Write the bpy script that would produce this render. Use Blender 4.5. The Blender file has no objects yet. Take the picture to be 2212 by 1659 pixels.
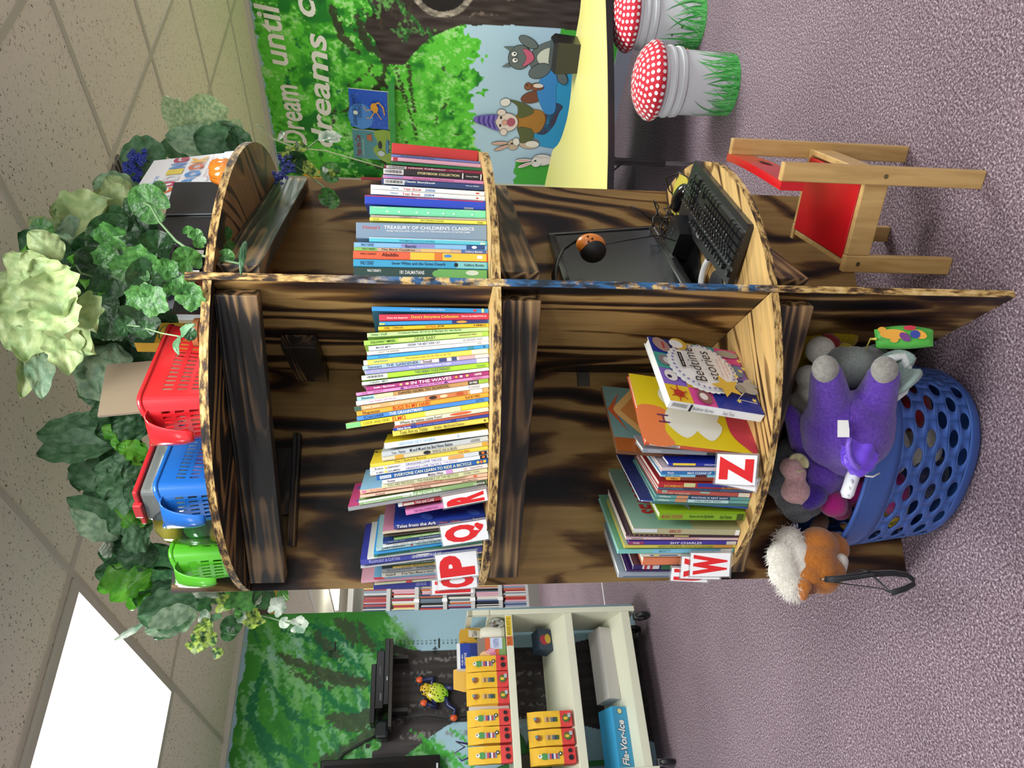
import bpy, bmesh, math, random
import numpy as np
from mathutils import Vector, Matrix, noise as mnoise
SC=bpy.context.scene; COL=SC.collection
# ---------------------------------------------------------------- camera, world, light, exposure
CP=Vector((-0.698,-2.134,1.392))
YAW,PIT,ROL,FPX=math.radians(17.067),math.radians(6.85),math.radians(0.384),1663.1
FW=Vector((math.sin(YAW)*math.cos(PIT),math.cos(YAW)*math.cos(PIT),-math.sin(PIT)))
_rt=Vector((math.cos(YAW),-math.sin(YAW),0)); _up=_rt.cross(FW)
RT=_rt*math.cos(ROL)+_up*math.sin(ROL); UP=-_rt*math.sin(ROL)+_up*math.cos(ROL)
cam=bpy.data.cameras.new('camera'); cam.sensor_fit='HORIZONTAL'; cam.sensor_width=36; cam.lens=36*FPX/2212
cam.clip_start=.02
camo=bpy.data.objects.new('camera',cam); COL.objects.link(camo)
# the photograph was taken with the camera turned on its side: picture right is down in the room
M=Matrix((-UP,RT,-FW)).transposed().to_4x4(); M.translation=CP
camo.matrix_world=M; SC.camera=camo
SC.view_settings.view_transform='Standard'; SC.view_settings.look='None'
SC.view_settings.exposure=0.2; SC.view_settings.gamma=1; SC.view_settings.use_curve_mapping=False
W=bpy.data.worlds.new('world'); SC.world=W; W.use_nodes=True
W.node_tree.nodes['Background'].inputs[0].default_value=(.93,.97,1,1)
W.node_tree.nodes['Background'].inputs[1].default_value=.62
# room axes: e2 to the right wall, e1 away from the camera
_a=math.radians(-19.4)
E1=Vector((math.sin(_a),math.cos(_a),0)); E2=Vector((math.cos(_a),-math.sin(_a),0)); EZ=Vector((0,0,1))
HC=2.47
def RM(u,v,z=0): return E2*u+E1*v+EZ*z
ROT_ROOM=math.atan2(E2.y,E2.x)
# ceiling light panels (2 by 4 ft); one is in the picture, the others are unseen and added to light the room
PANELS=[(-.655,1.265,0),(-.655,-1.17,1),(-.655,-3.6,1),(2.25,-.82,1),(1.95,-4.3,1),(-3.1,1.27,1),(-3.1,-1.2,1),(.3,5.2,1),(2.6,5.2,1),(.3,7.6,1),(2.6,7.6,1)]  # unseen panel nearest the right wall is put there to brighten the mural
PANEL_W=[30,26,14,58,26,18,10,20,16,16,16]
for i,(u,v,k) in enumerate(PANELS):
    l=bpy.data.lights.new('panel_light','AREA'); l.shape='RECTANGLE'; l.size=.56; l.size_y=1.12
    l.energy=PANEL_W[i]*(1.0 if v<4 else 1.6); l.color=(.96,1,.985)
    o=bpy.data.objects.new('panel_light',l); COL.objects.link(o)
    o.location=RM(u,v,HC-.055); o.rotation_euler=(0,0,ROT_ROOM)
# ---------------------------------------------------------------- helpers
def ray(x,y): return FW+RT*((1659-y-829.5)/FPX)-UP*((x-1106)/FPX)
def onz(x,y,z):
    d=ray(x,y); return CP+d*((z-CP.z)/d.z)
def onpl(x,y,P,n):
    d=ray(x,y); return CP+d*((Vector(P)-CP).dot(n)/d.dot(n))
def at(x,y,dist): return CP+ray(x,y)*dist           # dist = depth from the camera
def lin(c):
    c=c/255; return c/12.92 if c<=.04045 else ((c+.055)/1.055)**2.4
def col(h):
    if isinstance(h,str):
        h=h.lstrip('#'); h=tuple(int(h[i:i+2],16) for i in (0,2,4))
    return (lin(h[0]),lin(h[1]),lin(h[2]),1)
_mc={}
def mat(h,rough=.5,metal=0,bump=0,bscale=200,vary=0,trans=0,sheen=0,coat=0,emit=0,spec=.5):
    key=(str(h),rough,metal,bump,bscale,vary,trans,sheen,coat,emit,spec)
    if key in _mc: return _mc[key]
    m=bpy.data.materials.new('paint'); m.use_nodes=True; nt=m.node_tree; b=nt.nodes['Principled BSDF']
    c=col(h); b.inputs['Base Color'].default_value=c; b.inputs['Roughness'].default_value=rough
    b.inputs['Metallic'].default_value=metal; b.inputs['Specular IOR Level'].default_value=spec
    if trans: b.inputs['Transmission Weight'].default_value=trans
    if sheen: b.inputs['Sheen Weight'].default_value=sheen; b.inputs['Sheen Roughness'].default_value=.4
    if coat: b.inputs['Coat Weight'].default_value=coat; b.inputs['Coat Roughness'].default_value=.15
    if emit: b.inputs['Emission Color'].default_value=c; b.inputs['Emission Strength'].default_value=emit
    if bump or vary:
        tc=nt.nodes.new('ShaderNodeTexCoord'); n=nt.nodes.new('ShaderNodeTexNoise'); n.inputs['Scale'].default_value=bscale; n.inputs['Detail'].default_value=4
        nt.links.new(tc.outputs['Object'],n.inputs['Vector'])
        if bump:
            bp=nt.nodes.new('ShaderNodeBump'); bp.inputs['Strength'].default_value=bump; bp.inputs['Distance'].default_value=.004
            nt.links.new(n.outputs[0],bp.inputs['Height']); nt.links.new(bp.outputs[0],b.inputs['Normal'])
        if vary:
            mx=nt.nodes.new('ShaderNodeMix'); mx.data_type='RGBA'
            mx.inputs[6].default_value=tuple(x*(1-vary) for x in c[:3])+(1,); mx.inputs[7].default_value=tuple(min(1,x*(1+vary)) for x in c[:3])+(1,)
            nt.links.new(n.outputs[0],mx.inputs[0]); nt.links.new(mx.outputs[2],b.inputs['Base Color'])
    _mc[key]=m; return m
def nodes(name):
    m=bpy.data.materials.new(name); m.use_nodes=True; nt=m.node_tree
    return m,nt,nt.nodes['Principled BSDF']
def nd(nt,t,**k):
    n=nt.nodes.new(t)
    for a,b in k.items():
        if a.startswith('i_'):
            kk=a[2:].replace('_',' ')
            n.inputs[int(kk) if kk.isdigit() else kk].default_value=b
        else: setattr(n,a,b)
    return n
def ramp(nt,stops,interp='LINEAR'):
    r=nt.nodes.new('ShaderNodeValToRGB'); cr=r.color_ramp; cr.interpolation=interp
    while len(cr.elements)<len(stops): cr.elements.new(.5)
    for e,(p,c) in zip(cr.elements,stops): e.position=p; e.color=col(c) if not isinstance(c,float) else (c,c,c,1)
    return r
def tag(o,label=None,cat=None,group=None,kind=None):
    if label: o['label']=label
    if cat: o['category']=cat
    if group: o['group']=group
    if kind: o['kind']=kind
    return o
def thing(name,label,cat,loc=(0,0,0),rz=0,group=None):
    o=bpy.data.objects.new(name,None); COL.objects.link(o); o.empty_display_size=.05
    o.location=loc; o.rotation_euler=(0,0,rz); return tag(o,label,cat,group)
def link(name,me,parent=None,mats=None,smooth=False,label=None):
    o=bpy.data.objects.new(name,me); COL.objects.link(o)
    if mats is not None:
        for m in (mats if isinstance(mats,list) else [mats]): me.materials.append(m)
    if smooth: me.polygons.foreach_set('use_smooth',[True]*len(me.polygons))
    if parent: o.parent=parent
    if label: o['label']=label
    return o
class MB:
    """collects shapes into ONE mesh"""
    def __init__(s): s.v=[]; s.f=[]; s.m=[]
    def add(s,vs,fs,mi=0,X=None):
        b=len(s.v)
        s.v+= [tuple(X@Vector(p)) for p in vs] if X is not None else [tuple(p) for p in vs]
        s.f+= [tuple(i+b for i in f) for f in fs]; s.m+=[mi]*len(fs); return s
    def box(s,x0,x1,y0,y1,z0,z1,mi=0,X=None,bev=0):
        if bev:
            bm=bmesh.new(); bmesh.ops.create_cube(bm,size=1)
            for v in bm.verts: v.co=Vector((x0+(v.co.x+.5)*(x1-x0),y0+(v.co.y+.5)*(y1-y0),z0+(v.co.z+.5)*(z1-z0)))
            bmesh.ops.bevel(bm,geom=list(bm.edges),offset=bev,segments=2,affect='EDGES',profile=.5)
            bm.verts.index_update(); s.add([v.co[:] for v in bm.verts],[[v.index for v in f.verts] for f in bm.faces],mi,X); bm.free(); return s
        vs=[(x,y,z) for x in (x0,x1) for y in (y0,y1) for z in (z0,z1)]
        return s.add(vs,[(0,1,3,2),(4,6,7,5),(0,4,5,1),(2,3,7,6),(0,2,6,4),(1,5,7,3)],mi,X)
    def prism(s,poly,z0,z1,mi=0,X=None):
        n=len(poly); vs=[(p[0],p[1],z0) for p in poly]+[(p[0],p[1],z1) for p in poly]
        return s.add(vs,[tuple(range(n-1,-1,-1)),tuple(range(n,2*n))]+[(i,(i+1)%n,n+(i+1)%n,n+i) for i in range(n)],mi,X)
    def tube(s,pts,r,n=8,mi=0,X=None,flat=1.0,caps=True):
        pts=[Vector(p) for p in pts]; N=len(pts); rs=r if isinstance(r,(list,tuple)) else [r]*N
        ref=None; vs=[]
        for i,p in enumerate(pts):
            t=(pts[min(i+1,N-1)]-pts[max(i-1,0)]).normalized()
            if ref is None: ref=Vector((0,0,1)) if abs(t.z)<.9 else Vector((1,0,0))
            a=(ref-t*ref.dot(t)).normalized(); b=t.cross(a); ref=a
            for k in range(n):
                w=2*math.pi*k/n; vs.append(p+a*rs[i]*math.cos(w)*flat+b*rs[i]*math.sin(w))
        fs=[(i*n+k,i*n+(k+1)%n,(i+1)*n+(k+1)%n,(i+1)*n+k) for i in range(N-1) for k in range(n)]
        if caps: fs+=[tuple(range(n-1,-1,-1)),tuple(range((N-1)*n,N*n))]
        return s.add(vs,fs,mi,X)
    def lathe(s,prof,n=32,mi=0,X=None,a0=0,a1=2*math.pi):
        full=abs(a1-a0-2*math.pi)<1e-6; m=n if full else n+1; vs=[]
        for r,z in prof:
            for k in range(m):
                w=a0+(a1-a0)*k/n; vs.append((r*math.cos(w),r*math.sin(w),z))
        fs=[(i*m+k,i*m+(k+1)%m,(i+1)*m+(k+1)%m,(i+1)*m+k) for i in range(len(prof)-1) for k in range(m if full else m-1)]
        return s.add(vs,fs,mi,X)
    def ball(s,c,r,mi=0,X=None,n=16,rot=None):
        r=(r,r,r) if not isinstance(r,(tuple,list)) else r; vs=[];h=n//2+1
        for i in range(h+1):
            a=math.pi*i/h
            for k in range(n):
                w=2*math.pi*k/n; p=Vector((r[0]*math.sin(a)*math.cos(w),r[1]*math.sin(a)*math.sin(w),r[2]*math.cos(a)))
                if rot is not None: p=rot@p
                vs.append(p+Vector(c))
        return s.add(vs,[(i*n+k,(i+1)*n+k,(i+1)*n+(k+1)%n,i*n+(k+1)%n) for i in range(h) for k in range(n)],mi,X)
    def build(s,name,mats,parent=None,smooth=False,label=None,auto=False):
        me=bpy.data.meshes.new(name); me.from_pydata(s.v,[],s.f)
        me.polygons.foreach_set('material_index',s.m)
        bm=bmesh.new(); bm.from_mesh(me); bmesh.ops.recalc_face_normals(bm,faces=bm.faces); bm.to_mesh(me); bm.free()
        o=link(name,me,parent,mats,smooth or auto,label)
        if auto:
            me.shade_flat() if False else None
            bm=bmesh.new(); bm.from_mesh(me)
            for e in bm.edges:
                if len(e.link_faces)==2 and e.calc_face_angle(0)>.6: e.smooth=False
            bm.to_mesh(me); bm.free()
        return o
_tm={}
def textmesh(t,bold=0,shear=0):
    k=(t,bold,shear)
    if k in _tm: return _tm[k]
    c=bpy.data.curves.new('t','FONT'); c.body=t; c.offset=bold; c.shear=shear; c.resolution_u=3
    o=bpy.data.objects.new('t',c); COL.objects.link(o); dg=bpy.context.evaluated_depsgraph_get()
    me=bpy.data.meshes.new_from_object(o.evaluated_get(dg))
    vs=[v.co[:2] for v in me.vertices]; fs=[tuple(p.vertices) for p in me.polygons]
    bpy.data.objects.remove(o); bpy.data.meshes.remove(me); bpy.data.curves.remove(c)
    if not vs: _tm[k]=([],[],1,1); return _tm[k]
    a=np.array(vs); mn=a.min(0); sz=a.max(0)-mn
    _tm[k]=([(p[0]-mn[0],p[1]-mn[1]) for p in vs],fs,float(sz[0]),float(sz[1])); return _tm[k]
class Art:
    """flat coloured shapes printed on a surface: origin O, axes X,Y, outward normal N"""
    def __init__(s,O,X,Y,N=None,eps=.0003,rough=.5):
        s.O=Vector(O);s.X=Vector(X).normalized();s.Y=Vector(Y).normalized();s.N=Vector(N).normalized() if N is not None else s.X.cross(s.Y)
        s.eps=eps;s.k=1;s.v=[];s.f=[];s.m=[];s.mats=[];s.mi={};s.rough=rough
    def _mi(s,c):
        if c not in s.mi: s.mi[c]=len(s.mats); s.mats.append(mat(c,s.rough))
        return s.mi[c]
    def raw(s,ps,fs,c):
        b=len(s.v); s.v+=[s.O+s.X*p[0]+s.Y*p[1]+s.N*(s.eps*s.k) for p in ps]; s.f+=[tuple(i+b for i in f) for f in fs]; s.m+=[s._mi(c)]*len(fs); s.k+=1; return s
    def poly(s,ps,c,line=0,lc='#1a1a1a'):
        if line: s.stroke(ps+[ps[0]],line,lc)
        return s.raw(ps,[tuple(range(len(ps)))],c)
    def rect(s,x0,y0,x1,y1,c): return s.poly([(x0,y0),(x1,y0),(x1,y1),(x0,y1)],c)
    def ell(s,x,y,rx,ry,c,rot=0,line=0,n=24,lc='#1a1a1a'):
        cr,sr=math.cos(rot),math.sin(rot)
        f=lambda a,b:[(x+a*math.cos(t)*cr-b*math.sin(t)*sr,y+a*math.cos(t)*sr+b*math.sin(t)*cr) for t in [2*math.pi*i/n for i in range(n)]]
        if line: s.raw(f(rx+line,ry+line),[tuple(range(n))],lc)
        return s.raw(f(rx,ry),[tuple(range(n))],c)
    def blob(s,ps,c,line=0,lc='#1a1a1a',sub=5):
        n=len(ps);q=[]
        for i in range(n):
            p0,p1,p2,p3=[ps[(i+j-1)%n] for j in range(4)]
            for k in range(sub):
                t=k/sub; q.append(tuple(.5*((2*p1[a])+(-p0[a]+p2[a])*t+(2*p0[a]-5*p1[a]+4*p2[a]-p3[a])*t*t+(-p0[a]+3*p1[a]-3*p2[a]+p3[a])*t**3) for a in (0,1)))
        return s.poly(q,c,line,lc)
    def stroke(s,ps,w,c):
        vs=[];n=len(ps)
        for i in range(n):
            a=ps[max(i-1,0)];b=ps[min(i+1,n-1)]
            if n>3 and ps[0]==ps[-1] and i in (0,n-1): a=ps[-2];b=ps[1]
            dx,dy=b[0]-a[0],b[1]-a[1];l=math.hypot(dx,dy) or 1
            ww=w[i] if isinstance(w,(list,tuple)) else w
            vs+=[(ps[i][0]-dy/l*ww/2,ps[i][1]+dx/l*ww/2),(ps[i][0]+dy/l*ww/2,ps[i][1]-dx/l*ww/2)]
        return s.raw(vs,[(2*i,2*i+1,2*i+3,2*i+2) for i in range(n-1)],c)
    def text(s,t,x,y,w,h,c,rot=0,bold=0,keep=False,shear=0):
        """fits the words into the w by h box whose corner is (x,y)"""
        vs,fs,tw,th=textmesh(t,bold,shear)
        if not vs: return s
        sx,sy=w/tw,h/th
        if keep: sx=sy=min(sx,sy)
        cr,sr=math.cos(rot),math.sin(rot)
        return s.raw([(x+p[0]*sx*cr-p[1]*sy*sr,y+p[0]*sx*sr+p[1]*sy*cr) for p in vs],fs,c)
    def star(s,x,y,r,c,n=5,k=.45,rot=0): return s.poly([(x+(r if i%2==0 else r*k)*math.sin(math.pi*i/n+rot),y+(r if i%2==0 else r*k)*math.cos(math.pi*i/n+rot)) for i in range(2*n)],c)
    def build(s,name,parent=None,label=None):
        if not s.f: return None
        me=bpy.data.meshes.new(name); me.from_pydata([tuple(p) for p in s.v],[],s.f); me.polygons.foreach_set('material_index',s.m)
        o=link(name,me,None,s.mats,label=label)
        if parent: o.parent=parent
        return o
def wparent(o,parent):
    """parent a mesh built in world coordinates"""
    bpy.context.view_layer.update(); o.parent=parent; o.matrix_parent_inverse=parent.matrix_world.inverted(); return o
def remesh(o,vox,smooth_it=6):
    m=o.modifiers.new('r','REMESH'); m.mode='VOXEL'; m.voxel_size=vox; m.use_smooth_shade=True
    if smooth_it:
        s=o.modifiers.new('s','SMOOTH'); s.iterations=smooth_it; s.factor=.6
    return o
def canvas(name,nx,ny,dx,dy,img,O,X,Y,m,parent=None,kind=None):
    """a painted surface: a fine grid whose vertices carry the paint colours"""
    O=np.array(O);X=np.array(X);Y=np.array(Y)
    gx,gy=np.meshgrid(np.arange(nx),np.arange(ny))
    V=O+gx[...,None]*dx*X+gy[...,None]*dy*Y
    me=bpy.data.meshes.new(name); i=(gy[:-1,:-1]*nx+gx[:-1,:-1]).ravel()
    F=np.stack([i,i+1,i+nx+1,i+nx],1)
    me.vertices.add(nx*ny); me.vertices.foreach_set('co',V.reshape(-1)); me.loops.add(F.size); me.loops.foreach_set('vertex_index',F.reshape(-1).astype(np.int32))
    me.polygons.add(len(F)); me.polygons.foreach_set('loop_start',(np.arange(len(F))*4).astype(np.int32)); me.update(calc_edges=True)
    ca=me.color_attributes.new('paint','FLOAT_COLOR','POINT'); c=img/255.; c=np.where(c<=.04045,c/12.92,((c+.055)/1.055)**2.4)
    c=np.concatenate([c,np.ones(c.shape[:2]+(1,))],2); ca.data.foreach_set('color',c.reshape(-1).astype(np.float32))
    o=link(name,me,parent,m)
    if kind: o['kind']=kind
    return o
R=random.Random(7); NR=np.random.RandomState(5)
def vnoise(ny,nx,cell,seed,ay=1.0):
    """smooth value noise 0..1"""
    r=np.random.RandomState(seed); cy=max(2,int(ny/(cell*ay))+3); cx=max(2,int(nx/cell)+3); g=r.rand(cy,cx)
    y=np.arange(ny)/(cell*ay); x=np.arange(nx)/cell; yi=y.astype(int); xi=x.astype(int); fy=(y-yi)[:,None]; fx=(x-xi)[None]
    fy=fy*fy*(3-2*fy); fx=fx*fx*(3-2*fx)
    a=g[yi][:,xi]; b=g[yi][:,xi+1]; c=g[yi+1][:,xi]; d=g[yi+1][:,xi+1]
    return a*(1-fy)*(1-fx)+b*(1-fy)*fx+c*fy*(1-fx)+d*fy*fx
# ================================================================ materials of the setting and the bookcase
def burnt_ply(name,axis='Z',light='#b08c58',seed=0.0,bias=.0,rings=13.0,sc=1.0,zebra=.9):
    """plywood with the grain picked out by a blow torch"""
    m,nt,b=nodes(name); L=nt.links
    tc=nd(nt,'ShaderNodeTexCoord')
    def mapped(k,off,q=1.0):
        mp=nd(nt,'ShaderNodeMapping'); mp.inputs['Scale'].default_value={'Z':(q,q,k*q),'X':(k*q,q,q),'Y':(q,k*q,q)}[axis]; mp.inputs['Location'].default_value=(seed+off,seed*1.7+off,seed*.6-off)
        L.new(tc.outputs['Object'],mp.inputs[0]); return mp.outputs[0]
    def noise(vec,scale,detail=2.0,rough=.5,dist=0.0):
        n=nd(nt,'ShaderNodeTexNoise',i_Scale=scale,i_Detail=detail,i_Roughness=rough,i_Distortion=dist); L.new(vec,n.inputs[0]); return n.outputs[0]
    def math_(op,a,b_=None,c=None,clamp=False):
        n=nd(nt,'ShaderNodeMath',operation=op,use_clamp=clamp)
        for i,x in enumerate((a,b_,c)):
            if x is None: continue
            if isinstance(x,(int,float)): n.inputs[i].default_value=x
            else: L.new(x,n.inputs[i])
        return n.outputs[0]
    body=noise(mapped(.24,0),2.6*sc,2.2,.45,.25); fine=noise(mapped(.12,3),18,3,.6)
    t=math_('MULTIPLY_ADD',body,rings,math_('MULTIPLY',fine,.55)); ring=math_('PINGPONG',t,.5)     # 0..0.5
    line=math_('SUBTRACT',1.0,math_('MULTIPLY',ring,2.0))
    char=noise(mapped(.30,7),5.2*sc,3.5,.55,.5); big=noise(mapped(.45,11),2.2,1.5)
    k=math_('MULTIPLY_ADD',char,2.6,math_('MULTIPLY_ADD',big,1.3,-1.95+bias))       # about -1 .. 1
    d=math_('MULTIPLY_ADD',line,zebra,math_('ADD',k,-.42)); d=math_('MULTIPLY',d,1.55,clamp=True)
    cr=ramp(nt,[(0,light),(.10,'#a07c49'),(.32,'#6b4a27'),(.62,'#38241a'),(1,'#130d0b')]); L.new(d,cr.inputs[0])
    fib=noise(mapped(.05,5),62,3); r5=ramp(nt,[(.3,.70),(.7,1.0)]); L.new(fib,r5.inputs[0])
    mx=nd(nt,'ShaderNodeMix',data_type='RGBA',blend_type='MULTIPLY',i_0=1.0); L.new(cr.outputs[0],mx.inputs[6]); L.new(r5.outputs[0],mx.inputs[7])
    L.new(mx.outputs[2],b.inputs['Base Color']); b.inputs['Roughness'].default_value=.46; b.inputs['Specular IOR Level'].default_value=.35
    bp=nd(nt,'ShaderNodeBump',i_Strength=.18,i_Distance=.002); L.new(fib,bp.inputs['Height']); L.new(bp.outputs[0],b.inputs['Normal'])
    return m
def burnt_beam(name,dark='#2c1f13',light='#a98a5c',k=.5,s=95):
    """charred two-by-four: tight straight growth lines along local X"""
    m,nt,b=nodes(name); L=nt.links
    tc=nd(nt,'ShaderNodeTexCoord'); mp=nd(nt,'ShaderNodeMapping'); mp.inputs['Scale'].default_value=(.05,1,1); L.new(tc.outputs['Object'],mp.inputs[0])
    n0=nd(nt,'ShaderNodeTexNoise',i_Scale=9,i_Detail=2,i_Distortion=.5); L.new(mp.outputs[0],n0.inputs[0])
    mu=nd(nt,'ShaderNodeMath',operation='MULTIPLY',i_1=26.0); L.new(n0.outputs[0],mu.inputs[0])
    pp=nd(nt,'ShaderNodeMath',operation='PINGPONG',i_1=1.0); L.new(mu.outputs[0],pp.inputs[0])
    n1=nd(nt,'ShaderNodeTexNoise',i_Scale=5,i_Detail=2); L.new(tc.outputs['Object'],n1.inputs[0])
    r1=ramp(nt,[(.38,0.0),(.64,1.0)]); L.new(n1.outputs[0],r1.inputs[0])
    mm=nd(nt,'ShaderNodeMath',operation='MULTIPLY_ADD',i_1=k); L.new(r1.outputs[0],mm.inputs[0])
    pm=nd(nt,'ShaderNodeMath',operation='MULTIPLY',i_1=.55); L.new(pp.outputs[0],pm.inputs[0]); L.new(pm.outputs[0],mm.inputs[2])
    cr=ramp(nt,[(.08,light),(.3,'#7c6040'),(.62,dark),(.95,'#120d0a')]); L.new(mm.outputs[0],cr.inputs[0])
    L.new(cr.outputs[0],b.inputs['Base Color']); b.inputs['Roughness'].default_value=.5
    bp=nd(nt,'ShaderNodeBump',i_Strength=.35,i_Distance=.003,invert=True); L.new(pp.outputs[0],bp.inputs['Height']); L.new(bp.outputs[0],b.inputs['Normal'])
    return m
def ply_edge(name,tint=None,dark=0.0):
    m,nt,b=nodes(name); L=nt.links
    tc=nd(nt,'ShaderNodeTexCoord'); n=nd(nt,'ShaderNodeTexNoise',i_Scale=70,i_Detail=4,i_Roughness=.65); mp=nd(nt,'ShaderNodeMapping'); mp.inputs['Scale'].default_value=(.45,.45,1.6) if not tint else (1.4,1.4,.35); L.new(tc.outputs['Object'],mp.inputs[0]); L.new(mp.outputs[0],n.inputs[0])
    n4=nd(nt,'ShaderNodeTexNoise',i_Scale=9,i_Detail=3); L.new(tc.outputs['Object'],n4.inputs[0])
    ad=nd(nt,'ShaderNodeMath',operation='MULTIPLY_ADD',i_1=.55); L.new(n4.outputs[0],ad.inputs[0]); L.new(n.outputs[0],ad.inputs[2])
    o_=.275; cr=ramp(nt,[(.58,'#dcc088'),(.70,'#cba968'),(.78,'#a5824a'),(.85,'#5a3f22'),(.95,'#1a120c')]) 
    L.new(ad.outputs[0],cr.inputs[0])
    out=cr.outputs[0]
    if tint:
        n2=nd(nt,'ShaderNodeTexNoise',i_Scale=22,i_Detail=4,i_Roughness=.7); L.new(tc.outputs['Object'],n2.inputs[0]); r=ramp(nt,[(.42,0.0),(.52,1.0)]); L.new(n2.outputs[0],r.inputs[0])
        sx=nd(nt,'ShaderNodeSeparateXYZ'); L.new(tc.outputs['Object'],sx.inputs[0]); w=ramp(nt,[(.29,0.0),(.32,1.0),(.72,1.0),(.82,0.0)]); dv=nd(nt,'ShaderNodeMath',operation='MULTIPLY',i_1=.5); L.new(sx.outputs[2],dv.inputs[0]); L.new(dv.outputs[0],w.inputs[0])
        mu=nd(nt,'ShaderNodeMath',operation='MULTIPLY'); L.new(r.outputs[0],mu.inputs[0]); L.new(w.outputs[0],mu.inputs[1])
        r9=ramp(nt,[(.42,tint),(.6,'#1a2733')]); L.new(n.outputs[0],r9.inputs[0])
        mx=nd(nt,'ShaderNodeMix',data_type='RGBA'); L.new(r9.outputs[0],mx.inputs[7]); L.new(mu.outputs[0],mx.inputs[0]); L.new(out,mx.inputs[6]); out=mx.outputs[2]
    L.new(out,b.inputs['Base Color']); b.inputs['Roughness'].default_value=.7
    bp=nd(nt,'ShaderNodeBump',i_Strength=.5,i_Distance=.003); L.new(n.outputs[0],bp.inputs['Height']); L.new(bp.outputs[0],b.inputs['Normal'])
    return m
M_plyA=burnt_ply('burnt_plywood_back','Z',light='#a98752',seed=1.3,bias=.10)
M_plyB=burnt_ply('burnt_plywood_divider','Z',light='#b9945c',seed=4.2,bias=.16)
M_shelf=burnt_ply('burnt_plywood_shelf','X',light='#dcb574',seed=7.9,bias=-.28,rings=16)
M_shelfT=burnt_ply('burnt_plywood_top_shelf','X',light='#8f6c40',seed=2.9,bias=.28,rings=15,sc=1.2,zebra=1.6)
M_shelfS=burnt_ply('burnt_plywood_striped_shelf','Y',light='#8f6a42',seed=5.1,bias=.06,rings=20,zebra=1.0)
M_beam=burnt_beam('charred_beam'); M_beamD=burnt_beam('charred_beam_dark','#1d1510','#8c6f48',.75)
M_edge=ply_edge('plywood_edge'); M_edgeB=ply_edge('plywood_edge_blue','#2c5f8e')
# carpet
M_carpet,nt,b=nodes('carpet'); L=nt.links
tc=nd(nt,'ShaderNodeTexCoord')
n1=nd(nt,'ShaderNodeTexNoise',i_Scale=150,i_Detail=3,i_Roughness=.75); n2=nd(nt,'ShaderNodeTexNoise',i_Scale=2.2,i_Detail=2); n3=nd(nt,'ShaderNodeTexNoise',i_Scale=330,i_Detail=2)
for n in (n1,n2,n3): L.new(tc.outputs['Object'],n.inputs[0])
cr=ramp(nt,[(.34,'#45383f'),(.45,'#6a5862'),(.53,'#8a7780'),(.61,'#b09fa8'),(.68,'#dccfd4')]); L.new(n1.outputs[0],cr.inputs[0])
r2=ramp(nt,[(.35,.88),(.65,1.0)]); L.new(n2.outputs[0],r2.inputs[0])
mx=nd(nt,'ShaderNodeMix',data_type='RGBA',blend_type='MULTIPLY',i_0=1.0); L.new(cr.outputs[0],mx.inputs[6]); L.new(r2.outputs[0],mx.inputs[7]); L.new(mx.outputs[2],b.inputs['Base Color'])
b.inputs['Roughness'].default_value=.95; b.inputs['Specular IOR Level'].default_value=.1
bp=nd(nt,'ShaderNodeBump',i_Strength=.7,i_Distance=.004); L.new(n1.outputs[0],bp.inputs['Height']); L.new(bp.outputs[0],b.inputs['Normal'])
# ceiling tile with pits and fissures
M_tile,nt,b=nodes('ceiling_tile'); L=nt.links
tc=nd(nt,'ShaderNodeTexCoord'); mp=nd(nt,'ShaderNodeMapping'); mp.inputs['Scale'].default_value=(1,.55,1); L.new(tc.outputs['Object'],mp.inputs[0])
v=nd(nt,'ShaderNodeTexNoise',i_Scale=150,i_Detail=2,i_Roughness=.55); L.new(mp.outputs[0],v.inputs[0])
n=nd(nt,'ShaderNodeTexNoise',i_Scale=8,i_Detail=2); L.new(tc.outputs['Object'],n.inputs[0])
r=ramp(nt,[(.29,'#6b665c'),(.33,'#9f998c'),(.36,'#ece7d6'),(1,'#f2eddd')]); L.new(v.outputs[0],r.inputs[0])
L.new(r.outputs[0],b.inputs['Base Color']); b.inputs['Roughness'].default_value=.95
bp=nd(nt,'ShaderNodeBump',i_Strength=.3,i_Distance=.003); L.new(v.outputs[0],bp.inputs['Height']); L.new(bp.outputs[0],b.inputs['Normal'])
M_grid=mat('#c9c4b6',.5)
# painted wall
M_paint,nt,b=nodes('mural_paint'); L=nt.links
at_=nd(nt,'ShaderNodeAttribute',attribute_name='paint'); L.new(at_.outputs[0],b.inputs['Base Color']); b.inputs['Roughness'].default_value=.6; b.inputs['Specular IOR Level'].default_value=.25
tc=nd(nt,'ShaderNodeTexCoord'); n=nd(nt,'ShaderNodeTexNoise',i_Scale=120,i_Detail=3); L.new(tc.outputs['Object'],n.inputs[0])
bp=nd(nt,'ShaderNodeBump',i_Strength=.12,i_Distance=.003); L.new(n.outputs[0],bp.inputs['Height']); L.new(bp.outputs[0],b.inputs['Normal'])
# ================================================================ room
def room_mb(boxes,name,m,kind='structure',parent=None,X=None):
    mb=MB()
    for bx in boxes: mb.box(*bx)
    o=mb.build(name,m,parent); o.rotation_euler=(0,0,ROT_ROOM)
    if kind and not parent: o['kind']=kind
    return o
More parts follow.
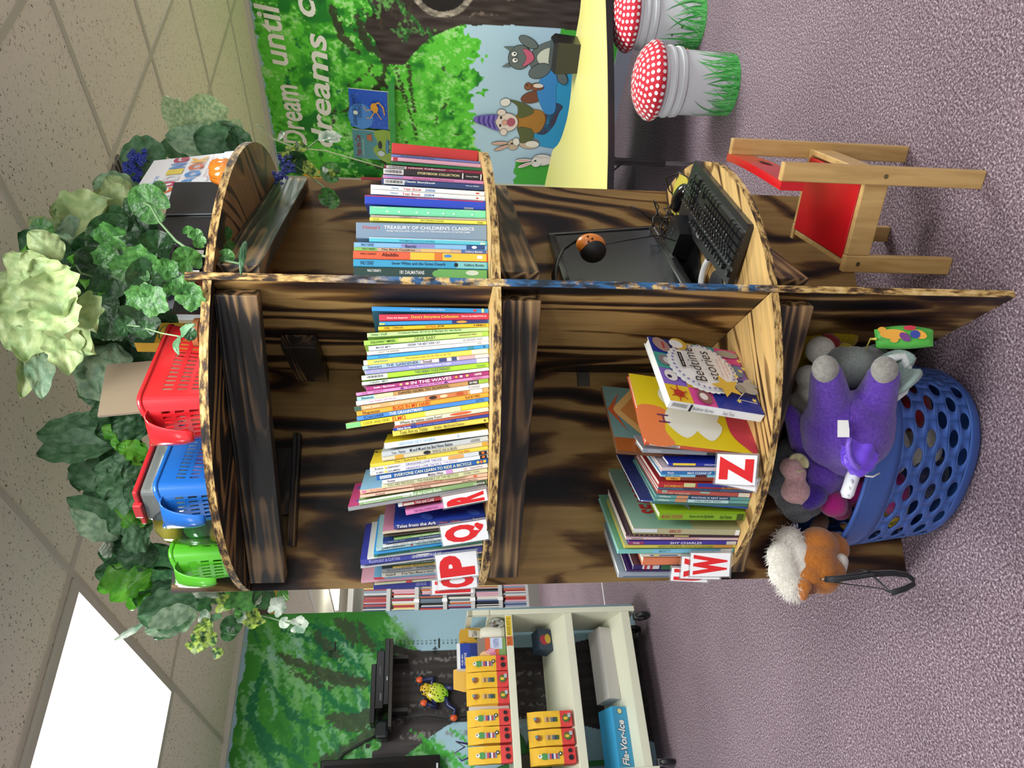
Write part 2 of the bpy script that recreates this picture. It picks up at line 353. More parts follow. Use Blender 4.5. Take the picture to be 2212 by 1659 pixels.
# local room coordinates: x=u, y=v
room_mb([(-5,7,-5,13,-.05,0)],'floor',M_carpet)
room_mb([(-5,7,-5,13,HC,HC+.05)],'ceiling',M_tile)
g=[]
GU=[-3.46,-2.84,-2.22,-1.6,-.98,-.33,.31,.955,1.61,2.29,2.98]
GV=[-4.26,-3.04,-1.82,-.6,.62,1.84]
for u in GU: g.append((u-.012,u+.012,-5,3.03,HC-.004,HC+.002))
for v_ in GV: g.append((-5,3.4,v_-.012,v_+.012,HC-.0045,HC+.0015))
g+= [(.9,3.4,.03,.054,HC-.0045,HC+.0015)]
room_mb(g,'trim_1',M_grid)
room_mb([(-5,3.4,3.005,3.03,HC-.03,HC),(3.375,3.4,-5,3.03,HC-.03,HC)],'trim_2',mat('#cfcdc4',.5))
# right wall (mural) and left wall (mural)
def paintfoliage(img,mask,seed,cell=1.0,angle=None,cols=((62,158,44),(98,204,62),(38,126,44),(140,224,104),(180,226,164))):
    ny,nx=mask.shape
    a=vnoise(ny,nx,34*cell,seed); b=vnoise(ny,nx,9*cell,seed+1); c=vnoise(ny,nx,3.2*cell,seed+2); d=vnoise(ny,nx,1.6*cell,seed+3)
    t=.45*a+.3*b+.25*c
    base=np.array(cols[0],float)*np.ones((ny,nx,3))
    base=np.where((t>.46)[...,None],np.array(cols[1]),base)
    t2=np.clip((t-.40)/.12,0,1)[...,None]; base=np.array(cols[0])*(1-t2)+np.array(cols[1])*t2
    dk=np.clip((.36-(.5*a+.5*b))/.08,0,1)[...,None]; base=base*(1-dk)+np.array(cols[2])*dk
    hi=np.clip((.4*b+.3*c+.3*d-.60)/.05,0,1)[...,None]; base=base*(1-hi)+np.array(cols[3])*hi
    h2=np.clip((.35*b+.25*c+.4*d-.70)/.04,0,1)[...,None]*.8; base=base*(1-h2)+np.array(cols[4])*h2
    img[mask]=base[mask]
def brush(img,pts,w,c,op=.9,seed=0,dry=.0):
    """paints a tapering stroke through pts (pixels)"""
    ny,nx=img.shape[:2]; pts=np.array(pts,float)
    seg=np.linspace(0,len(pts)-1,len(pts)*8); P=np.stack([np.interp(seg,np.arange(len(pts)),pts[:,k]) for k in (0,1)],1)
    x0,y0=np.maximum(P.min(0)-w*1.5-2,0).astype(int); x1,y1=np.minimum(P.max(0)+w*1.5+3,[nx,ny]).astype(int)
    if x1<=x0 or y1<=y0: return
    gy,gx=np.mgrid[y0:y1,x0:x1]; best=np.full(gx.shape,-9.)
    for i,(px,py) in enumerate(P):
        t=i/len(P); r=w*.5*(math.sin(math.pi*min(1,.12+t*.86))**.6)
        best=np.maximum(best,r-np.hypot(gx-px,gy-py))
    nz=vnoise(y1-y0,x1-x0,2.2,seed+11)-.5
    a=np.clip(best*.9+.3+nz*(1.2+dry*6),0,1)[...,None]*op
    img[y0:y1,x0:x1]=img[y0:y1,x0:x1]*(1-a)+np.array(c)*a
# right wall: x runs along -v from v=2.06 ; z up
dR=.0062; nxR=int(2.9/dR)+1; nyR=int(HC/dR)+1
V0=2.06
img=np.zeros((nyR,nxR,3)); img[:]=(178,208,228)
gx=np.arange(nxR)*dR; gz=np.arange(nyR)*dR
SX,SZ=np.meshgrid(gx,gz); VV=V0-SX
img+=((vnoise(nyR,nxR,60,3)-.5)*14)[...,None]
edge=1.02+.07*(vnoise(nyR,nxR,14,9)-.5)*2+.05*(vnoise(nyR,nxR,4,10)-.5)*2+np.where(VV>1.75,(VV-1.75)*.1,0)
edge=np.where(VV<.9,edge+.10,edge)
fol=(SZ>edge)&(SZ<HC-.035+.03*(vnoise(nyR,nxR,5,21)-.6))
paintfoliage(img,fol,40,1.0)
gr=(SZ<.60+.05*(vnoise(nyR,nxR,6,5)-.5)+np.where(VV>1.8,.08,0)); gr&=((VV>1.85)|((VV<1.4)&(SZ<.5)))
img[gr]=(72,172,62)
def pxR(v,z): return ((V0-v)/dR,z/dR)
rr=random.Random(3)
for k in range(150):
    v_=rr.uniform(.0,2.05); z_=rr.uniform(1.1,2.4); a=rr.uniform(0,6.28)+0; l=rr.uniform(.03,.10)
    c=rr.choice([(28,96,40),(20,104,70),(84,170,66),(120,190,96),(60,150,50),(52,60,40),(150,205,140)])
    x,y=pxR(v_,z_); brush(img,[(x,y),(x+math.cos(a)*l/dR*.5,y+math.sin(a)*l/dR*.5),(x+math.cos(a+.4)*l/dR,y+math.sin(a+.4)*l/dR)],rr.uniform(1.5,5),c,.75,k,.5)
for pts,w in [([(1.0,1.60),(1.25,1.66),(1.42,1.78),(1.5,1.95)],7),([(1.0,1.6),(1.3,1.52),(1.55,1.45),(1.7,1.42)],4),([(.9,1.55),(1.1,1.48),(1.32,1.46),(1.5,1.44)],5),([(.75,1.95),(.95,1.9),(1.05,1.8)],9),([(.8,1.8),(.98,1.74),(1.1,1.62)],10),([(1.45,1.98),(1.58,2.0),(1.7,2.05)],2.5),([(1.75,1.8),(1.85,1.7),(2.0,1.62)],5),([(1.62,1.3),(1.5,1.28),(1.35,1.2)],2),([(1.2,1.72),(1.28,1.62),(1.3,1.5)],6),([(1.1,1.7),(1.22,1.78),(1.3,1.9)],3),([(1.9,1.9),(1.95,1.7),(2.0,1.55)],4)]:
    brush(img,[pxR(*p) for p in pts],w,(58,54,42),.85,int(w*7),.5)
# tree trunk at the picture edge with the dark hollow
tr=(VV<.80+.05*np.clip((SZ-1.0)/.3,0,1.8)*1.0+.02*(vnoise(nyR,nxR,12,77)-.5)+.22*np.clip((SZ-1.15)/.35,0,1)**2)&(SZ<1.75+.25*(vnoise(nyR,nxR,16,78)-.5))&(VV>-.9)
img[tr]=(62,52,50)
nz=vnoise(nyR,nxR,3,81,6); img[tr]+=((nz-.5)*36)[tr][...,None]
for k in range(26):
    v_=rr.uniform(-.1,.78); z_=rr.uniform(.3,1.15); x,y=pxR(v_,z_); brush(img,[(x,y),(x+rr.uniform(-3,3),y+16),(x+rr.uniform(-4,4),y+34)],1.4,(140,124,112),.7,k,.6)
for k in range(60):
    v_=rr.uniform(.55,.95); z_=rr.uniform(1.3,1.72); x,y=pxR(v_,z_); a=rr.uniform(-.5,1.2)
    brush(img,[(x,y),(x+math.cos(a)*8,y+math.sin(a)*8),(x+math.cos(a)*14,y+math.sin(a)*16)],rr.uniform(1.5,4),rr.choice([(90,150,80),(40,110,44),(70,62,52),(110,180,90)]),.8,k,.6)
hd=np.hypot((VV-.56)/.20,(SZ-1.27)/.19)
ring=(hd<1.08)&(hd>.86); img[ring]=(np.array([150,140,128])*(.6+.7*vnoise(nyR,nxR,2.2,90,2))[...,None])[ring]
img[hd<.88]=(34,30,30)
wall_r=canvas('wall_right',nxR,nyR,dR,dR,np.clip(img,0,255),RM(3.40,V0,0),-E1,EZ,M_paint,kind='structure')
room_mb([(3.40,3.40+.02,V0,V0+.14,0,HC)],'trim_3',mat('#c9ccb8',.5))
# plain wall continuing behind the bookcase up to the opening, and the wall behind the plane of the mural
room_mb([(3.405,3.5,-5,V0,0,HC),(3.42,3.5,V0+.14,13,0,HC)],'wall_front',mat('#cfd2bd',.6))
room_mb([(3.385,3.402,-.9,V0,0,.10)],'baseboard_right',mat('#9296a8',.5))
# lettering on the right wall
A=Art(RM(3.396,V0,0),-E1,EZ,-E2,.0005,.6)
for t,v1,z1,v2,h in [('Dream',1.78,2.205,1.30,.165),('until',1.16,2.255,.75,.15),('dreams',1.79,2.02,.93,.15),('c',.82,2.045,.70,.10)]:
    A.text(t,V0-v1,z1,v1-v2,h,'#f2efe6',rot=math.radians(2 if t!='dreams' else -1.5),bold=.02,shear=.18)
A.build('lettering',wall_r)
# ---- figures painted on the right wall (plain storybook animals and a gnome)
def fig(name): return Art(RM(3.397,V0,0),-E1,EZ,-E2,.0004,.6)
X_=lambda v:V0-v
A=fig('g')
# open blue book the figures sit on
A.blob([(X_(1.72),.38),(X_(1.66),.62),(X_(1.5),.50),(X_(1.3),.56),(X_(1.15),.58),(X_(1.0),.46),(X_(.98),.3),(X_(1.7),.28)],'#2f9fd0',.004)
A.blob([(X_(1.42),.52),(X_(1.25),.60),(X_(1.12),.56),(X_(1.05),.44),(X_(1.2),.47),(X_(1.4),.45)],'#3c8fd0',.004)
A.build('painted_book',wall_r)
A=fig('rabbits')
for dx,dz,c in ((0,0,'#c8b49c'),(.14,-.19,'#eae6dc')):
    x=X_(1.70)-dx; 
    A.ell(x+.02,.60+dz*.6,.05,.08,c,0,.003); A.ell(x,.72+dz,.045,.04,c,0,.003)
    A.ell(x-.03,.80+dz,.015,.06,c,.45,.003); A.ell(x+.01,.82+dz,.015,.06,c,.1,.003); A.ell(x-.03,.80+dz,.007,.045,'#e0a9a6',.45); A.ell(x+.01,.82+dz,.007,.045,'#e0a9a6',.1)
    A.ell(x+.015,.58+dz*.6,.028,.05,'#efe8da'); A.ell(x+.012,.73+dz,.007,.01,'#201c1c'); A.ell(x+.035,.70+dz,.012,.010,'#efe8da')
A.build('painted_rabbits',wall_r)
A=fig('gnome'); g=X_(1.50)
A.blob([(g-.10,.50),(g-.02,.44),(g+.08,.42),(g+.14,.40),(g+.16,.47),(g+.06,.52),(g+.02,.58),(g-.08,.58)],'#6e3438',.004)
A.blob([(g-.09,.56),(g-.05,.70),(g+.03,.73),(g+.10,.66),(g+.09,.54),(g,.51)],'#b07a2c',.004)
A.blob([(g+.03,.70),(g+.12,.72),(g+.17,.78),(g+.14,.66),(g+.08,.60)],'#5b6236',.004)
A.blob([(g-.05,.70),(g-.12,.68),(g-.18,.66),(g-.14,.58),(g-.06,.60)],'#5b6236',.004)
A.ell(g+.15,.81,.03,.035,'#eae6de',.3,.003); A.ell(g-.17,.70,.032,.024,'#eae6de',.2,.003)
A.ell(g-.01,.79,.075,.085,'#e8d6cc',0,.004); A.ell(g+.07,.83,.025,.03,'#e8d6cc',0,.003); A.ell(g-.09,.80,.028,.025,'#e8d6cc',0,.003)
A.ell(g-.005,.755,.035,.03,'#b05868'); A.ell(g-.01,.80,.02,.018,'#e0a593',0,.002); A.ell(g-.035,.83,.012,.008,'#2a2222'); A.ell(g+.03,.83,.012,.008,'#2a2222')
A.blob([(g-.08,.84),(g-.03,.97),(g-.01,1.02),(g+.03,1.0),(g+.05,.86),(g-.01,.87)],'#7a6ac0',.004)
for k in range(4): A.stroke([(g-.065+.012*k,.865+k*.035),(g-.01,.885+k*.034),(g+.048-.006*k,.88+k*.035)],.013,'#43308c')
A.build('painted_gnome',wall_r)
A=fig('squirrel'); q=X_(1.25)
A.ell(q-.05,.62,.045,.085,'#7c4a30',.3,.003); A.ell(q+.03,.60,.03,.05,'#8c5636',0,.003); A.ell(q+.03,.665,.028,.024,'#8c5636',0,.003); A.ell(q+.04,.595,.016,.035,'#eadfce'); A.ell(q+.04,.672,.005,.006,'#1a1414')
A.build('painted_squirrel',wall_r)
A=fig('wolf'); w=X_(1.03)
A.blob([(w-.10,.44),(w-.08,.62),(w,.68),(w+.10,.64),(w+.16,.5),(w+.12,.38),(w-.04,.38)],'#66706e',.004)
A.blob([(w-.04,.42),(w-.03,.58),(w+.03,.63),(w+.09,.58),(w+.11,.46),(w+.04,.40)],'#d9dcc8',.003)
A.ell(w+.02,.745,.085,.075,'#66706e',0,.004); A.ell(w-.07,.60,.05,.075,'#66706e',.5,.004); A.ell(w+.13,.70,.03,.07,'#66706e',-.5,.004)
A.poly([(w-.05,.80),(w-.055,.86),(w-.02,.815)],'#66706e',.004); A.poly([(w+.06,.81),(w+.09,.86),(w+.095,.79)],'#66706e',.004)
A.blob([(w-.04,.72),(w+.02,.70),(w+.08,.73),(w+.07,.68),(w+.02,.65),(w-.02,.68)],'#d0607c',.003); A.ell(w,.775,.016,.018,'#f4f4ee',0,.002); A.ell(w+.045,.785,.016,.018,'#f4f4ee',0,.002); A.ell(w+.004,.772,.006,.007,'#111111'); A.ell(w+.048,.782,.006,.007,'#111111')
A.ell(w-.11,.44,.05,.03,'#66706e',.6,.004)
A.build('painted_wolf',wall_r)
A=fig('owl'); w=X_(.50)
A.ell(w,1.21,.12,.10,'#c98a3c',0,.003); A.ell(w-.05,1.19,.04,.07,'#efe9dc'); 
A.build('painted_bird',wall_r)
# left wall: x runs from u=.40 to -2 (leftwards) ; partition 12 cm thick
dL=.0062; U0=.40; nxL=int(1.75/dL)+1; nyL=nyR
img=np.zeros((nyL,nxL,3)); img[:]=(160,194,210)
gx=np.arange(nxL)*dL; SX,SZ=np.meshgrid(gx,np.arange(nyL)*dL); UU=U0-SX
ed=1.60-.20*np.clip((.40-UU)/.25,0,1)+.03*(vnoise(nyL,nxL,8,31)-.5)
ed=np.where(UU<-.32,1.36+ (UU+.32)*.75,ed); ed=np.where(UU<-.62,1.0,ed)
fol=(SZ>ed)&(SZ<HC-.03-.03*vnoise(nyL,nxL,10,33))
cL=((48,128,44),(64,146,50),(36,108,40),(92,170,78),(120,170,130))
paintfoliage(img,fol,60,1.4,cols=cL)
img[fol]=img[fol]*.28+np.array((58,138,48))*.72
def pxL(u,z): return ((U0-u)/dL,z/dL)
rr=random.Random(8)
for k in range(420):
    # strokes sweep down and out from the crown
    t=rr.uniform(0,1); u_=rr.uniform(-1.2,.38); z_=rr.uniform(1.3,2.42); l=rr.uniform(.12,.36)
    du=(-.06-u_); s=-1 if du>0 else 1
    a0=math.radians(rr.uniform(-35,-75)) if u_<0 else math.radians(rr.uniform(-105,-150))
    # image x grows toward -u
    x,y=pxL(u_,z_); c=rr.choice([(150,196,180),(110,182,90),(150,200,160),(24,100,70),(40,120,40),(84,160,60),(130,190,120),(30,104,60)])
    k2=.9*(1 if u_<0 else -1)
    pts=[(x,y)]; a=a0
    for j in range(4):
        a+=k2*.22; pts.append((pts[-1][0]+math.cos(a)*l/dL/4*-1 if u_>0 else pts[-1][0]+math.cos(a)*l/dL/4,pts[-1][1]+math.sin(a)*l/dL/4))
    if z_<1.45 and u_>-.3: continue
    brush(img,pts,rr.uniform(2.5,8),c,.55,k,.8)
for pts,w,c in [([(.30,2.22),(.22,2.0),(.10,1.88),(-.02,1.80)],6,(20,96,60)),([(.33,2.08),(.27,1.9),(.18,1.78)],6,(20,96,62)),([(.22,1.95),(.10,1.78),(.0,1.7),(-.1,1.66)],5,(24,110,66)),([(.1,2.3),(-.2,2.35),(-.36,2.2),(-.46,2.0)],9,(22,104,66)),([(-.05,2.22),(-.2,2.12),(-.28,1.95)],7,(24,100,60)),([(-.02,2.0),(-.16,1.86),(-.2,1.72)],6,(22,108,62)),([(-.3,2.3),(-.5,2.15),(-.6,1.95)],7,(24,104,60))]:
    brush(img,[pxL(*p) for p in pts],w,c,.85,int(w),.5)
for pts,w in [([(.12,1.86),(.2,1.95),(.28,2.02)],10),([(.22,1.78),(.3,1.82),(.36,1.9)],14),([(.16,1.66),(.24,1.72),(.34,1.76)],9),([(-.02,1.72),(.02,1.9),(.10,2.12),(.14,2.22)],10),([(-.05,1.62),(-.02,1.85),(.02,2.0)],9),([(-.2,1.6),(-.26,1.75),(-.22,1.9)],16),([(-.25,1.55),(-.38,1.75),(-.46,1.95)],10),([(-.06,1.9),(.0,2.05),(.06,2.15)],6)]:
    brush(img,[pxL(*p) for p in pts],w,(62,70,52),.8,int(w*3),.7)
# trunk
uc=-.07+.05*np.clip((1.4-SZ),0,1)
hw=.155+.10*np.clip((SZ-1.28)/.3,0,1)**1.5*1.4+.10*np.clip((.5-SZ)/.5,0,1)
left_b=-.28-.22*np.clip((SZ-1.18)/.35,0,1)**1.2-.16*np.clip((.6-SZ)/.6,0,1)
right_b=.145+.05*np.clip((SZ-1.35)/.2,0,1)**2+.10*np.clip((.5-SZ)/.5,0,1)
tr=(UU>left_b)&(UU<right_b)&(SZ<1.60+.12*(vnoise(nyL,nxL,9,55)-.5)*2)
img[tr]=(58,54,54); img[tr]+=((vnoise(nyL,nxL,3,56,9)-.5)*22)[tr][...,None]
for k in range(42):
    u_=rr.uniform(-.34,.12); z_=rr.uniform(.5,1.5); x,y=pxL(u_,z_); q=(u_+.07)*.5
    brush(img,[(x,y),(x-q*20,y+10),(x-q*60*max(0,(z_-1)),y+24)],rr.uniform(1,2.4),rr.choice([(120,114,110),(150,146,142),(96,90,88)]),.6,k,.8)
for k in range(20):
    u_=rr.uniform(-.75,-.40); z_=rr.uniform(1.05,1.35); x,y=pxL(u_,z_); brush(img,[(x,y),(x-8,y+7),(x-15,y+18)],4,(70,168,60),.8,k,.6)
wall_l=canvas('wall_left',nxL,nyL,dL,dL,np.clip(img,0,255),RM(U0,3.03,0),-E2,EZ,M_paint,kind='structure')
room_mb([(-5,U0,3.034,3.16,0,HC),(-5,U0-1.75,3.03,3.034,0,HC)],'wall_back',mat('#9cb7c6',.6))
# height ruler painted on the left wall
A=Art(RM(U0,3.026,0),E2*-1,EZ,-E1,.0004,.6)
for ft,lab in ((6,'6ft'),(5,'5ft'),(4,'4ft')):
    z=ft*.3048*1.035; A.stroke([(U0-.155,z),(U0-.215,z)],.008,'#0a0f0c'); A.text(lab,U0-.165,z+.010,.050,.030,'#0a0f0c')
for i in range(44,72):
    z=i*.0254*1.035; 
    if i%12: A.stroke([(U0-.178,z),(U0-.188,z)],.005,'#22382a'); A.text(str(i%12),U0-.205,z-.005,.009,.011,'#22382a')
A.build('height_ruler',wall_l)
A=Art(RM(U0,3.026,0),E2*-1,EZ,-E1,.0004,.6); fx,fz=.93,.76
for k in range(9):
    a=2*math.pi*k/9; A.ell(fx+.12*math.cos(a),fz+.12*math.sin(a),.085,.032,'#2f7f3c',a,.004)
A.stroke([(fx,fz),(fx+.01,fz-.3),(fx,fz-.7)],.03,'#2f7f3c'); A.ell(fx,fz,.06,.06,'#6d6664',0,.004)
A.build('painted_flower',wall_l)
# header over the opening beside the left wall, pale strip of yellow under it
room_mb([(U0,3.42,3.06,3.20,2.30,HC)],'trim_4',mat('#5b4844',.5,vary=.3,bscale=30))
room_mb([(U0,3.42,3.045,3.06,2.28,2.31)],'trim_5',mat('#c9a028',.5))
# far end of the next room
room_mb([(-5,7,11.6,11.7,0,HC)],'wall_far',mat('#cfc8c0',.7))
room_mb([(.72,.80,3.3,11.6,HC-.006,HC),(1.6,1.66,3.3,11.6,HC-.006,HC)],'trim_6',mat('#e8e4e0',.5))
room_mb([(-5,3.4,3.722,3.748,0,.004)],'trim_7',mat('#d9d2d2',.4))
# ceiling lights
for i,(u,v_,k) in enumerate(PANELS):
    t=thing('ceiling_light','bright white ceiling panel light with ribbed lens, above the green mural wall' if i==0 else 'white ceiling panel light added outside the picture','ceiling light',RM(u,v_,HC),ROT_ROOM,None if i==0 else 'ceiling lights outside the picture')
    mb=MB()
    for bx in ((-.285,.285,-.62,-.575,-.014,-.0005),(-.285,.285,.575,.62,-.014,-.0005),(-.31,-.285,-.62,.62,-.014,-.0005),(.285,.31,-.62,.62,-.014,-.0005)): mb.box(*bx)
    mb.build('frame',mat('#c9c4ba',.4),t)
    mb=MB().box(-.284,.284,-.574,.574,-.006 if i==0 else -.05,-.001)  # lenses of the unseen panels hang deeper so their sides light the ceiling
    mb.build('diffuser',mat('#ffffff',.4,emit=6.0 if i==0 else 5.0),t)
# ceiling vent
t=thing('ceiling_vent','grey slatted air vent set in the ceiling tiles beyond the plants','vent',RM(.905,.14,HC),ROT_ROOM)
mb=MB().box(-.28,.10,-.075,.13,-.008,-.002); mb.build('frame',mat('#7d7a74',.5),t)
mb=MB()
for k in range(13): mb.box(-.27+k*.028,-.262+k*.028,-.07,.125,-.014,-.008)
mb.build('slats',mat('#4a4844',.5),t)
# ================================================================ bookcase: two crossed charred plywood panels, round shelves
RB=.61; Z1,Z2,Z3=1.236,.604,1.821; TS=.018
bc=thing('tree_bookcase','tall charred plywood bookcase of crossed panels with round shelves','bookcase')
MB().box(-RB,RB,-.009,.009,0,2.02).build('back_panel',[M_plyA],bc)
MB().box(-.008,.008,-RB+.002,-.009,0,1.875).build('divider_panel',[M_plyB],bc)
MB().box(-.009,.009,.009,RB,0,1.875).build('divider_panel',[M_plyB],bc)
MB().box(-.0082,.0082,-RB-.001,-RB+.002,.0,1.876).build('divider_edge',[M_edgeB],bc,label='divider edge with blue paint traces')
def quarter(q,z0,z1,m,name='shelf',r=RB):
    a0={'FL':math.pi,'FR':1.5*math.pi,'BR':0,'BL':.5*math.pi}[q]; n=28
    cx=.0095*(1 if q[1]=='R' else -1); cy=.0095*(-1 if q[0]=='F' else 1)
    arc=[(r*math.cos(a0+math.pi/2*i/n),r*math.sin(a0+math.pi/2*i/n)) for i in range(n+1)]
    arc=[(max(p[0],cx) if cx>0 else min(p[0],cx), min(p[1],cy) if cy<0 else max(p[1],cy)) for p in arc]
    mb=MB(); mb.prism([(cx,cy)]+arc,z0,z1,0); o=mb.build(name,[m,M_edge],bc)
    for p in o.data.polygons:
        if abs(p.normal.z)<.5 and p.center.xy.length>r*.8: p.material_index=1
    return o
for q in ('FL','FR','BL','BR'):
    quarter(q,Z1-TS,Z1,M_shelf); quarter(q,Z2-TS,Z2,M_shelf); quarter(q,Z3,Z3+TS,M_shelfS if q=='FR' else M_shelfT)
def beam(P0,P1,zt,h=.089,w=.038,m=M_beam,name='support_beam',cut=True):
    P0,P1=Vector(P0),Vector(P1); d=(P1-P0); L_=d.length; a=math.atan2(d.y,d.x)
    mb=MB().box(-L_/2,L_/2,-w/2,w/2,-h,0,bev=.002)
    o=mb.build(name,m,bc); o.location=(P0+P1)/2+Vector((0,0,zt)); o.rotation_euler=(0,0,a); return o
E_=.012
for zt,m in ((Z3-.001,M_beamD),(Z1-TS-.001,M_beam),(Z2-TS-.001,M_beam)):
    # chord beams, front left and front right, set just inside the panel ends
    beam((-RB+.03,-.022,0),(-.022,-RB+.03,0),zt,m=m); beam((.022,-RB+.03,0),(RB-.03,-.022,0),zt,m=m)
    beam((-.24,-.03,0),(-.42,-.03,0),zt-.0,h=.10,w=.03,m=M_beamD,name='support_block')
beam((-.028,-.30,0),(-.028,-.02,0),Z3-.09,h=.085,w=.036,m=M_beamD,name='support_block')
beam((-.20,-.03,0),(-.50,-.03,0),Z3-.09,h=.02,w=.04,m=M_beamD,name='support_block')
# angle bracket screwed in the corner of the lower left bay
mb=MB().box(-.052,-.010,-.03,-.012,.93,.932).box(-.052,-.010,-.0125,-.010,.895,.932); mb.build('angle_bracket',mat('#6d6a64',.4,metal=.8),bc,label='grey metal angle bracket')
mb=MB()
for zt in (Z1-.045,Z1-.085,Z2-.05):
    mb.ball((-.04,-RB+.04,zt),(.004,.004,.004),n=8); mb.ball((.05,-RB+.05,zt),(.004,.004,.004),n=8)
mb.build('screw',mat('#4c4a46',.4,metal=.8),bc)
# ================================================================ books
def project(P):
    d=Vector(P)-CP; z=d.dot(FW); return (1106-FPX*d.dot(UP)/z, 1659-(829.5+FPX*d.dot(RT)/z))
def on_path(path,z,y):
    """point of a floor-plan polyline that is seen in picture row y"""
    n=len(path)-1
    ys=[project((p[0],p[1],z))[1] for p in path]
    for i in range(n):
        a,b=ys[i],ys[i+1]
        if (a-y)*(b-y)<=0 or (i==0 and abs(y-a)<abs(y-ys[-1]) and (y-a)*(b-a)<0) or (i==n-1):
            if (a-y)*(b-y)>0 and not(i==0 and (y-a)*(b-a)<0) and i<n-1: continue
            t=(y-a)/(b-a); return Vector((path[i][0]+t*(path[i+1][0]-path[i][0]),path[i][1]+t*(path[i+1][1]-path[i][1]),z))
def book_mesh(name,label,loc,rz,lean,t,h,d,cov,group,pages='#e9e4d6',spine=(),face=None,faceL=None,tip=0,soft=False,cat='book',rough=.42,roll=0):
    """local axes: x thickness, y into the shelf (spine at y=0), z up"""
    T=thing(name,label,cat,loc,0,group); T.rotation_mode='QUATERNION'
    T.rotation_quaternion=(Matrix.Rotation(rz,3,'Z')@Matrix.Rotation(tip,3,'X')@Matrix.Rotation(lean,3,'Y')).to_quaternion()
    b=min(.0022,t*.2); ov=0 if soft else .003
    mb=MB().box(-t/2,-t/2+b,0,d,0,h,bev=b*.3).box(t/2-b,t/2,0,d,0,h,bev=b*.3).box(-t/2,t/2,0,b,0,h,bev=b*.45)
    mb.build('cover',mat(cov,rough,coat=.25),T)
    p=MB().box(-t/2+b,t/2-b,b,d-ov-.001,ov,h-ov); p.build('pages',mat(pages,.9,vary=.15,bscale=60),T)
    if spine:
        A=Art((-t/2,-.0003,h),(0,0,-1),(1,0,0),(0,-1,0),.00015,rough)
        for s in spine:
            if s[0]=='t':
                _,tx,x0,x1,c=s[:5]; y0,y1=s[5:7] if len(s)>6 else (.24,.76)
                A.text(tx,x0*h,y0*t,(x1-x0)*h,(y1-y0)*t,c,bold=.01)
            elif s[0]=='r': _,x0,x1,c=s[:4]; y0,y1=s[4:6] if len(s)>5 else (0.04,.96); A.rect(x0*h,y0*t,x1*h,y1*t,c)
            elif s[0]=='bar':
                _,x0,x1=s[:3]; A.rect(x0*h,.1*t,x1*h,.9*t,'#dcdcd8')
                for k in range(16): xx=x0+(x1-x0)*(.06+.055*k); A.rect(xx*h,.3*t,(xx+(x1-x0)*(.018+.014*(k%3)/2))*h,.78*t,'#2a2a2a')
            elif s[0]=='e': _,x,y,rx,ry,c=s; A.ell(x*h,y*t,rx*h,ry*t,c,n=12)
        A.build('spine_print',T)
    # art on the sides: x across from the spine, y up
    if face:
        A=Art((t/2+.0001,0,0),(0,1,0),(0,0,1),(1,0,0),.0002,rough); face(A,d,h); A.build('cover_print',T)
    if faceL:
        A=Art((-t/2-.0001,d,0),(0,-1,0),(0,0,1),(-1,0,0),.0002,rough); faceL(A,d,h); A.build('cover_print',T)
    return T
def shelf_books(rows,crop,path,z,phi,group,depth=.2,dz=0):
    s,ox,oy=crop
    for r in rows:
        xb,a,b,xt,c,d_,cov,spine,label=r[:9]; opt=r[9] if len(r)>9 else {}
        I=lambda x,y:(ox+x/s,oy+y/s)
        y0,y1=I(0,a)[1],I(0,b)[1]; P=on_path(path,z,(y0+y1)/2)
        ph=math.radians(phi(y0)+opt.get('turn',0)); N=Vector((math.cos(ph),math.sin(ph),0)); X=Vector((-N.y,N.x,0))
        if opt.get('back'): P=P-N*opt['back']
        bx=project(P)[0]
        t=abs((onpl(bx,y0,P,N)-onpl(bx,y1,P,N)).dot(X))*.985
        T0=onpl(I(xt,0)[0],I(0,(c+d_)/2)[1],P,N); hz=T0.z-z; sh=(T0-P).dot(X)
        lean=math.atan2(sh,hz); h=math.hypot(hz,sh); h=h-t*.5*abs(math.sin(lean))
        if 't' in opt: t=opt['t']
        base=P+Vector((0,0,t*.5*abs(math.sin(lean))+.0006))
        rz=math.atan2(X.y,X.x)
        book_mesh('picture_book',label,base,rz,lean,max(t,.0035),h,opt.get('d',depth),cov,group,spine=spine,face=opt.get('face'),faceL=opt.get('faceL'),soft=opt.get('soft',t<.008),pages=opt.get('pages','#e9e4d6'))
PATH1L=[(.03,-.505),(-.035,-.512),(-.16,-.495),(-.26,-.465),(-.36,-.424),(-.436,-.371),(-.481,-.309),(-.546,-.20),(-.592,-.10)]
PATH1R=[(-.03,-.52),(.053,-.518),(.177,-.508),(.292,-.48),(.413,-.405),(.487,-.335),(.530,-.290),(.562,-.252)]
PATH2L=[(-.1,-.555),(-.2,-.535),(-.278,-.506),(-.353,-.448),(-.415,-.403),(-.45,-.36),(-.491,-.318),(-.541,-.255),(-.575,-.2),(-.60,-.14)]
Wt='#f4f4f0'; K='#1c1a20'
def yellow_face(A,w,h):
    A.rect(0,0,w,h,'#e6c92c')
    for k in range(9): A.stroke([(.03+.012*k,.05+k*.004),(.034+.012*k,.08+k*.004),(.04+.012*k,.055+k*.004)],.003,'#3d7a42')
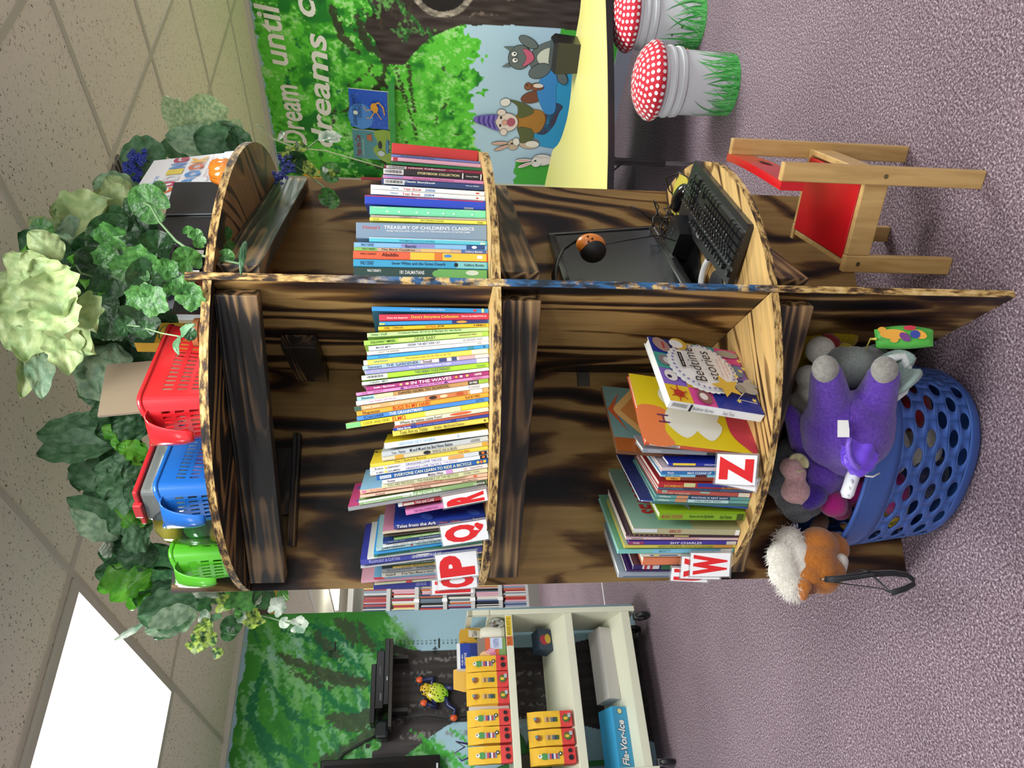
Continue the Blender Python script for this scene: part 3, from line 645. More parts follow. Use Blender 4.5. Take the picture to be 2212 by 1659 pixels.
rows=[
(1455,288,388,640,205,318,'#d93a34',[],'thick plain red hardback at the right end of the middle shelf'),
(1457,390,412,636,322,338,'#6f7fbe',[('t','THE PRINCE AND THE PAUPER',.10,.48,'#22263c')],'thin periwinkle book beside the thick plain red hardback'),
(1458,414,450,636,338,385,'#e9a9bd',[('r',.02,.07,'#b4303a')],'pale pink book between periwinkle and green spines'),
(1460,452,478,634,388,416,'#15703c',[],'thin dark green book right of the pale pink one'),
(1462,482,512,572,420,450,'#8c2340',[('bar',.02,.22),('t','rybook Collection',.24,.62,Wt,.2,.8),('t','VOLUME 2',.66,.8,'#d9a0ac',.35,.7)],'maroon collection volume with white script on its spine'),
(1463,513,574,562,451,505,'#221d20',[('bar',.0,.2),('t','STORYBOOK COLLECTION',.34,.76,'#efe3a0',.35,.7),('r',.79,.8,Wt),('t','Disney PRESS',.83,.95,Wt,.4,.6),('r',.975,.985,Wt)],'black collection volume with pale gold capitals on its spine'),
(1468,576,608,556,507,548,'#d98ab8',[('r',.02,.2,'#8a9ac4',.5,.95),('t','Princess Collection',.3,.7,'#b0285a',.3,.75)],'orchid pink collection volume with script lettering'),
(1478,610,666,546,550,596,'#2b3f70',[('bar',.02,.22),('t','Classic Storybook',.22,.52,Wt,.45,.85),('t','Disney PRESS',.82,.95,Wt,.5,.7)],'dark navy collection volume with white lettering'),
(1500,672,716,442,600,652,'#e9e9e6',[('t','Disney',.18,.24,'#3f6fa8'),('t','Year Book',.28,.44,'#c23038'),('t','2006',.47,.56,'#2f6ea5'),('r',.92,.95,'#c23038',.35,.65)],'white yearbook volume lettered 2006'),
(1508,718,762,442,654,690,'#ecebe6',[('t','Disney\'s',.17,.24,'#3f6fa8'),('t','Year Book',.27,.43,'#c23038'),('t','2004',.46,.55,'#2f6ea5'),('r',.92,.94,'#c23038',.35,.65)],'white yearbook volume lettered 2004'),
(1520,764,850,386,692,798,'#2342b8',[('r',.0,.98,'#a8355c',.86,.98),('t','PRESS FOR THE ADVENTURE',.42,.6,'#d9b0c0',.88,.96),('r',.82,.9,'#8f94a4',.0,.2)],'thick royal blue hardback with a maroon stripe along its spine'),
(1530,853,930,432,800,890,'#74d2a2',[('t','Meet the Dragons',.03,.14,'#e8f6ea',.8,.95),('t','Story about Welcomes',.78,.95,'#e8f6ea',.82,.94)]+[('e',x,.4,.012,.1,'#cdeedb') for x in (.15,.25,.4,.5,.63,.72,.88)],'mint green hardback with small pale sprigs on its spine'),
(1530,931,950,440,892,910,'#b9aaa2',[('t','NUMBERS 1-10',.25,.4,'#3b3436')],'thin taupe book beside the mint green hardback'),
(1530,952,984,432,912,945,'#ebe457',[('t','U.S.A.',.03,.08,'#5c5a2a'),('t','John Newbery Stories',.43,.63,'#5c5a2a'),('t','Golden',.92,.97,'#5c5a2a')],'bright yellow book next to the thick slate blue treasury'),
(1530,986,1136,304,942,1130,'#7d93a8',[('t',"Disney's",.05,.18,'#c84848',.55,.8),('t',"TREASURY OF CHILDREN'S CLASSICS",.21,.9,'#eef0f0',.62,.84),('t','FROM THE FOX AND THE HOUND TO THE HUNCHBACK OF NOTRE DAME',.23,.87,'#e6eaee',.45,.55)],'thick slate blue treasury with white capitals along its spine'),
(1528,1140,1180,428,1100,1145,'#5cc0d4',[('r',.0,.98,'#e9eef0',.86,.98),('t','THUMPERS LITTLE SISTERS',.25,.55,'#3a8094',.2,.6),('r',.94,.98,'#e4dfc8',.1,.5)],'turquoise book with a white edge line right of the treasury'),
(1528,1182,1228,284,1146,1196,'#86b8e2',[('r',.35,.6,'#8b86be',.2,.9),('r',.84,.98,'#2a4a80'),('t','WALT DISNEY',.05,.15,'#2b3550'),('t','Bambi',.38,.46,'#2a2438',.1,.7),('e',.9,.5,.02,.3,Wt)],'sky blue gallery volume with a lilac swirl on its spine'),
(1530,1229,1262,284,1197,1224,'#c9a98c',[('r',.0,.17,'#86b85c'),('r',.5,.72,'#e5b870'),('r',.80,.99,'#4a66a4'),('t','WALT DISNEY',.06,.16,'#28382a'),('t','The Black Cauldron',.2,.45,'#3d2420'),('t','Gallery Books',.83,.96,Wt,.1,.7)],'peach gallery volume with a green head to its spine'),
(1540,1263,1338,276,1226,1305,'#e2613c',[('r',.42,.99,'#efc23f'),('r',.6,.66,'#dc7a30'),('e',.7,.6,.03,.2,'#4a88c8'),('r',.92,.96,Wt,.35,.75),('t','WALT DISNEY',.05,.17,'#5a201c',.5,.75),('t','Aladdin',.21,.33,'#3f1a1a',.35,.8)],'orange and yellow gallery volume'),
(1542,1340,1408,278,1306,1376,'#3fa2cc',[('r',.76,.99,'#7fc8cc',.05,.95),('t','WALT DISNEY',.05,.15,'#183a5c'),('t','Snow White and the Seven Dwarfs',.28,.68,'#12365e',.35,.75),('e',.76,.5,.015,.3,K),('t','Gallery Books',.82,.97,'#3c4a3a',.25,.7)],'bright blue gallery volume, second from the central divider'),
(1545,1410,1508,280,1378,1482,'#26453f',[('r',.62,.99,'#6fae5c'),('e',.62,.5,.04,.35,'#6fae5c'),('t',"WALT DISNEY'S",.1,.2,Wt,.55,.8),('t','101 DALMATIANS',.34,.52,Wt,.4,.75),('e',.88,.65,.05,.25,'#d3ddcc'),('r',.0,.99,'#3a6a9c',.0,.12)],'dark green gallery volume against the central divider'),
]
shelf_books(rows,(4.365,700,260),PATH1R,Z1,lambda y:270-max(0,(600-y))*.118,'storybooks on the middle shelf right of the divider',depth=.21)
def blue_face(A,w,h):
    A.rect(0,0,w,h,'#2c6a86'); 
    for k in range(9): A.stroke([(w*.12,h*(.70-.022*k)),(w*.62,h*(.70-.022*k))],.0025,'#9fc4cc')
    A.text('snake hat',w*.3,h*.8,w*.5,h*.06,'#c9a040'); A.rect(w*.72,h*.10,w*.93,h*.19,'#dfe6e6'); A.rect(w*.74,h*.11,w*.91,h*.18,'#3e4a50')
    A.ell(w*.4,h*.25,w*.2,h*.03,'#5f8f98'); 
rows=[
(1638,350,415,552,364,430,'#c8344a',[('t','Dora the Explorer',.07,.26,Wt,.25,.55),('t',"Dora's Storytime Collection",.29,.72,'#f0d648',.2,.75),('t','Simon Spotlight/Nick Jr',.75,.98,Wt,.35,.65)],'crimson collection with yellow and white lettering'),
(1638,417,452,552,432,478,'#3b96d4',[('r',.66,.99,'#34306c'),('e',.75,.5,.05,.35,'#e0983a'),('r',.0,.05,'#d8d040',.1,.5)],'blue book with an orange and indigo foot'),
(1638,454,488,543,482,525,'#f2c020',[('t','SOBEL - CORRIGAN',.05,.22,'#4f3c14'),('t','TOW TRUCK',.42,.52,'#c03020',.2,.75),('t','JOE',.53,.59,K,.15,.85),('t','HMH',.86,.97,'#5a4a20')],'amber book lettered TOW TRUCK'),
(1638,490,530,432,552,590,'#bedc92',[('t','Siddals / Wolff',.03,.16,'#3c6a40'),('t','Compost Stew: An A to Z Recipe for the Earth',.25,.77,'#1f4a34',.3,.8)],'pale green book lettered Compost Stew'),
(1638,532,580,400,622,678,'#a4cf52',[('r',.27,.95,'#c3dd7c',.1,.9),('t','SULLIVAN * MEISEL',.05,.25,'#2c3a1c'),('t','DEAR BABY',.4,.57,'#6a6a48',.15,.85),('t','CANDLEWICK PRESS',.75,.9,'#6a2820',.4,.7)],'lime green book lettered DEAR BABY'),
(1638,582,626,447,680,728,'#eeeff0',[('t','MAGGIE SMITH',.06,.18,'#343a4a'),('t','DESSER THE BEST EVER CAT',.32,.59,'#2c3448'),('t','DELL DRAGONFLY BOOKS',.78,.95,'#8a8a90')],'white book lettered BEST EVER CAT'),
(1638,628,664,431,730,778,'#f0f0ee',[('t','I WANT THE BANANA',.08,.26,'#8c7c3c'),('t','Sanders & Stein - Johnson & Cousins',.44,.67,'#7c7c80',.35,.6),('t','HARPER',.9,.94,'#9a9a9a')],'white book with gold crate lettering above a plain foot'),
(1638,666,700,431,780,820,'#3fa0e2',[('t','Suzy Sound',.09,.17,'#14508c'),('r',.82,.87,'#3a8a9c'),('e',.96,.5,.008,.25,'#12406c')],'clear blue book with a small teal patch'),
(1640,702,752,396,824,875,'#efe05c',[('r',.0,.03,Wt),('r',.86,.99,'#e8e2c8'),('t','Salley/Stevens',.08,.19,'#3a8a8c'),('t','Why Epossumondas Has No Hair on His Tail',.33,.69,'#a07c28',.3,.75)],'yellow book with sandy lettering and cream foot'),
(1640,754,792,386,880,918,'#e6d6d8',[('r',.0,.45,'#a8c4e4'),('r',.6,.66,'#3c4a80'),('r',.7,.74,'#3c4a80'),('r',.76,.88,'#e0a8b0'),('t','Stewart - THE GARDENER - Small',.04,.54,'#4a4a5c',.15,.85)],'pale blue and pink book lettered THE GARDENER'),
(1640,794,838,410,920,968,'#9a9ad4',[('r',.9,.99,Wt),('t','Spinelli - Dyer',.05,.2,'#d0c8b0'),('t','When Mama Comes Home Tonight',.35,.69,'#f0f0f0',.25,.8)],'lavender book lettered Mama Comes Home'),
(1640,840,888,377,976,1024,'#a8d832',[('r',.0,.2,'#e8ead8'),('bar',.03,.18),('t','THE GREAT FUZZ FRENZY',.41,.69,'#4c2068',.25,.8),('t','harcourt',.9,.97,'#3c7060')],'bright lime book lettered FUZZ FRENZY'),
(1640,890,922,379,1030,1082,'#dfe9dc',[('t','SCIESZKA / SMITH',.06,.2,'#28332c'),('t','THE TRUE STORY OF THE 3 LITTLE PIGS BY A. WOLF',.25,.65,'#8cc4b4')],'off-white book lettered with three LITTLE PIGS'),
(1640,925,966,422,1088,1130,'#a83078',[('t','Stella / Bjorkman',.06,.23,Wt),('t','IN THE WAVES',.36,.69,Wt,.12,.88),('e',.28,.5,.012,.25,'#e8d070'),('e',.33,.5,.014,.28,'#f0c8a0'),('e',.73,.5,.013,.28,'#e89c3c'),('e',.77,.5,.013,.28,'#eadcd8'),('e',.82,.5,.013,.28,'#e8c860'),('t','HARPER',.88,.94,Wt)],'magenta book with white capitals and seashells'),
(1640,968,998,323,1140,1184,'#dd8cc0',[('t','STEEL',.04,.09,'#8a3c8c'),('t','VALIANT',.12,.2,'#8a3c8c'),('t','Pretty Minnie in Paris',.38,.64,'#6c3098',.2,.8),('e',.34,.5,.014,.3,'#5a2c78'),('e',.67,.5,.014,.3,'#5a2c78'),('t','DOUBLEDAY',.87,.95,'#a05890')],'bright orchid book just left of the magenta seashell book'),
(1640,1000,1042,331,1186,1232,'#bf9258',[('r',.0,.13,'#9ccad0'),('r',.13,.27,'#dcd8a4'),('r',.84,.92,'#2a2c24'),('r',.92,.995,'#8fb83c'),('t','Shannon',.03,.12,'#2c3c40'),('t','DAVID GOES TO SCHOOL.',.31,.7,'#241c14',.2,.8),('t','SKY PRESS',.85,.91,Wt)],'brown paper coloured book lettered GOES TO SCHOOL'),
(1650,1044,1088,323,1234,1272,'#f0efee',[('t','Just Imagine with Barney',.1,.3,'#c070a0'),('t','THE LYONS GROUP',.84,.93,'#55555c')],'plain white book left of the brown paper coloured one'),
(1655,1090,1134,304,1286,1332,'#d9a86c',[('r',.0,.05,'#3a5a4c'),('r',.52,.84,'#c87848'),('e',.58,.5,.03,.4,'#3a2418'),('e',.66,.5,.03,.35,'#e0c8a0'),('e',.78,.5,.03,.4,'#b85028'),('r',.86,.95,'#e4e4e4'),('t','THE PATCHWORK PATH',.26,.46,'#ece0c4',.25,.75),('t','Stroud - Bennett',.07,.19,'#ece0c4')],'tan patchwork patterned book'),
(1655,1136,1184,328,1332,1380,'#f2a434',[('t','Shannon',.04,.17,'#30241a',.15,.8),('t','BUGS IN MY HAIR!',.27,.55,'#c82c1c',.15,.9),('t','BLUE SKY PRESS',.82,.93,'#4a3018')],'orange book lettered BUGS IN MY HAIR'),
(1655,1186,1228,330,1382,1428,'#4888d4',[('t','SCHACHNER',.05,.2,'#173058',.2,.8),('t','THE GRANNYMAN',.24,.49,'#f0f0f0',.12,.88),('t','DUTTON',.9,.96,'#234a80')],'cornflower blue book with white capitals'),
(1660,1230,1284,222,1440,1518,'#e6d43c',[('r',.0,.1,'#7cc47c'),('t','LOOK AND FIND',.12,.3,'#a08a24'),('t','ELMO',.32,.41,'#d23c28',.1,.9),('r',.55,.8,'#ecdca0')],'tall leaning yellow look-and-find book',{'face':lambda A,w,h:(A.rect(0,0,w,h,'#8f8a74'),A.rect(0,h*.0,w,h*.85,'#c0b070'))}),
(1665,1286,1328,706,1432,1476,'#e9e4d4',[('r',.5,.99,'#e4d2c0'),('e',.7,.5,.12,.35,'#df6038'),('t','Where do babies come from?',.05,.5,'#5a5848',.15,.85)],'small cream book with an orange swirl on its spine'),
(1645,1332,1354,700,1478,1496,'#b4583c',[('e',.2,.5,.03,.4,'#3c5a80')],'thin rust coloured book below the orange swirl spine'),
(1645,1356,1386,692,1497,1528,'#2b3a94',[('t','Native Stories',.04,.18,Wt,.1,.9),('t',"Jingu: A Indian Children's Story",.24,.6,'#8ca0e0'),('t','RANDOM',.66,.78,'#8ca0e0')],'thin indigo book with pale lettering'),
(1648,1388,1440,686,1532,1578,'#dccb52',[('t','Toes Are to Tickle',.07,.36,'#77712c',.15,.85),('t','Roddie - MacDonald Denton',.43,.74,'#8c7c34'),('e',.96,.5,.01,.2,'#4c4420')],'mustard book lettered Toes'),
]
def smile_face(A,w,h):
    A.rect(0,0,w,h,'#d8c81c')
    for (x,y) in ((.25,.85),(.5,.6),(.4,.3),(.7,.8),(.75,.4)): A.stroke([(w*x,h*y),(w*x+.012,h*y-.012),(w*x+.028,h*y-.004)],.003,'#4a8a4c')
book_mesh('picture_book','blue hardback standing apart beside the central divider',(-.026,-.512,Z1+.001),math.radians(-3),0,.0105,.262,.185,'#3f97d4','picture books on the middle shelf left of the divider',spine=[('t','Sandy Snow and the Naming of Names',.33,.62,'#cfe4f4'),('e',.88,.5,.015,.3,'#d84848'),('r',.94,.96,'#e2d890')],faceL=blue_face)
phiL=lambda y:266-max(0,(y-640))*.052
shelf_books(rows,(4.609,700,600),PATH1L,Z1,phiL,'picture books on the middle shelf left of the divider')
rows=[
(1560,30,84,572,160,222,'#e9ebec',[('t','CURIOUS PEOPLE GOES TO THE HOSPITAL',.13,.49,'#7ab0cc'),('t','REY',.7,.72,'#5aa0cc')],'white spined book with a bright yellow cover side',{'face':smile_face}),
(1550,92,140,547,246,300,'#bcc2c4',[('t','Tom - Palmer',.09,.22,'#5c6468'),('t','M and M and the Bad News Babies',.26,.66,'#2c3438',.2,.8),('t','A GOLD BOOK',.83,.92,'#555c60')],'grey book lettered Bad News Babies'),
(1550,142,184,549,302,326,'#cfc6a8',[('r',.12,.2,'#d09c38'),('r',.94,.99,'#d09c38'),('e',.42,.5,.035,.4,K),('t','SNUG AS A BUG',.47,.7,'#6c6c60',.2,.8)],'beige striped book lettered SNUG'),
(1550,186,222,438,358,398,'#e3c844',[('t','The I Believe Bunny',.2,.47,'#8c7c24',.15,.85),('t','Tish Rabe',.74,.84,'#c05c28')],'tall yellow book rising behind the thin spines',{'face':lambda A,w,h:(A.rect(0,0,w,h,'#e9cf3a'),A.ell(w*.85,h*.93,.018,.018,K),A.ell(w*.85,h*.93,.012,.012,'#e9cf3a'),A.text('NONFICTI',w*.2,h*.84,w*.55,h*.05,'#cf4a28'))}),
(1543,226,264,436,400,432,'#e7e8ea',[('t','Rubin',.04,.11,'#4c4c58'),('t','Salmieri',.15,.25,'#4c4c58'),('t','DRAGONS LOVE TACOS',.3,.6,'#6c5c9c',.2,.8),('r',.66,.79,'#d8a05c'),('r',.79,.92,'#c4ccd6'),('r',.92,.99,K),('e',.955,.5,.013,.3,'#e87030'),('e',.13,.5,.012,.3,'#e2c84c')],'white book about tacos with an amber patch'),
(1543,266,302,438,434,474,'#e9eaee',[('t','RUBIN',.05,.11,'#4c4c58'),('t','SALMIERI',.15,.25,'#4c4c58'),('t','DRAGONS LOVE TACOS 2',.3,.6,'#6c5c9c',.2,.8),('t','THE SEQUEL',.62,.74,'#a08cb8'),('r',.93,.99,K),('e',.96,.5,.013,.3,'#e87030'),('e',.13,.5,.012,.3,'#e2c84c')],'white sequel book about tacos'),
(1543,304,350,497,474,514,'#1d5ca8',[('r',.03,.13,'#e9eef2',.2,.8),('t','RASCHKA',.04,.12,'#1d5ca8',.3,.7),('t','EVERYONE CAN LEARN TO RIDE A BICYCLE',.16,.85,'#e9e6b8',.2,.8),('e',.91,.5,.013,.3,'#e8c040'),('e',.94,.5,.013,.3,'#e07030'),('e',.97,.5,.013,.3,'#e8c040')],'strong blue book with cream capitals about riding a BICYCLE'),
(1543,352,392,552,516,548,'#e3dcdc',[('t','Kramer',.05,.12,'#4c4450'),('t','Mother Witch',.43,.57,'#4a3c48',.2,.8),('r',.6,.66,'#c890c8'),('e',.78,.5,.012,.3,'#cfc0a8'),('t','Harper & Row',.83,.95,'#8a8284')],'white book with a faint pink patch'),
(1543,394,436,548,550,592,'#d3d2a8',[('t','YOU ARE PRICELESS - THE PARABLE OF THE BICYCLE',.05,.72,'#7c7c5c',.22,.75),('t','Schreiber - Tierney',.77,.92,'#7c7c5c')],'khaki book lettered YOU ARE PRICELESS'),
(1543,438,472,342,606,645,'#e8b89c',[('e',.03,.5,.02,.25,'#c8609c'),('t','M. P. Robertson',.08,.2,'#c8886c'),('t','The Great DRAGON RESCUE',.4,.64,'#b46c4c',.2,.85),('e',.9,.5,.015,.3,'#d8603c')],'peach book lettered DRAGON RESCUE',{'face':lambda A,w,h:(A.rect(0,0,w,h,'#8fc0dc'),A.ell(w*.3,h*.3,w*.35,h*.3,'#b8d08c'),A.ell(w*.6,h*.8,w*.3,h*.08,'#e8eef0'),A.rect(w*.6,h*.65,w*.98,h*.95,'#d9a33c'))}),
(1543,474,500,343,650,688,'#e6bfa6',[('t','Russell',.12,.19,'#5c443c'),('t','GOLDILOCKS',.42,.55,'#5c443c',.1,.9),('t','Bonus Mass Press',.8,.92,'#4c3c34')],'thinner peach book left of the dragon one'),
(1543,502,544,332,705,755,'#8dae74',[('r',.0,.42,'#e6e8e4',.6,1),('r',.92,.99,'#3c4c3c'),('t','Ramsey/Cooper',.04,.18,'#e8f0e0',.1,.4),('t','Ruth and the Green Book',.34,.64,'#eef4e8',.15,.85),('t','Carolrhoda',.89,.98,Wt,.2,.7)],'leaf green book lettered Green Book'),
(1543,546,584,230,768,806,'#8c8c8e',[],'tall grey spined book with a pink starred cover',{'face':lambda A,w,h:(A.rect(0,0,w,h,'#c0487c'),A.star(w*.2,h*.93,.012,'#4058a8'),A.star(w*.6,h*.86,.012,'#4058a8'),A.star(w*.75,h*.95,.012,'#4058a8'))}),
(1540,600,640,700,728,765,'#c83444',[('r',.0,.05,Wt),('t','Hot and Cold',.2,.4,Wt,.1,.9),('r',.06,.18,'#e8e0d0',.1,.7)],'small red book tucked behind the R card',{'back':.01}),
(1540,642,738,768,802,842,'#d67cb4',[('t','THE HALLOWEEN PLAY',.1,.4,'#8c3c7c')],'small pink book behind the R card',{'t':.012,'back':.01,'face':lambda A,w,h:(A.rect(0,0,w,h,'#b878a8'),A.ell(w*.3,h*.8,.02,.01,'#5c8c4c'))}),
(1530,846,886,660,928,984,'#26357c',[('t','Tales from the Ark',.03,.46,'#e9e4d8',.2,.95),('t','Pearce - LeBorne',.5,.72,'#c86c5c',.3,.7),('t','Zonderkidz',.86,.97,'#d8c8c8')],'navy book with swirling blue waves on its cover',{'face':lambda A,w,h:(A.rect(0,0,w,h,'#2447b0'),[A.ell(w*(.15+.2*(i%4)),h*(.12+.13*i),.022,.012,'#4a7ae0',.5) for i in range(7)],A.rect(w*.5,h*.02,w*.9,h*.09,'#d0783c'))}),
(1530,888,914,556,988,1030,'#c2b49c',[('t','AM I',.55,.6,'#4a4038')],'wide dusty pink board book',{'face':lambda A,w,h:A.rect(0,0,w,h,'#c8849c')}),
(1528,916,934,562,1034,1050,'#4a3a2c',[('t','ANTOINETTE PORTIS',.05,.3,'#1c1814',.1,.9)],'thin dark brown book right of the Q card'),
(1526,936,958,662,1054,1082,'#7ca45c',[('t','HIDE AND SEEK',.2,.5,'#e0e8d0')],'thin moss green book between dark brown and dark blue ones'),
(1524,960,984,557,1086,1122,'#27427c',[('t','SCARY FAIRY NIGHT',.05,.22,'#90a4d0'),('t','BOB CANDLEVILLE',.36,.55,'#d0d8e8')],'dark blue thin book beside the moss green one'),
(1522,986,1008,557,1124,1150,'#dfe4e4',[('t','the story of a long walk',.1,.5,'#7c8488')],'thin off-white book behind the Q card'),
(1520,1010,1038,492,1152,1186,'#a8ccd0',[('t','JERRY PINKNEY',.05,.27,'#2c4048',.15,.85),('e',.33,.5,.012,.3,'#b03838'),('t','THE LION & THE MOUSE',.37,.6,'#3c5058')],'pale cyan book with dark capitals'),
(1518,1040,1068,472,1190,1214,'#2f9bdc',[],'thin vivid cyan-blue book right of the tall violet one'),
(1515,1070,1098,472,1216,1236,'#2f7c6c',[('t','MARIA SANTOS HELENE',.04,.33,'#143c30')],'thin sea green book beside the cyan-blue one'),
(1512,1100,1122,410,1240,1262,'#dfe2dc',[],'tall white thin book beside the violet-blue one'),
(1508,1124,1178,346,1264,1316,'#3c44a4',[('t','PLUSHURST & CLIFTON',.07,.32,'#b8b8e0'),('t','UNDERNEATH LILAC',.42,.66,Wt),('r',.46,.56,Wt,.6,.8)],'tall violet-blue book right of the P card'),
(1500,1180,1198,348,1324,1348,'#c9ccd0',[],'thin silver-grey book behind the P card'),
(1497,1200,1216,450,1312,1338,'#3a2c48',[],'small aubergine book next to the silver-grey one'),
(1494,1218,1240,562,1304,1324,'#2e6c5c',[('t','SMASH! MASH! CRASH!',.15,.5,'#d4e4d8')],'dark teal book lettered SMASH'),
(1492,1242,1262,650,1326,1348,'#c0a44c',[('t','LILY LEE - MARTIN BROWN',.1,.45,'#5c4c20')],'small ochre book right of the P card'),
(1490,1264,1300,547,1350,1386,'#94989c',[('t','Hen went away from Home',.05,.3,'#44484c'),('t','IF YOU TAKE A CAKE',.35,.55,'#2c3034')],'grey book lettered with a cake title'),
(1488,1302,1344,547,1390,1432,'#cac8bc',[('t','Numeroff',.04,.14,'#4a3c34'),('t','If You Take a Mouse to School',.2,.52,'#4a3c34')],'pale stone book left of the grey one'),
(1485,1346,1368,472,1434,1444,'#7cb4d8',[('r',.0,.1,'#b8343c')],'thin light blue book near the left end'),
(1482,1370,1400,352,1446,1492,'#d49cac',[],'tall pink book with a pale blue cloud shape',{'face':lambda A,w,h:(A.rect(0,0,w,h,'#e0a8b4'),A.ell(w*.6,h*.85,.05,.03,'#9cc0dc'))}),
(1478,1402,1424,476,1482,1502,'#ccd0a8',[('r',.3,.36,'#c83c3c')],'thin pale olive book by the left end'),
(1474,1428,1486,468,1498,1538,'#262c8c',[('t','ROBERTS AND SONS',.4,.5,'#a0a8e0')],'navy book at the very left end of the middle shelf'),
]
shelf_books(rows,(4.365,700,920),PATH1L,Z1,phiL,'picture books on the middle shelf left of the divider')
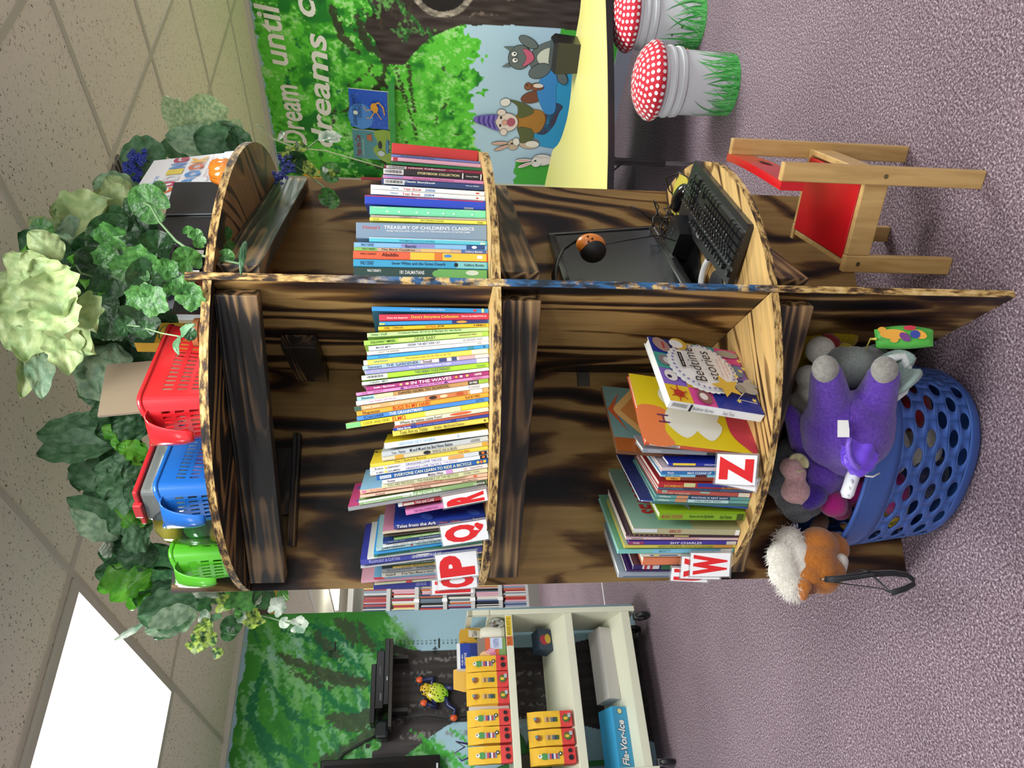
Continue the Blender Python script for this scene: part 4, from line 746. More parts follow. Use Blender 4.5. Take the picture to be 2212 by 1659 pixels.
# lower shelf, left bay
rows=[
(1740,105,160,582,38,100,'#8e96a0',[('r',.55,.9,'#3c3c42'),('t','YEZERSKI',.04,.16,'#d0d4d8'),('t','INSTEAD',.88,.95,Wt)],'slate grey spined book under the Z card',{'back':.005}),
(1745,225,262,880,212,246,'#22309c',[('r',.05,.3,'#e8cc40',.2,.9),('t','DIGGING FOR DINOSAURS',.4,.8,'#d0d4f0')],'ultramarine book behind the Z card',{'face':lambda A,w,h:(A.rect(0,0,w,h,'#2234b0'),A.ell(w*.5,h*.8,.03,.02,'#3c70d8'))}),
(1790,270,312,800,262,308,'#d6c6cc',[],'pale mauve book behind the Z card',{'face':lambda A,w,h:A.rect(0,0,w,h,'#cfc0c6')}),
(1800,314,358,800,312,345,'#2a70b0',[('t','Wells',.06,.13,'#e0e8f0'),('t','MAX CLEANS UP',.27,.52,'#e8eef4',.2,.8)],'azure book lettered CLEANS UP'),
(1800,360,390,790,346,372,'#84c4e0',[('t','Meissen - Anderson',.05,.2,'#24506c'),('r',.36,.48,'#581c24')],'light aqua book below the azure one'),
(1805,392,432,862,376,412,'#e09a34',[('r',.15,.5,'#7c3828'),('t','WELLS',.04,.12,'#5c3410'),('r',.5,.99,'#a83028')],'orange and russet book right of the red DOMENO one'),
(1850,462,528,767,436,490,'#b0262c',[('t','DOMENO',.06,.25,'#e0b040',.1,.5),('r',.26,.38,'#c8cc90',.2,.9),('r',.4,.82,'#243c90',.3,.95),('t','SURPRISES',.66,.92,'#d8a840',.05,.35)],'bright red book with a dark blue band',{'face':lambda A,w,h:A.rect(0,0,w,h,'#a8282c')}),
(1840,530,560,762,492,516,'#4a6484',[('t','THE MAGICIAN AND THE DINNER',.25,.65,'#28384c')],'dusty blue book below the bright red one'),
(1825,562,612,752,518,572,'#b4544c',[('r',.05,.1,'#8cb4a8',.5,.9),('r',.45,.55,'#8cb4a8',.5,.9),('t','DAVID WIESNER',.05,.35,'#e0b8a8',.1,.5),('r',.86,.98,'#ded8c8')],'brick red patterned book'),
(1815,614,650,730,580,618,'#5b9a98',[('t','Willems',.04,.16,'#e6eeea'),('r',.22,.34,'#c88c64'),('r',.35,.78,'#1d3364'),('t','WAITING IS NOT EASY!',.37,.76,'#eef0f0')],'teal reader with a navy title band'),
(1800,652,690,712,620,658,'#6aa4a0',[('t','Willems',.04,.16,'#e6eeea'),('r',.22,.34,'#c88c64'),('r',.35,.78,'#b4d4d4'),('t','CAN I PLAY TOO?',.42,.7,'#3c443c')],'teal reader with a pale title band'),
(1770,692,722,690,660,682,'#3d6c64',[],'dark sea-green reader at the foot of the teal pair'),
(1735,724,746,548,636,660,'#2a55a0',[('t','World Atlas',.03,.12,'#c8d4f0'),('e',.02,.5,.01,.3,Wt)],'tall deep blue star-dusted atlas',{'d':.235,'face':lambda A,w,h:(A.rect(0,0,w,h,'#1f2f74'),[A.ell(w*R.random(),h*R.random(),.0012,.0012,'#b8c4f0',n=6) for _ in range(40)])}),
(1745,800,880,772,808,858,'#7fa81e',[('t','MICHAEL / SCHROEDER',.03,.27,'#a83c40'),('t','Bunnie and the Big Bubble',.35,.63,'#34500c'),('t','Ann Frances',.7,.84,'#34500c'),('r',.9,.98,'#3c5014')],'bright lime hardback with dark creatures at its foot',{'d':.15,'face':lambda A,w,h:(A.rect(0,0,w,h,'#a4cc22'),A.poly([(w*.1,h*.62),(w*.35,h*.72),(w*.6,h*.70),(w*.55,h*.6)],'#e8ecec',.002),A.ell(w*.35,h*.16,.03,.025,'#26360e'),A.ell(w*.3,h*.06,.02,.015,'#26360e'))}),
(1750,985,1052,472,985,1012,'#b0aa84',[('r',.0,.22,'#d0d8d8',.3,.9),('t','SEABREAK ODDS',.33,.44,'#b04438',.3,.8),('r',.95,.99,'#e4e4e4')],'large sea-green hardback with big red letters',{'d':.28,'face':lambda A,w,h:(A.rect(0,0,w,h,'#8fb4a0'),A.rect(0,0,w,h*.45,'#b4ac84'),A.text('SEABREAK',w*.22,h*.66,w*1.0*.74,h*.2,'#c03a34',bold=.04),A.text('THE',w*.14,h*.58,w*.1,h*.08,'#c03a34'))}),
(1700,1056,1078,388,1018,1066,'#3c2430',[('r',.03,.38,'#a88c60',.15,.85)]+[('r',.035+.043*k,.068+.043*k,'#3c2430',.2,.8) for k in range(8)]+[('r',.42,.55,'#b4a46c')],'dark plum book patterned with little windows'),
(1660,1080,1108,388,1070,1104,'#d8b8bc',[('t','EQUESTRIENNE',.05,.15,'#343840'),('t','CORNIE TORNEO',.3,.65,'#c87c80')],'pale rose book with faded red capitals'),
(1650,1116,1158,417,1118,1158,'#45369a',[('r',.0,.14,'#8c3468'),('r',.9,.99,'#d0ccc4'),('t','Wells',.04,.1,'#e0d0e0'),('t','SHY CHARLES',.38,.67,'#ece8f4',.2,.8)],'deep purple book with white capitals'),
(1645,1160,1196,367,1164,1198,'#d0c454',[('r',.8,.97,'#dc9c48'),('t','LEONTYNE PRICE: VOICE OF A CENTURY',.3,.8,'#74681c')],'olive yellow book with an orange foot',{'face':lambda A,w,h:A.rect(0,0,w,h,'#b4c08c')}),
(1640,1200,1252,294,1214,1262,'#7cc4bc',[('r',.3,.88,'#80c0dc',.1,.9),('t','MERCY',.35,.45,'#4c8c94'),('r',.88,.98,'#e4e4de')],'tall pale turquoise book with a leafy cover',{'d':.235,'face':lambda A,w,h:(A.rect(0,0,w,h,'#74b490'),A.ell(w*.4,h*.5,w*.25,h*.45,'#a0cc88'),A.stroke([(w*.2,h*.9),(w*.4,h*.93),(w*.5,h*.88)],.004,'#3c6c4c'),A.stroke([(w*.75,h*.95),(w*.8,h*.85)],.004,'#3c6c4c'))}),
(1625,1256,1292,560,1264,1298,'#dcd8c8',[('r',.1,.4,'#2c4c8c',.3,.6),('r',.14,.2,'#e0d060',.3,.6)],'thin cream book above the W card'),
(1610,1296,1386,580,1300,1404,'#e0825a',[],'salmon orange hardback behind the W card',{'d':.15}),
(1600,1388,1440,470,1392,1446,'#2c1c5c',[('r',.1,.28,'#d8dce0',.1,.9),('r',.12,.15,'#b0303c'),('r',.18,.21,'#b0303c'),('r',.3,.42,'#2c6c44'),('t',"IT'S MY",.44,.55,'#c0d0c8')],'dark violet book with a candy-striped patch',{'face':lambda A,w,h:A.rect(0,0,w,h,'#5a2c34')}),
(1590,1444,1466,392,1450,1470,'#3c1c5c',[],'thin grape coloured book near the lower shelf end'),
(1580,1468,1536,300,1478,1534,'#9ca8b4',[('r',.05,.5,'#4c6c94',.1,.25)],'pale steel grey book at the left end of the lower shelf'),
]
phi2=lambda y:236-max(0,(y-1000))*.05
shelf_books(rows,(5.3525,1280,960),PATH2L,Z2,phi2,'picture books on the lower shelf',depth=.2)
# the leaning books
def star_at(A,x,y,r,c='#e8c860'): A.star(x,y,r,c)
def bedtime(A,w,h):
    cols=['#26389c','#ecc632','#4aa89c','#e0509c','#8c6cc8','#26389c']
    # 4 by 4 patches round the edge
    g=[['#ecc632','#e0509c','#26389c','#26389c'],['#8c6cc8','#8c6cc8','#26389c','#26389c'],['#4aa89c','#4aa89c','#4aa89c','#8c6cc8'],['#26389c','#ecc632','#4aa89c','#e0509c']]
    for i in range(4):
        for j in range(4):
            # i across (left to right), j down from the top
            c=[['#ecc632','#8c6cc8','#4aa89c','#26389c'],['#e0509c','#ecc632','#4aa89c','#ecc632'],['#26389c','#26389c','#8c6cc8','#4aa89c'],['#26389c','#26389c','#8c6cc8','#e0509c']][j][i]
            A.rect(w*i/4,h*(3-j)/4,w*(i+1)/4,h*(4-j)/4,c)
    A.ell(w*.12,h*.88,.013,.013,'#c03c2c'); 
    for a in range(6): A.stroke([(w*.12,h*.88),(w*.12+.028*math.cos(a),h*.88+.022*math.sin(a))],.003,'#c03c2c')
    A.ell(w*.38,h*.90,.02,.016,'#e9e4e0'); A.ell(w*.36,h*.92,.006,.006,'#3c2c50'); A.ell(w*.62,h*.9,.02,.018,'#8c8488'); A.ell(w*.62,h*.88,.012,.01,'#d8d4d0'); A.ell(w*.88,h*.88,.028,.02,'#b09088',.4); A.rect(w*.82,h*.85,w*.93,h*.875,'#c04040')
    A.ell(w*.9,h*.63,.022,.018,'#22262c'); A.ell(w*.88,h*.62,.013,.012,'#e9e9e4'); A.poly([(w*.95,h*.62),(w*.99,h*.60),(w*.95,h*.65)],'#e08030')
    A.ell(w*.9,h*.4,.02,.02,'#2a2428'); A.ell(w*.9,h*.38,.012,.014,'#e9e4dc'); A.ell(w*.82,h*.42,.014,.012,'#e6b8c8'); A.ell(w*.9,h*.13,.014,.03,'#a8a49c'); A.ell(w*.62,h*.10,.022,.014,'#6c88b0'); A.ell(w*.11,h*.62,.024,.018,'#8c5c5c'); A.ell(w*.11,h*.63,.012,.01,'#e9dcd8')
    # white scalloped medallion
    cx,cy,rx,ry=w*.56,h*.52,w*.36,h*.34
    for k in range(36):
        a=2*math.pi*k/36; A.ell(cx+rx*math.cos(a),cy+ry*math.sin(a),.0085,.0085,'#f4f4f2',n=12)
    A.ell(cx,cy,rx,ry,'#f4f4f2',n=48)
    for k in range(36):
        a=2*math.pi*(k+.5)/36; A.ell(cx+rx*.95*math.cos(a),cy+ry*.95*math.sin(a),.004,.0032,'#8c8cc0',n=10)
    A.text('Bedtime',w*.30,h*.55,w*.53,h*.125,'#2c2c34',rot=.06); A.text('stories',w*.35,h*.385,w*.46,h*.12,'#2c2c34',rot=.06)
    A.rect(w*.48,h*.73,w*.72,h*.775,'#17171a'); A.text('tiny moon',w*.5,h*.738,w*.2,h*.028,'#f0f0f0')
    A.ell(w*.86,h*.72,.022,.022,'#d6b040'); A.ell(w*.85,h*.75,.016,.018,'#f4f4f2')
    A.text('Heart warming',w*.42,h*.33,w*.28,h*.028,'#c86c7c'); A.text('stories to read and share',w*.40,h*.29,w*.34,h*.028,'#c86c7c'); A.text('at bedtime',w*.47,h*.25,w*.2,h*.028,'#c86c7c')
    A.star(w*.26,h*.36,.042,'#d6b040'); A.ell(w*.28,h*.13,.018,.026,'#a8a49c',-.4); A.ell(w*.36,h*.1,.011,.012,'#a8a49c'); A.ell(w*.40,h*.09,.006,.014,'#a8a49c',.5); A.ell(w*.34,h*.05,.006,.014,'#a8a49c',-.2); A.stroke([(w*.2,h*.2),(w*.08,h*.3),(w*.06,h*.1)],.003,'#c8c4bc'); A.ell(w*.26,h*.21,.016,.012,'#8c8880')
    for x,y in ((.1,.12),(.05,.3),(.55,.12),(.45,.2),(.72,.08),(.6,.07)): A.star(w*x,h*y,.008,'#e8d068')
# local: x thickness, y depth; the front cover is the +x side and faces the room
def leaning(name,label,A0,az,W_,H_,t,lean,cov,face,group,spine=(),pages='#f0efe9'):
    """book whose FRONT cover faces out; A0 bottom front-left corner, az direction of the bottom edge"""
    rz=math.radians(az)-math.pi/2     # local y along the bottom edge
    T=thing(name,label,'book',A0,0,group); T.rotation_mode='QUATERNION'
    q=Matrix.Rotation(rz,3,'Z')@Matrix.Rotation(-math.radians(lean),3,'Y'); T.rotation_quaternion=q.to_quaternion()
    b=.0022; mb=MB().box(-t,-t+b,0,W_,0,H_,bev=.0006).box(-b,0,0,W_,0,H_,bev=.0006).box(-t,0,0,b,0,H_,bev=.001); mb.build('cover',mat(cov,.4,coat=.3),T)
    MB().box(-t+b,-b,b,W_-.004,.003,H_-.003).build('pages',mat(pages,.9,vary=.1,bscale=60),T)
    A=Art((.0001,0,0),(0,1,0),(0,0,1),(1,0,0),.00015,.35); face(A,W_,H_); A.build('cover_print',T)
    if spine:
        A=Art((-t,-.0003,H_),(0,0,-1),(1,0,0),(0,-1,0),.00015,.4)
        for s in spine:
            if s[0]=='t': A.text(s[1],s[2]*H_,.3*t,(s[3]-s[2])*H_,.42*t,s[4])
            elif s[0]=='r': A.rect(s[1]*H_,.05*t,s[2]*H_,.95*t,s[3])
            elif s[0]=='bar':
                A.rect(s[1]*H_,.15*t,s[2]*H_,.85*t,'#dcdcd8')
                for k in range(16): xx=s[1]+(s[2]-s[1])*(.06+.055*k); A.rect(xx*H_,.35*t,(xx+(s[2]-s[1])*.024)*H_,.8*t,'#2a2a2a')
        A.build('spine_print',T)
    return T
gl='books leaning at the front of the lower shelf'
leaning('storybook','square white-spined storybook with colourful animal patches leaning face out',(-.270,-.508,Z2+.003),32.5,.233,.238,.022,-11,'#eef0f2',bedtime,gl,[('bar',.03,.2),('r',.215,.24,K),('t','Bedtime Stories',.25,.47,'#33333c'),('t','Kate Toms',.57,.69,'#33333c')])
def yel(A,w,h):
    A.rect(0,0,w,h,'#e4cc1c'); A.blob([(0,h*.75),(w*.2,h*.8),(w*.5,h*.75),(w*.5,h),(0,h)],'#e88048'); 
    for (x,y,r) in ((.35,.62,.05),(.5,.42,.05),(.3,.4,.04),(.7,.62,.05)): A.blob([(w*x-r,h*y),(w*x,h*y+r*.9),(w*x+r,h*y+.01),(w*x+.01,h*y-r)],'#eef0e6')
    A.blob([(w*.05,.0),(w*.1,h*.12),(w*.3,h*.2),(w*.7,h*.16),(w*.9,.0)],'#c83c54'); A.text('H',w*.3,h*.74,w*.12,h*.1,'#5c2c5c')
leaning('storybook','yellow, orange and red watercolour book leaning behind the square one',(-.350,-.452,Z2+.003),27,.215,.285,.012,-10,'#d85a34',yel,gl,[('bar',.04,.3),('t','the Smithsons',.5,.68,'#4c3c1c')],'#e8dcc8')
def clock(A,w,h):
    A.rect(0,0,w,h,'#5d7f7c'); A.rect(0,0,w*.2,h,'#8c4c20')
    A.text('R',w*.06,h*.70,w*.09,h*.07,'#e8dcb4'); A.text('A',w*.06,h*.5,w*.09,h*.07,'#e8dcb4')
    A.poly([(w*.28,h*.35),(w*.95,h*.35),(w*.95,h*.78),(w*.62,h*.94),(w*.28,h*.78)],'#b8783c'); A.poly([(w*.22,h*.76),(w*.62,h*.97),(w*1.0,h*.76),(w*.95,h*.72),(w*.62,h*.9),(w*.27,h*.72)],'#c8a060')
    A.poly([(w*.30,h*.88),(w*.62,h*1.0),(w*.9,h*.88),(w*.62,h*.955)],'#a84c28'); A.ell(w*.61,h*.62,.045,.045,'#d8c494'); A.ell(w*.61,h*.62,.035,.035,'#8c5c2c'); A.ell(w*.61,h*.62,.022,.022,'#3c2414')
leaning('storybook','tall teal and brown book with a wooden clock house on its cover',(-.352,-.385,Z2+.003),30,.22,.33,.010,-7,'#6c4020',clock,gl,[('t','ZERNIG',.4,.55,'#d8b070')])
# letter cards
def letter_card(ch,quad,N_,label,P0,extra=.004):
    """quad: picture corners top-left, bottom-left, bottom-right, top-right seen upright"""
    P=[onpl(x,y,P0,N_) for x,y in quad]
    c=sum(P,Vector())/4; Y=((P[0]+P[3])/2-(P[1]+P[2])/2); hh=Y.length; Y.normalize(); X=((P[3]+P[2])/2-(P[0]+P[1])/2); ww=X.length; X=(X-Y*X.dot(Y)).normalized(); N=X.cross(Y)
    T=thing('letter_card',label,'shelf label card',tuple(c),0,'letter cards on the bookshelves'); T.rotation_mode='QUATERNION'; T.rotation_quaternion=Matrix((X,Y,N)).transposed().to_quaternion()
    MB().box(-ww/2,ww/2,-hh/2,hh/2,-.001,0).build('card',mat('#f2f2f4',.35,coat=.4),T)
    w2,h2=ww/2+extra,hh/2+extra
    MB().box(-w2,w2,-h2,h2,-.0028,-.0016).box(-w2,w2,-h2,-h2+.003,-.003,.001).box(w2-.002,w2,-h2,h2,-.0028,.0008).build('plastic_sleeve',mat('#ffffff',.08,trans=.95),T)
    A=Art((-ww/2,-hh/2,.0002),(1,0,0),(0,1,0),(0,0,1),.0002,.4); A.text(ch,ww*.07,hh*.07,ww*.86,hh*.86,'#dc1c20',bold=.06); A.build('letter',T)
def c6(x,y): return (700+x/4.365,920+y/4.365)
def c7(x,y): return (1280+x/5.3525,960+y/5.3525)
Nn=lambda a:Vector((math.cos(math.radians(a)),math.sin(math.radians(a)),0))
letter_card('R',[c6(1140,785),c6(1553,690),c6(1520,605),c6(1108,665)],Nn(236),'white card with a red letter R',(-.405,-.43,Z1))
letter_card('Q',[c6(1112,1140),c6(1555,1062),c6(1525,885),c6(1103,945)],Nn(234),'white card with a red letter Q',(-.475,-.365,Z1))
letter_card('P',[c6(1065,1460),c6(1450,1405),c6(1440,1178),c6(1055,1220)],Nn(234),'white card with a red letter P, in front of the O card',(-.535,-.285,Z1))
letter_card('O',[c6(1075,1545),c6(1440,1525),c6(1440,1360),c6(1070,1400)],Nn(234),'white card with a red letter O, half covered by the P card',(-.548,-.268,Z1))
letter_card('N',[c6(1020,1590),c6(1420,1575),c6(1400,1440),c6(1015,1460)],Nn(234),'white card with part of a red letter, lowest behind the O card',(-.562,-.25,Z1))
letter_card('Z',[c7(1520,440),c7(1995,440),c7(1790,165),c7(1345,125)],Nn(235)+Vector((0,0,.25)),'white card with a red letter Z, on the lower shelf edge',(-.385,-.47,Z2+.01))
letter_card('Y',[c7(1480,450),c7(1945,508),c7(1850,440),c7(1380,300)],Nn(235)+Vector((0,0,.2)),'white card mostly hidden under the Z card',(-.395,-.455,Z2+.01))
letter_card('W',[c7(1150,1520),c7(1628,1525),c7(1548,1260),c7(1112,1262)],Nn(236)+Vector((0,0,.15)),'white card with a red letter W, at the lower shelf end',(-.560,-.27,Z2))
letter_card('V',[c7(1045,1540),c7(1520,1560),c7(1440,1310),c7(1005,1305)],Nn(236)+Vector((0,0,.15)),'white card half hidden behind the W card',(-.568,-.262,Z2))
letter_card('U',[c7(915,1565),c7(1360,1600),c7(1300,1440),c7(905,1435)],Nn(236)+Vector((0,0,.15)),'lowest of the three cards at the lower shelf end',(-.578,-.25,Z2))
# ================================================================ on the desk shelf (right bay)
ZD=Z2+.001
def oriented(name,label,cat,loc,az,group=None): return thing(name,label,cat,loc,math.radians(az),group)
# monitor
mo=oriented('computer_monitor','black flat computer monitor standing on the desk shelf','monitor',(.300,-.170,ZD),38)
B_=mat('#1b1c1e',.38,coat=.2); S_=mat('#26282c',.22,coat=.5)
tl=math.radians(-6); Xt=Matrix.Translation((0,0,.055))@Matrix.Rotation(tl,4,'X')
mb=MB().box(-.205,.205,0,.035,0,.34,0,Xt,bev=.006); mb.build('housing',B_,mo,auto=True)
mb=MB()
for bx in ((-.205,-.188,-.006,.002,0,.34),(.188,.205,-.006,.002,0,.34),(-.19,.19,-.006,.002,.322,.34),(-.19,.19,-.007,.002,0,.026)): mb.box(*bx,0,Xt,bev=.0015)
mb.build('bezel',mat('#202124',.3,coat=.3),mo,auto=True)
MB().box(-.189,.189,-.002,.001,.026,.323,0,Xt).build('screen',S_,mo)
mb=MB(); 
for k in range(5): mb.ball((.13+k*.012,-.0085,.013),(.003,.001,.003),0,Xt,n=8)
mb.build('buttons',mat('#c9ccd0',.4),mo)
A=Art(Xt@Vector((-.03,-.0076,.008)),(1,0,0),(0,0,1),(0,-1,0),.0002); A.text('DELL',0,0,.034,.009,'#8a8d92'); A.build('logo',mo)
MB().box(-.03,.03,.03,.05,0,.2).build('neck',B_,mo); mb=MB().lathe([(0,0),(.11,0),(.11,.008),(.03,.014),(0,.014)],28,X=Matrix.Translation((0,.06,0))); mb.build('stand_base',B_,mo,smooth=False)
# keyboard
kb=Vector((.132,-.572,ZD)); 
kt=oriented('keyboard','black full-size keyboard lying at the front of the desk shelf','keyboard',(.303,-.368,ZD+.002),37.5)
Xk=Matrix.Rotation(math.radians(5),4,'X')
mb=MB().prism([(-.225,-.082),(-.218,-.088),(.218,-.088),(.225,-.082),(.225,.070),(.218,.076),(.10,.076),(.095,.084),(-.07,.084),(-.075,.076),(-.218,.076),(-.225,.070)],0.004,.020,0,Xk)
mb.build('keyboard_case',mat('#17181b',.42,coat=.25),kt)
mb=MB(); km=0
rowsK=[(.058,[(-.215+i*.019,.016) for i in (0,)]+[(-.215+.019*i+.006*((i-2)//4+1),.016) for i in range(2,14)]+[(.062+i*.019,.016) for i in range(3)]),
 (.030,[(-.215+i*.019,.016) for i in range(13)]+[(.032,.034)]+[(.062+.0+i*.019,.016) for i in range(3)]+[(.135+i*.019,.016) for i in range(4)]),
 (.011,[(-.210,.026)]+[(-.186+i*.019,.016) for i in range(12)]+[(.039,.025)]+[(.062+i*.019,.016) for i in range(3)]+[(.135+i*.019,.016) for i in range(3)]),
 (-.008,[(-.207,.031)]+[(-.181+i*.019,.016) for i in range(11)]+[(.034,.034)]+[(.135+i*.019,.016) for i in range(3)]),
 (-.027,[(-.202,.042)]+[(-.171+i*.019,.016) for i in range(10)]+[(.030,.044)]+[(.081,.016)]+[(.135+i*.019,.016) for i in range(4)]),
 (-.046,[(-.210,.024),(-.184,.022),(-.160,.022),(-.095,.1),(-.030,.022),(-.006,.022),(.018,.022),(.040,.02)]+[(.062+i*.019,.016) for i in range(3)]+[(.145,.036),(.173,.016)])]
allk=[]
for y,ks in rowsK:
    for x,w in ks: allk.append((x,y,w))
for x,y,w in allk:
    y=y-.012; z=.020
    mb.add([(x-w/2,y-.0085,z),(x+w/2,y-.0085,z),(x+w/2,y+.0085,z),(x-w/2,y+.0085,z),(x-w/2+.002,y-.006,z+.008),(x+w/2-.002,y-.006,z+.008),(x+w/2-.002,y+.007,z+.008),(x-w/2+.002,y+.007,z+.008)],[(0,1,5,4),(1,2,6,5),(2,3,7,6),(3,0,4,7),(4,5,6,7)],0,Xk)
o=mb.build('keys',mat('#141619',.33,coat=.4),kt); tag(o,kind='stuff')
A=Art(Xk@Vector((0,0,.0283)),Xk.to_3x3()@Vector((1,0,0)),Xk.to_3x3()@Vector((0,1,0)),None,.0002)
for i,(x,y,w) in enumerate(allk):
    if w<.02: A.text('QWERTYUIOPASDFGHJKLZXCVBNM1234567890'[i%36],x-.0045,y-.012,.003,.0045,'#c8ccd0')
A.build('key_legends',kt)
A=Art(Xk@Vector((.03,.060,.0203)),Xk.to_3x3()@Vector((1,0,0)),Xk.to_3x3()@Vector((0,1,0)),None,.0002); A.text('DELL',0,0,.026,.007,'#c8ccd0'); A.build('logo',kt)
# mouse, mouse pad, speaker, ring base, wires
mp=oriented('mouse_pad','yellow mouse mat under the black mouse','mouse mat',(.500,-.135,ZD),25)
MB().prism([(.0+.085*math.cos(a),.075*math.sin(a)) for a in [2*math.pi*i/28 for i in range(28)]],0,.003).build('mat_sheet',mat('#d9c94a',.5),mp)
ms=oriented('computer_mouse','glossy black mouse near the back panel','mouse',(.492,-.165,ZD+.003),100)
mb=MB().ball((0,0,.010),(.055,.031,.026),n=28); 
for i,v in enumerate(mb.v): mb.v[i]=(v[0],v[1]*(1-.10*math.cos(v[0]*50)),max(v[2],0))
mb.build('mouse_shell',mat('#111214',.15,coat=.9),ms,smooth=True); MB().box(.02,.045,-.002,.002,.030,.0335,bev=.001).build('scroll_wheel',mat('#3a3c40',.5),ms)
sp=oriented('desktop_speaker','black angular device with small buttons behind the keyboard','speaker',(.345,-.200,ZD),20)
mb=MB().prism([(-.045,-.05),(.03,-.055),(.05,-.02),(.045,.055),(-.04,.05)],0,.065); mb.build('speaker_body',mat('#15161a',.35,coat=.3),sp); mb=MB().ball((.01,-.02,.066),(.004,.004,.001),n=8).ball((.01,-.005,.066),(.004,.004,.001),n=8); mb.build('buttons',mat('#4a4c50',.4),sp)
rg=oriented('webcam_ring_stand','white curved ring stand beside the divider behind the keyboard','stand',(.130,-.315,ZD),15)
mb=MB(); pts=[(.085*math.cos(a),.085*math.sin(a),.012) for a in [math.radians(d) for d in range(-60,200,8)]]; mb.tube(pts,.011,8,flat=.8); mb.build('curved_arm',mat('#eef0f2',.3,coat=.4),rg,smooth=True)
MB().lathe([(0,0),(.05,0),(.05,.004),(0,.006)],24).build('foot_plate',mat('#22242a',.4),rg)
wr=oriented('cable_bundle','tangle of thin black computer cables at the back corner of the desk','cables',tuple(onpl(1425,500,(0,-.10,0),(0,1,0)))[:2]+(ZD,),0)
rr=random.Random(4)
for k in range(11):
    p=Vector((rr.uniform(-.06,.06),rr.uniform(-.02,.05),.01)); pts=[]
    for i in range(20):
        pts.append(p.copy()); p+=Vector((rr.uniform(-.03,.03),rr.uniform(-.02,.02),rr.uniform(-.018,.022))); p.z=min(.14,max(.004,p.z)); p.x=min(.10,max(-.12,p.x)); p.y=min(.05,max(-.04,p.y))
    q=[pts[0]]
    for a,b in zip(pts,pts[1:]): q+=[(a+b)/2,b]
    MB().tube(q,.0022,6).build('cable',mat('#101113',.4),wr,smooth=True)
MB().tube([(.09,-.03,.004),(.13,-.02,.03),(.15,-.06,.05),(.13,-.12,.03),(.09,-.15,.01)],.0022,6).build('cable',mat('#101113',.4),wr,smooth=True)
MB().box(-.10,-.06,-.03,.01,.0,.03,bev=.006).build('plug_adapter',mat('#2c3c8c',.4),wr)
# headphones hanging on the monitor corner
hp=thing('headphones','black headphones with a pumpkin-orange ear cup hooked over the monitor','headphones',(.36,-.17,.94))
c0=onpl(1258,540,(.36,-.17,.9),(0,1,0)); a0=onpl(1250,520,(.36,-.16,.9),(-.3,1,0)); 
pts=[onpl(x,y,(.30,-.22,.9),(-.4,1,0)) for x,y in ((1262,520),(1240,522),(1215,540),(1203,565),(1197,590),(1198,612),(1203,630))]
o=MB().tube([Vector(p)-hp.location for p in pts],.012,8,flat=.4).build('headband',mat('#141416',.35,coat=.3),hp,smooth=True)
ec=onpl(1276,528,(.36,-.26,.9),(-.4,1,0))-hp.location
rot=Matrix.Rotation(math.radians(25),3,'Z')
MB().ball(ec,(.030,.028,.040),n=24).build('ear_cup',mat('#e8862c',.4,coat=.4),hp,smooth=True,label='orange pumpkin-faced ear cup')
MB().ball(ec-RT*.017-Vector((0,0,.006)),(.032,.036,.036),n=24).build('ear_cushion',mat('#121214',.6),hp,smooth=True)
mb=MB(); f=Vector((-.30,-.95,0)).normalized(); r_=Vector((.95,-.30,0))
for dx,dz in ((-.008,.006),(.006,.008),(0,-.004)):
    c=ec+f*.0290+r_*(dx+.010)+Vector((0,0,dz+.004)); mb.add([c-r_*.004,c+r_*.004,c+Vector((0,0,.007))],[(0,1,2)])
mb.build('pumpkin_face',mat('#141010',.5),hp)
MB().tube([ec+Vector((0,0,-.03)),ec+Vector((.02,.01,-.10)),ec+Vector((.05,.03,-.2)),ec+Vector((.06,.08,-.27))],.0016,6).build('headphone_cable',mat('#101113',.4),hp,smooth=True)
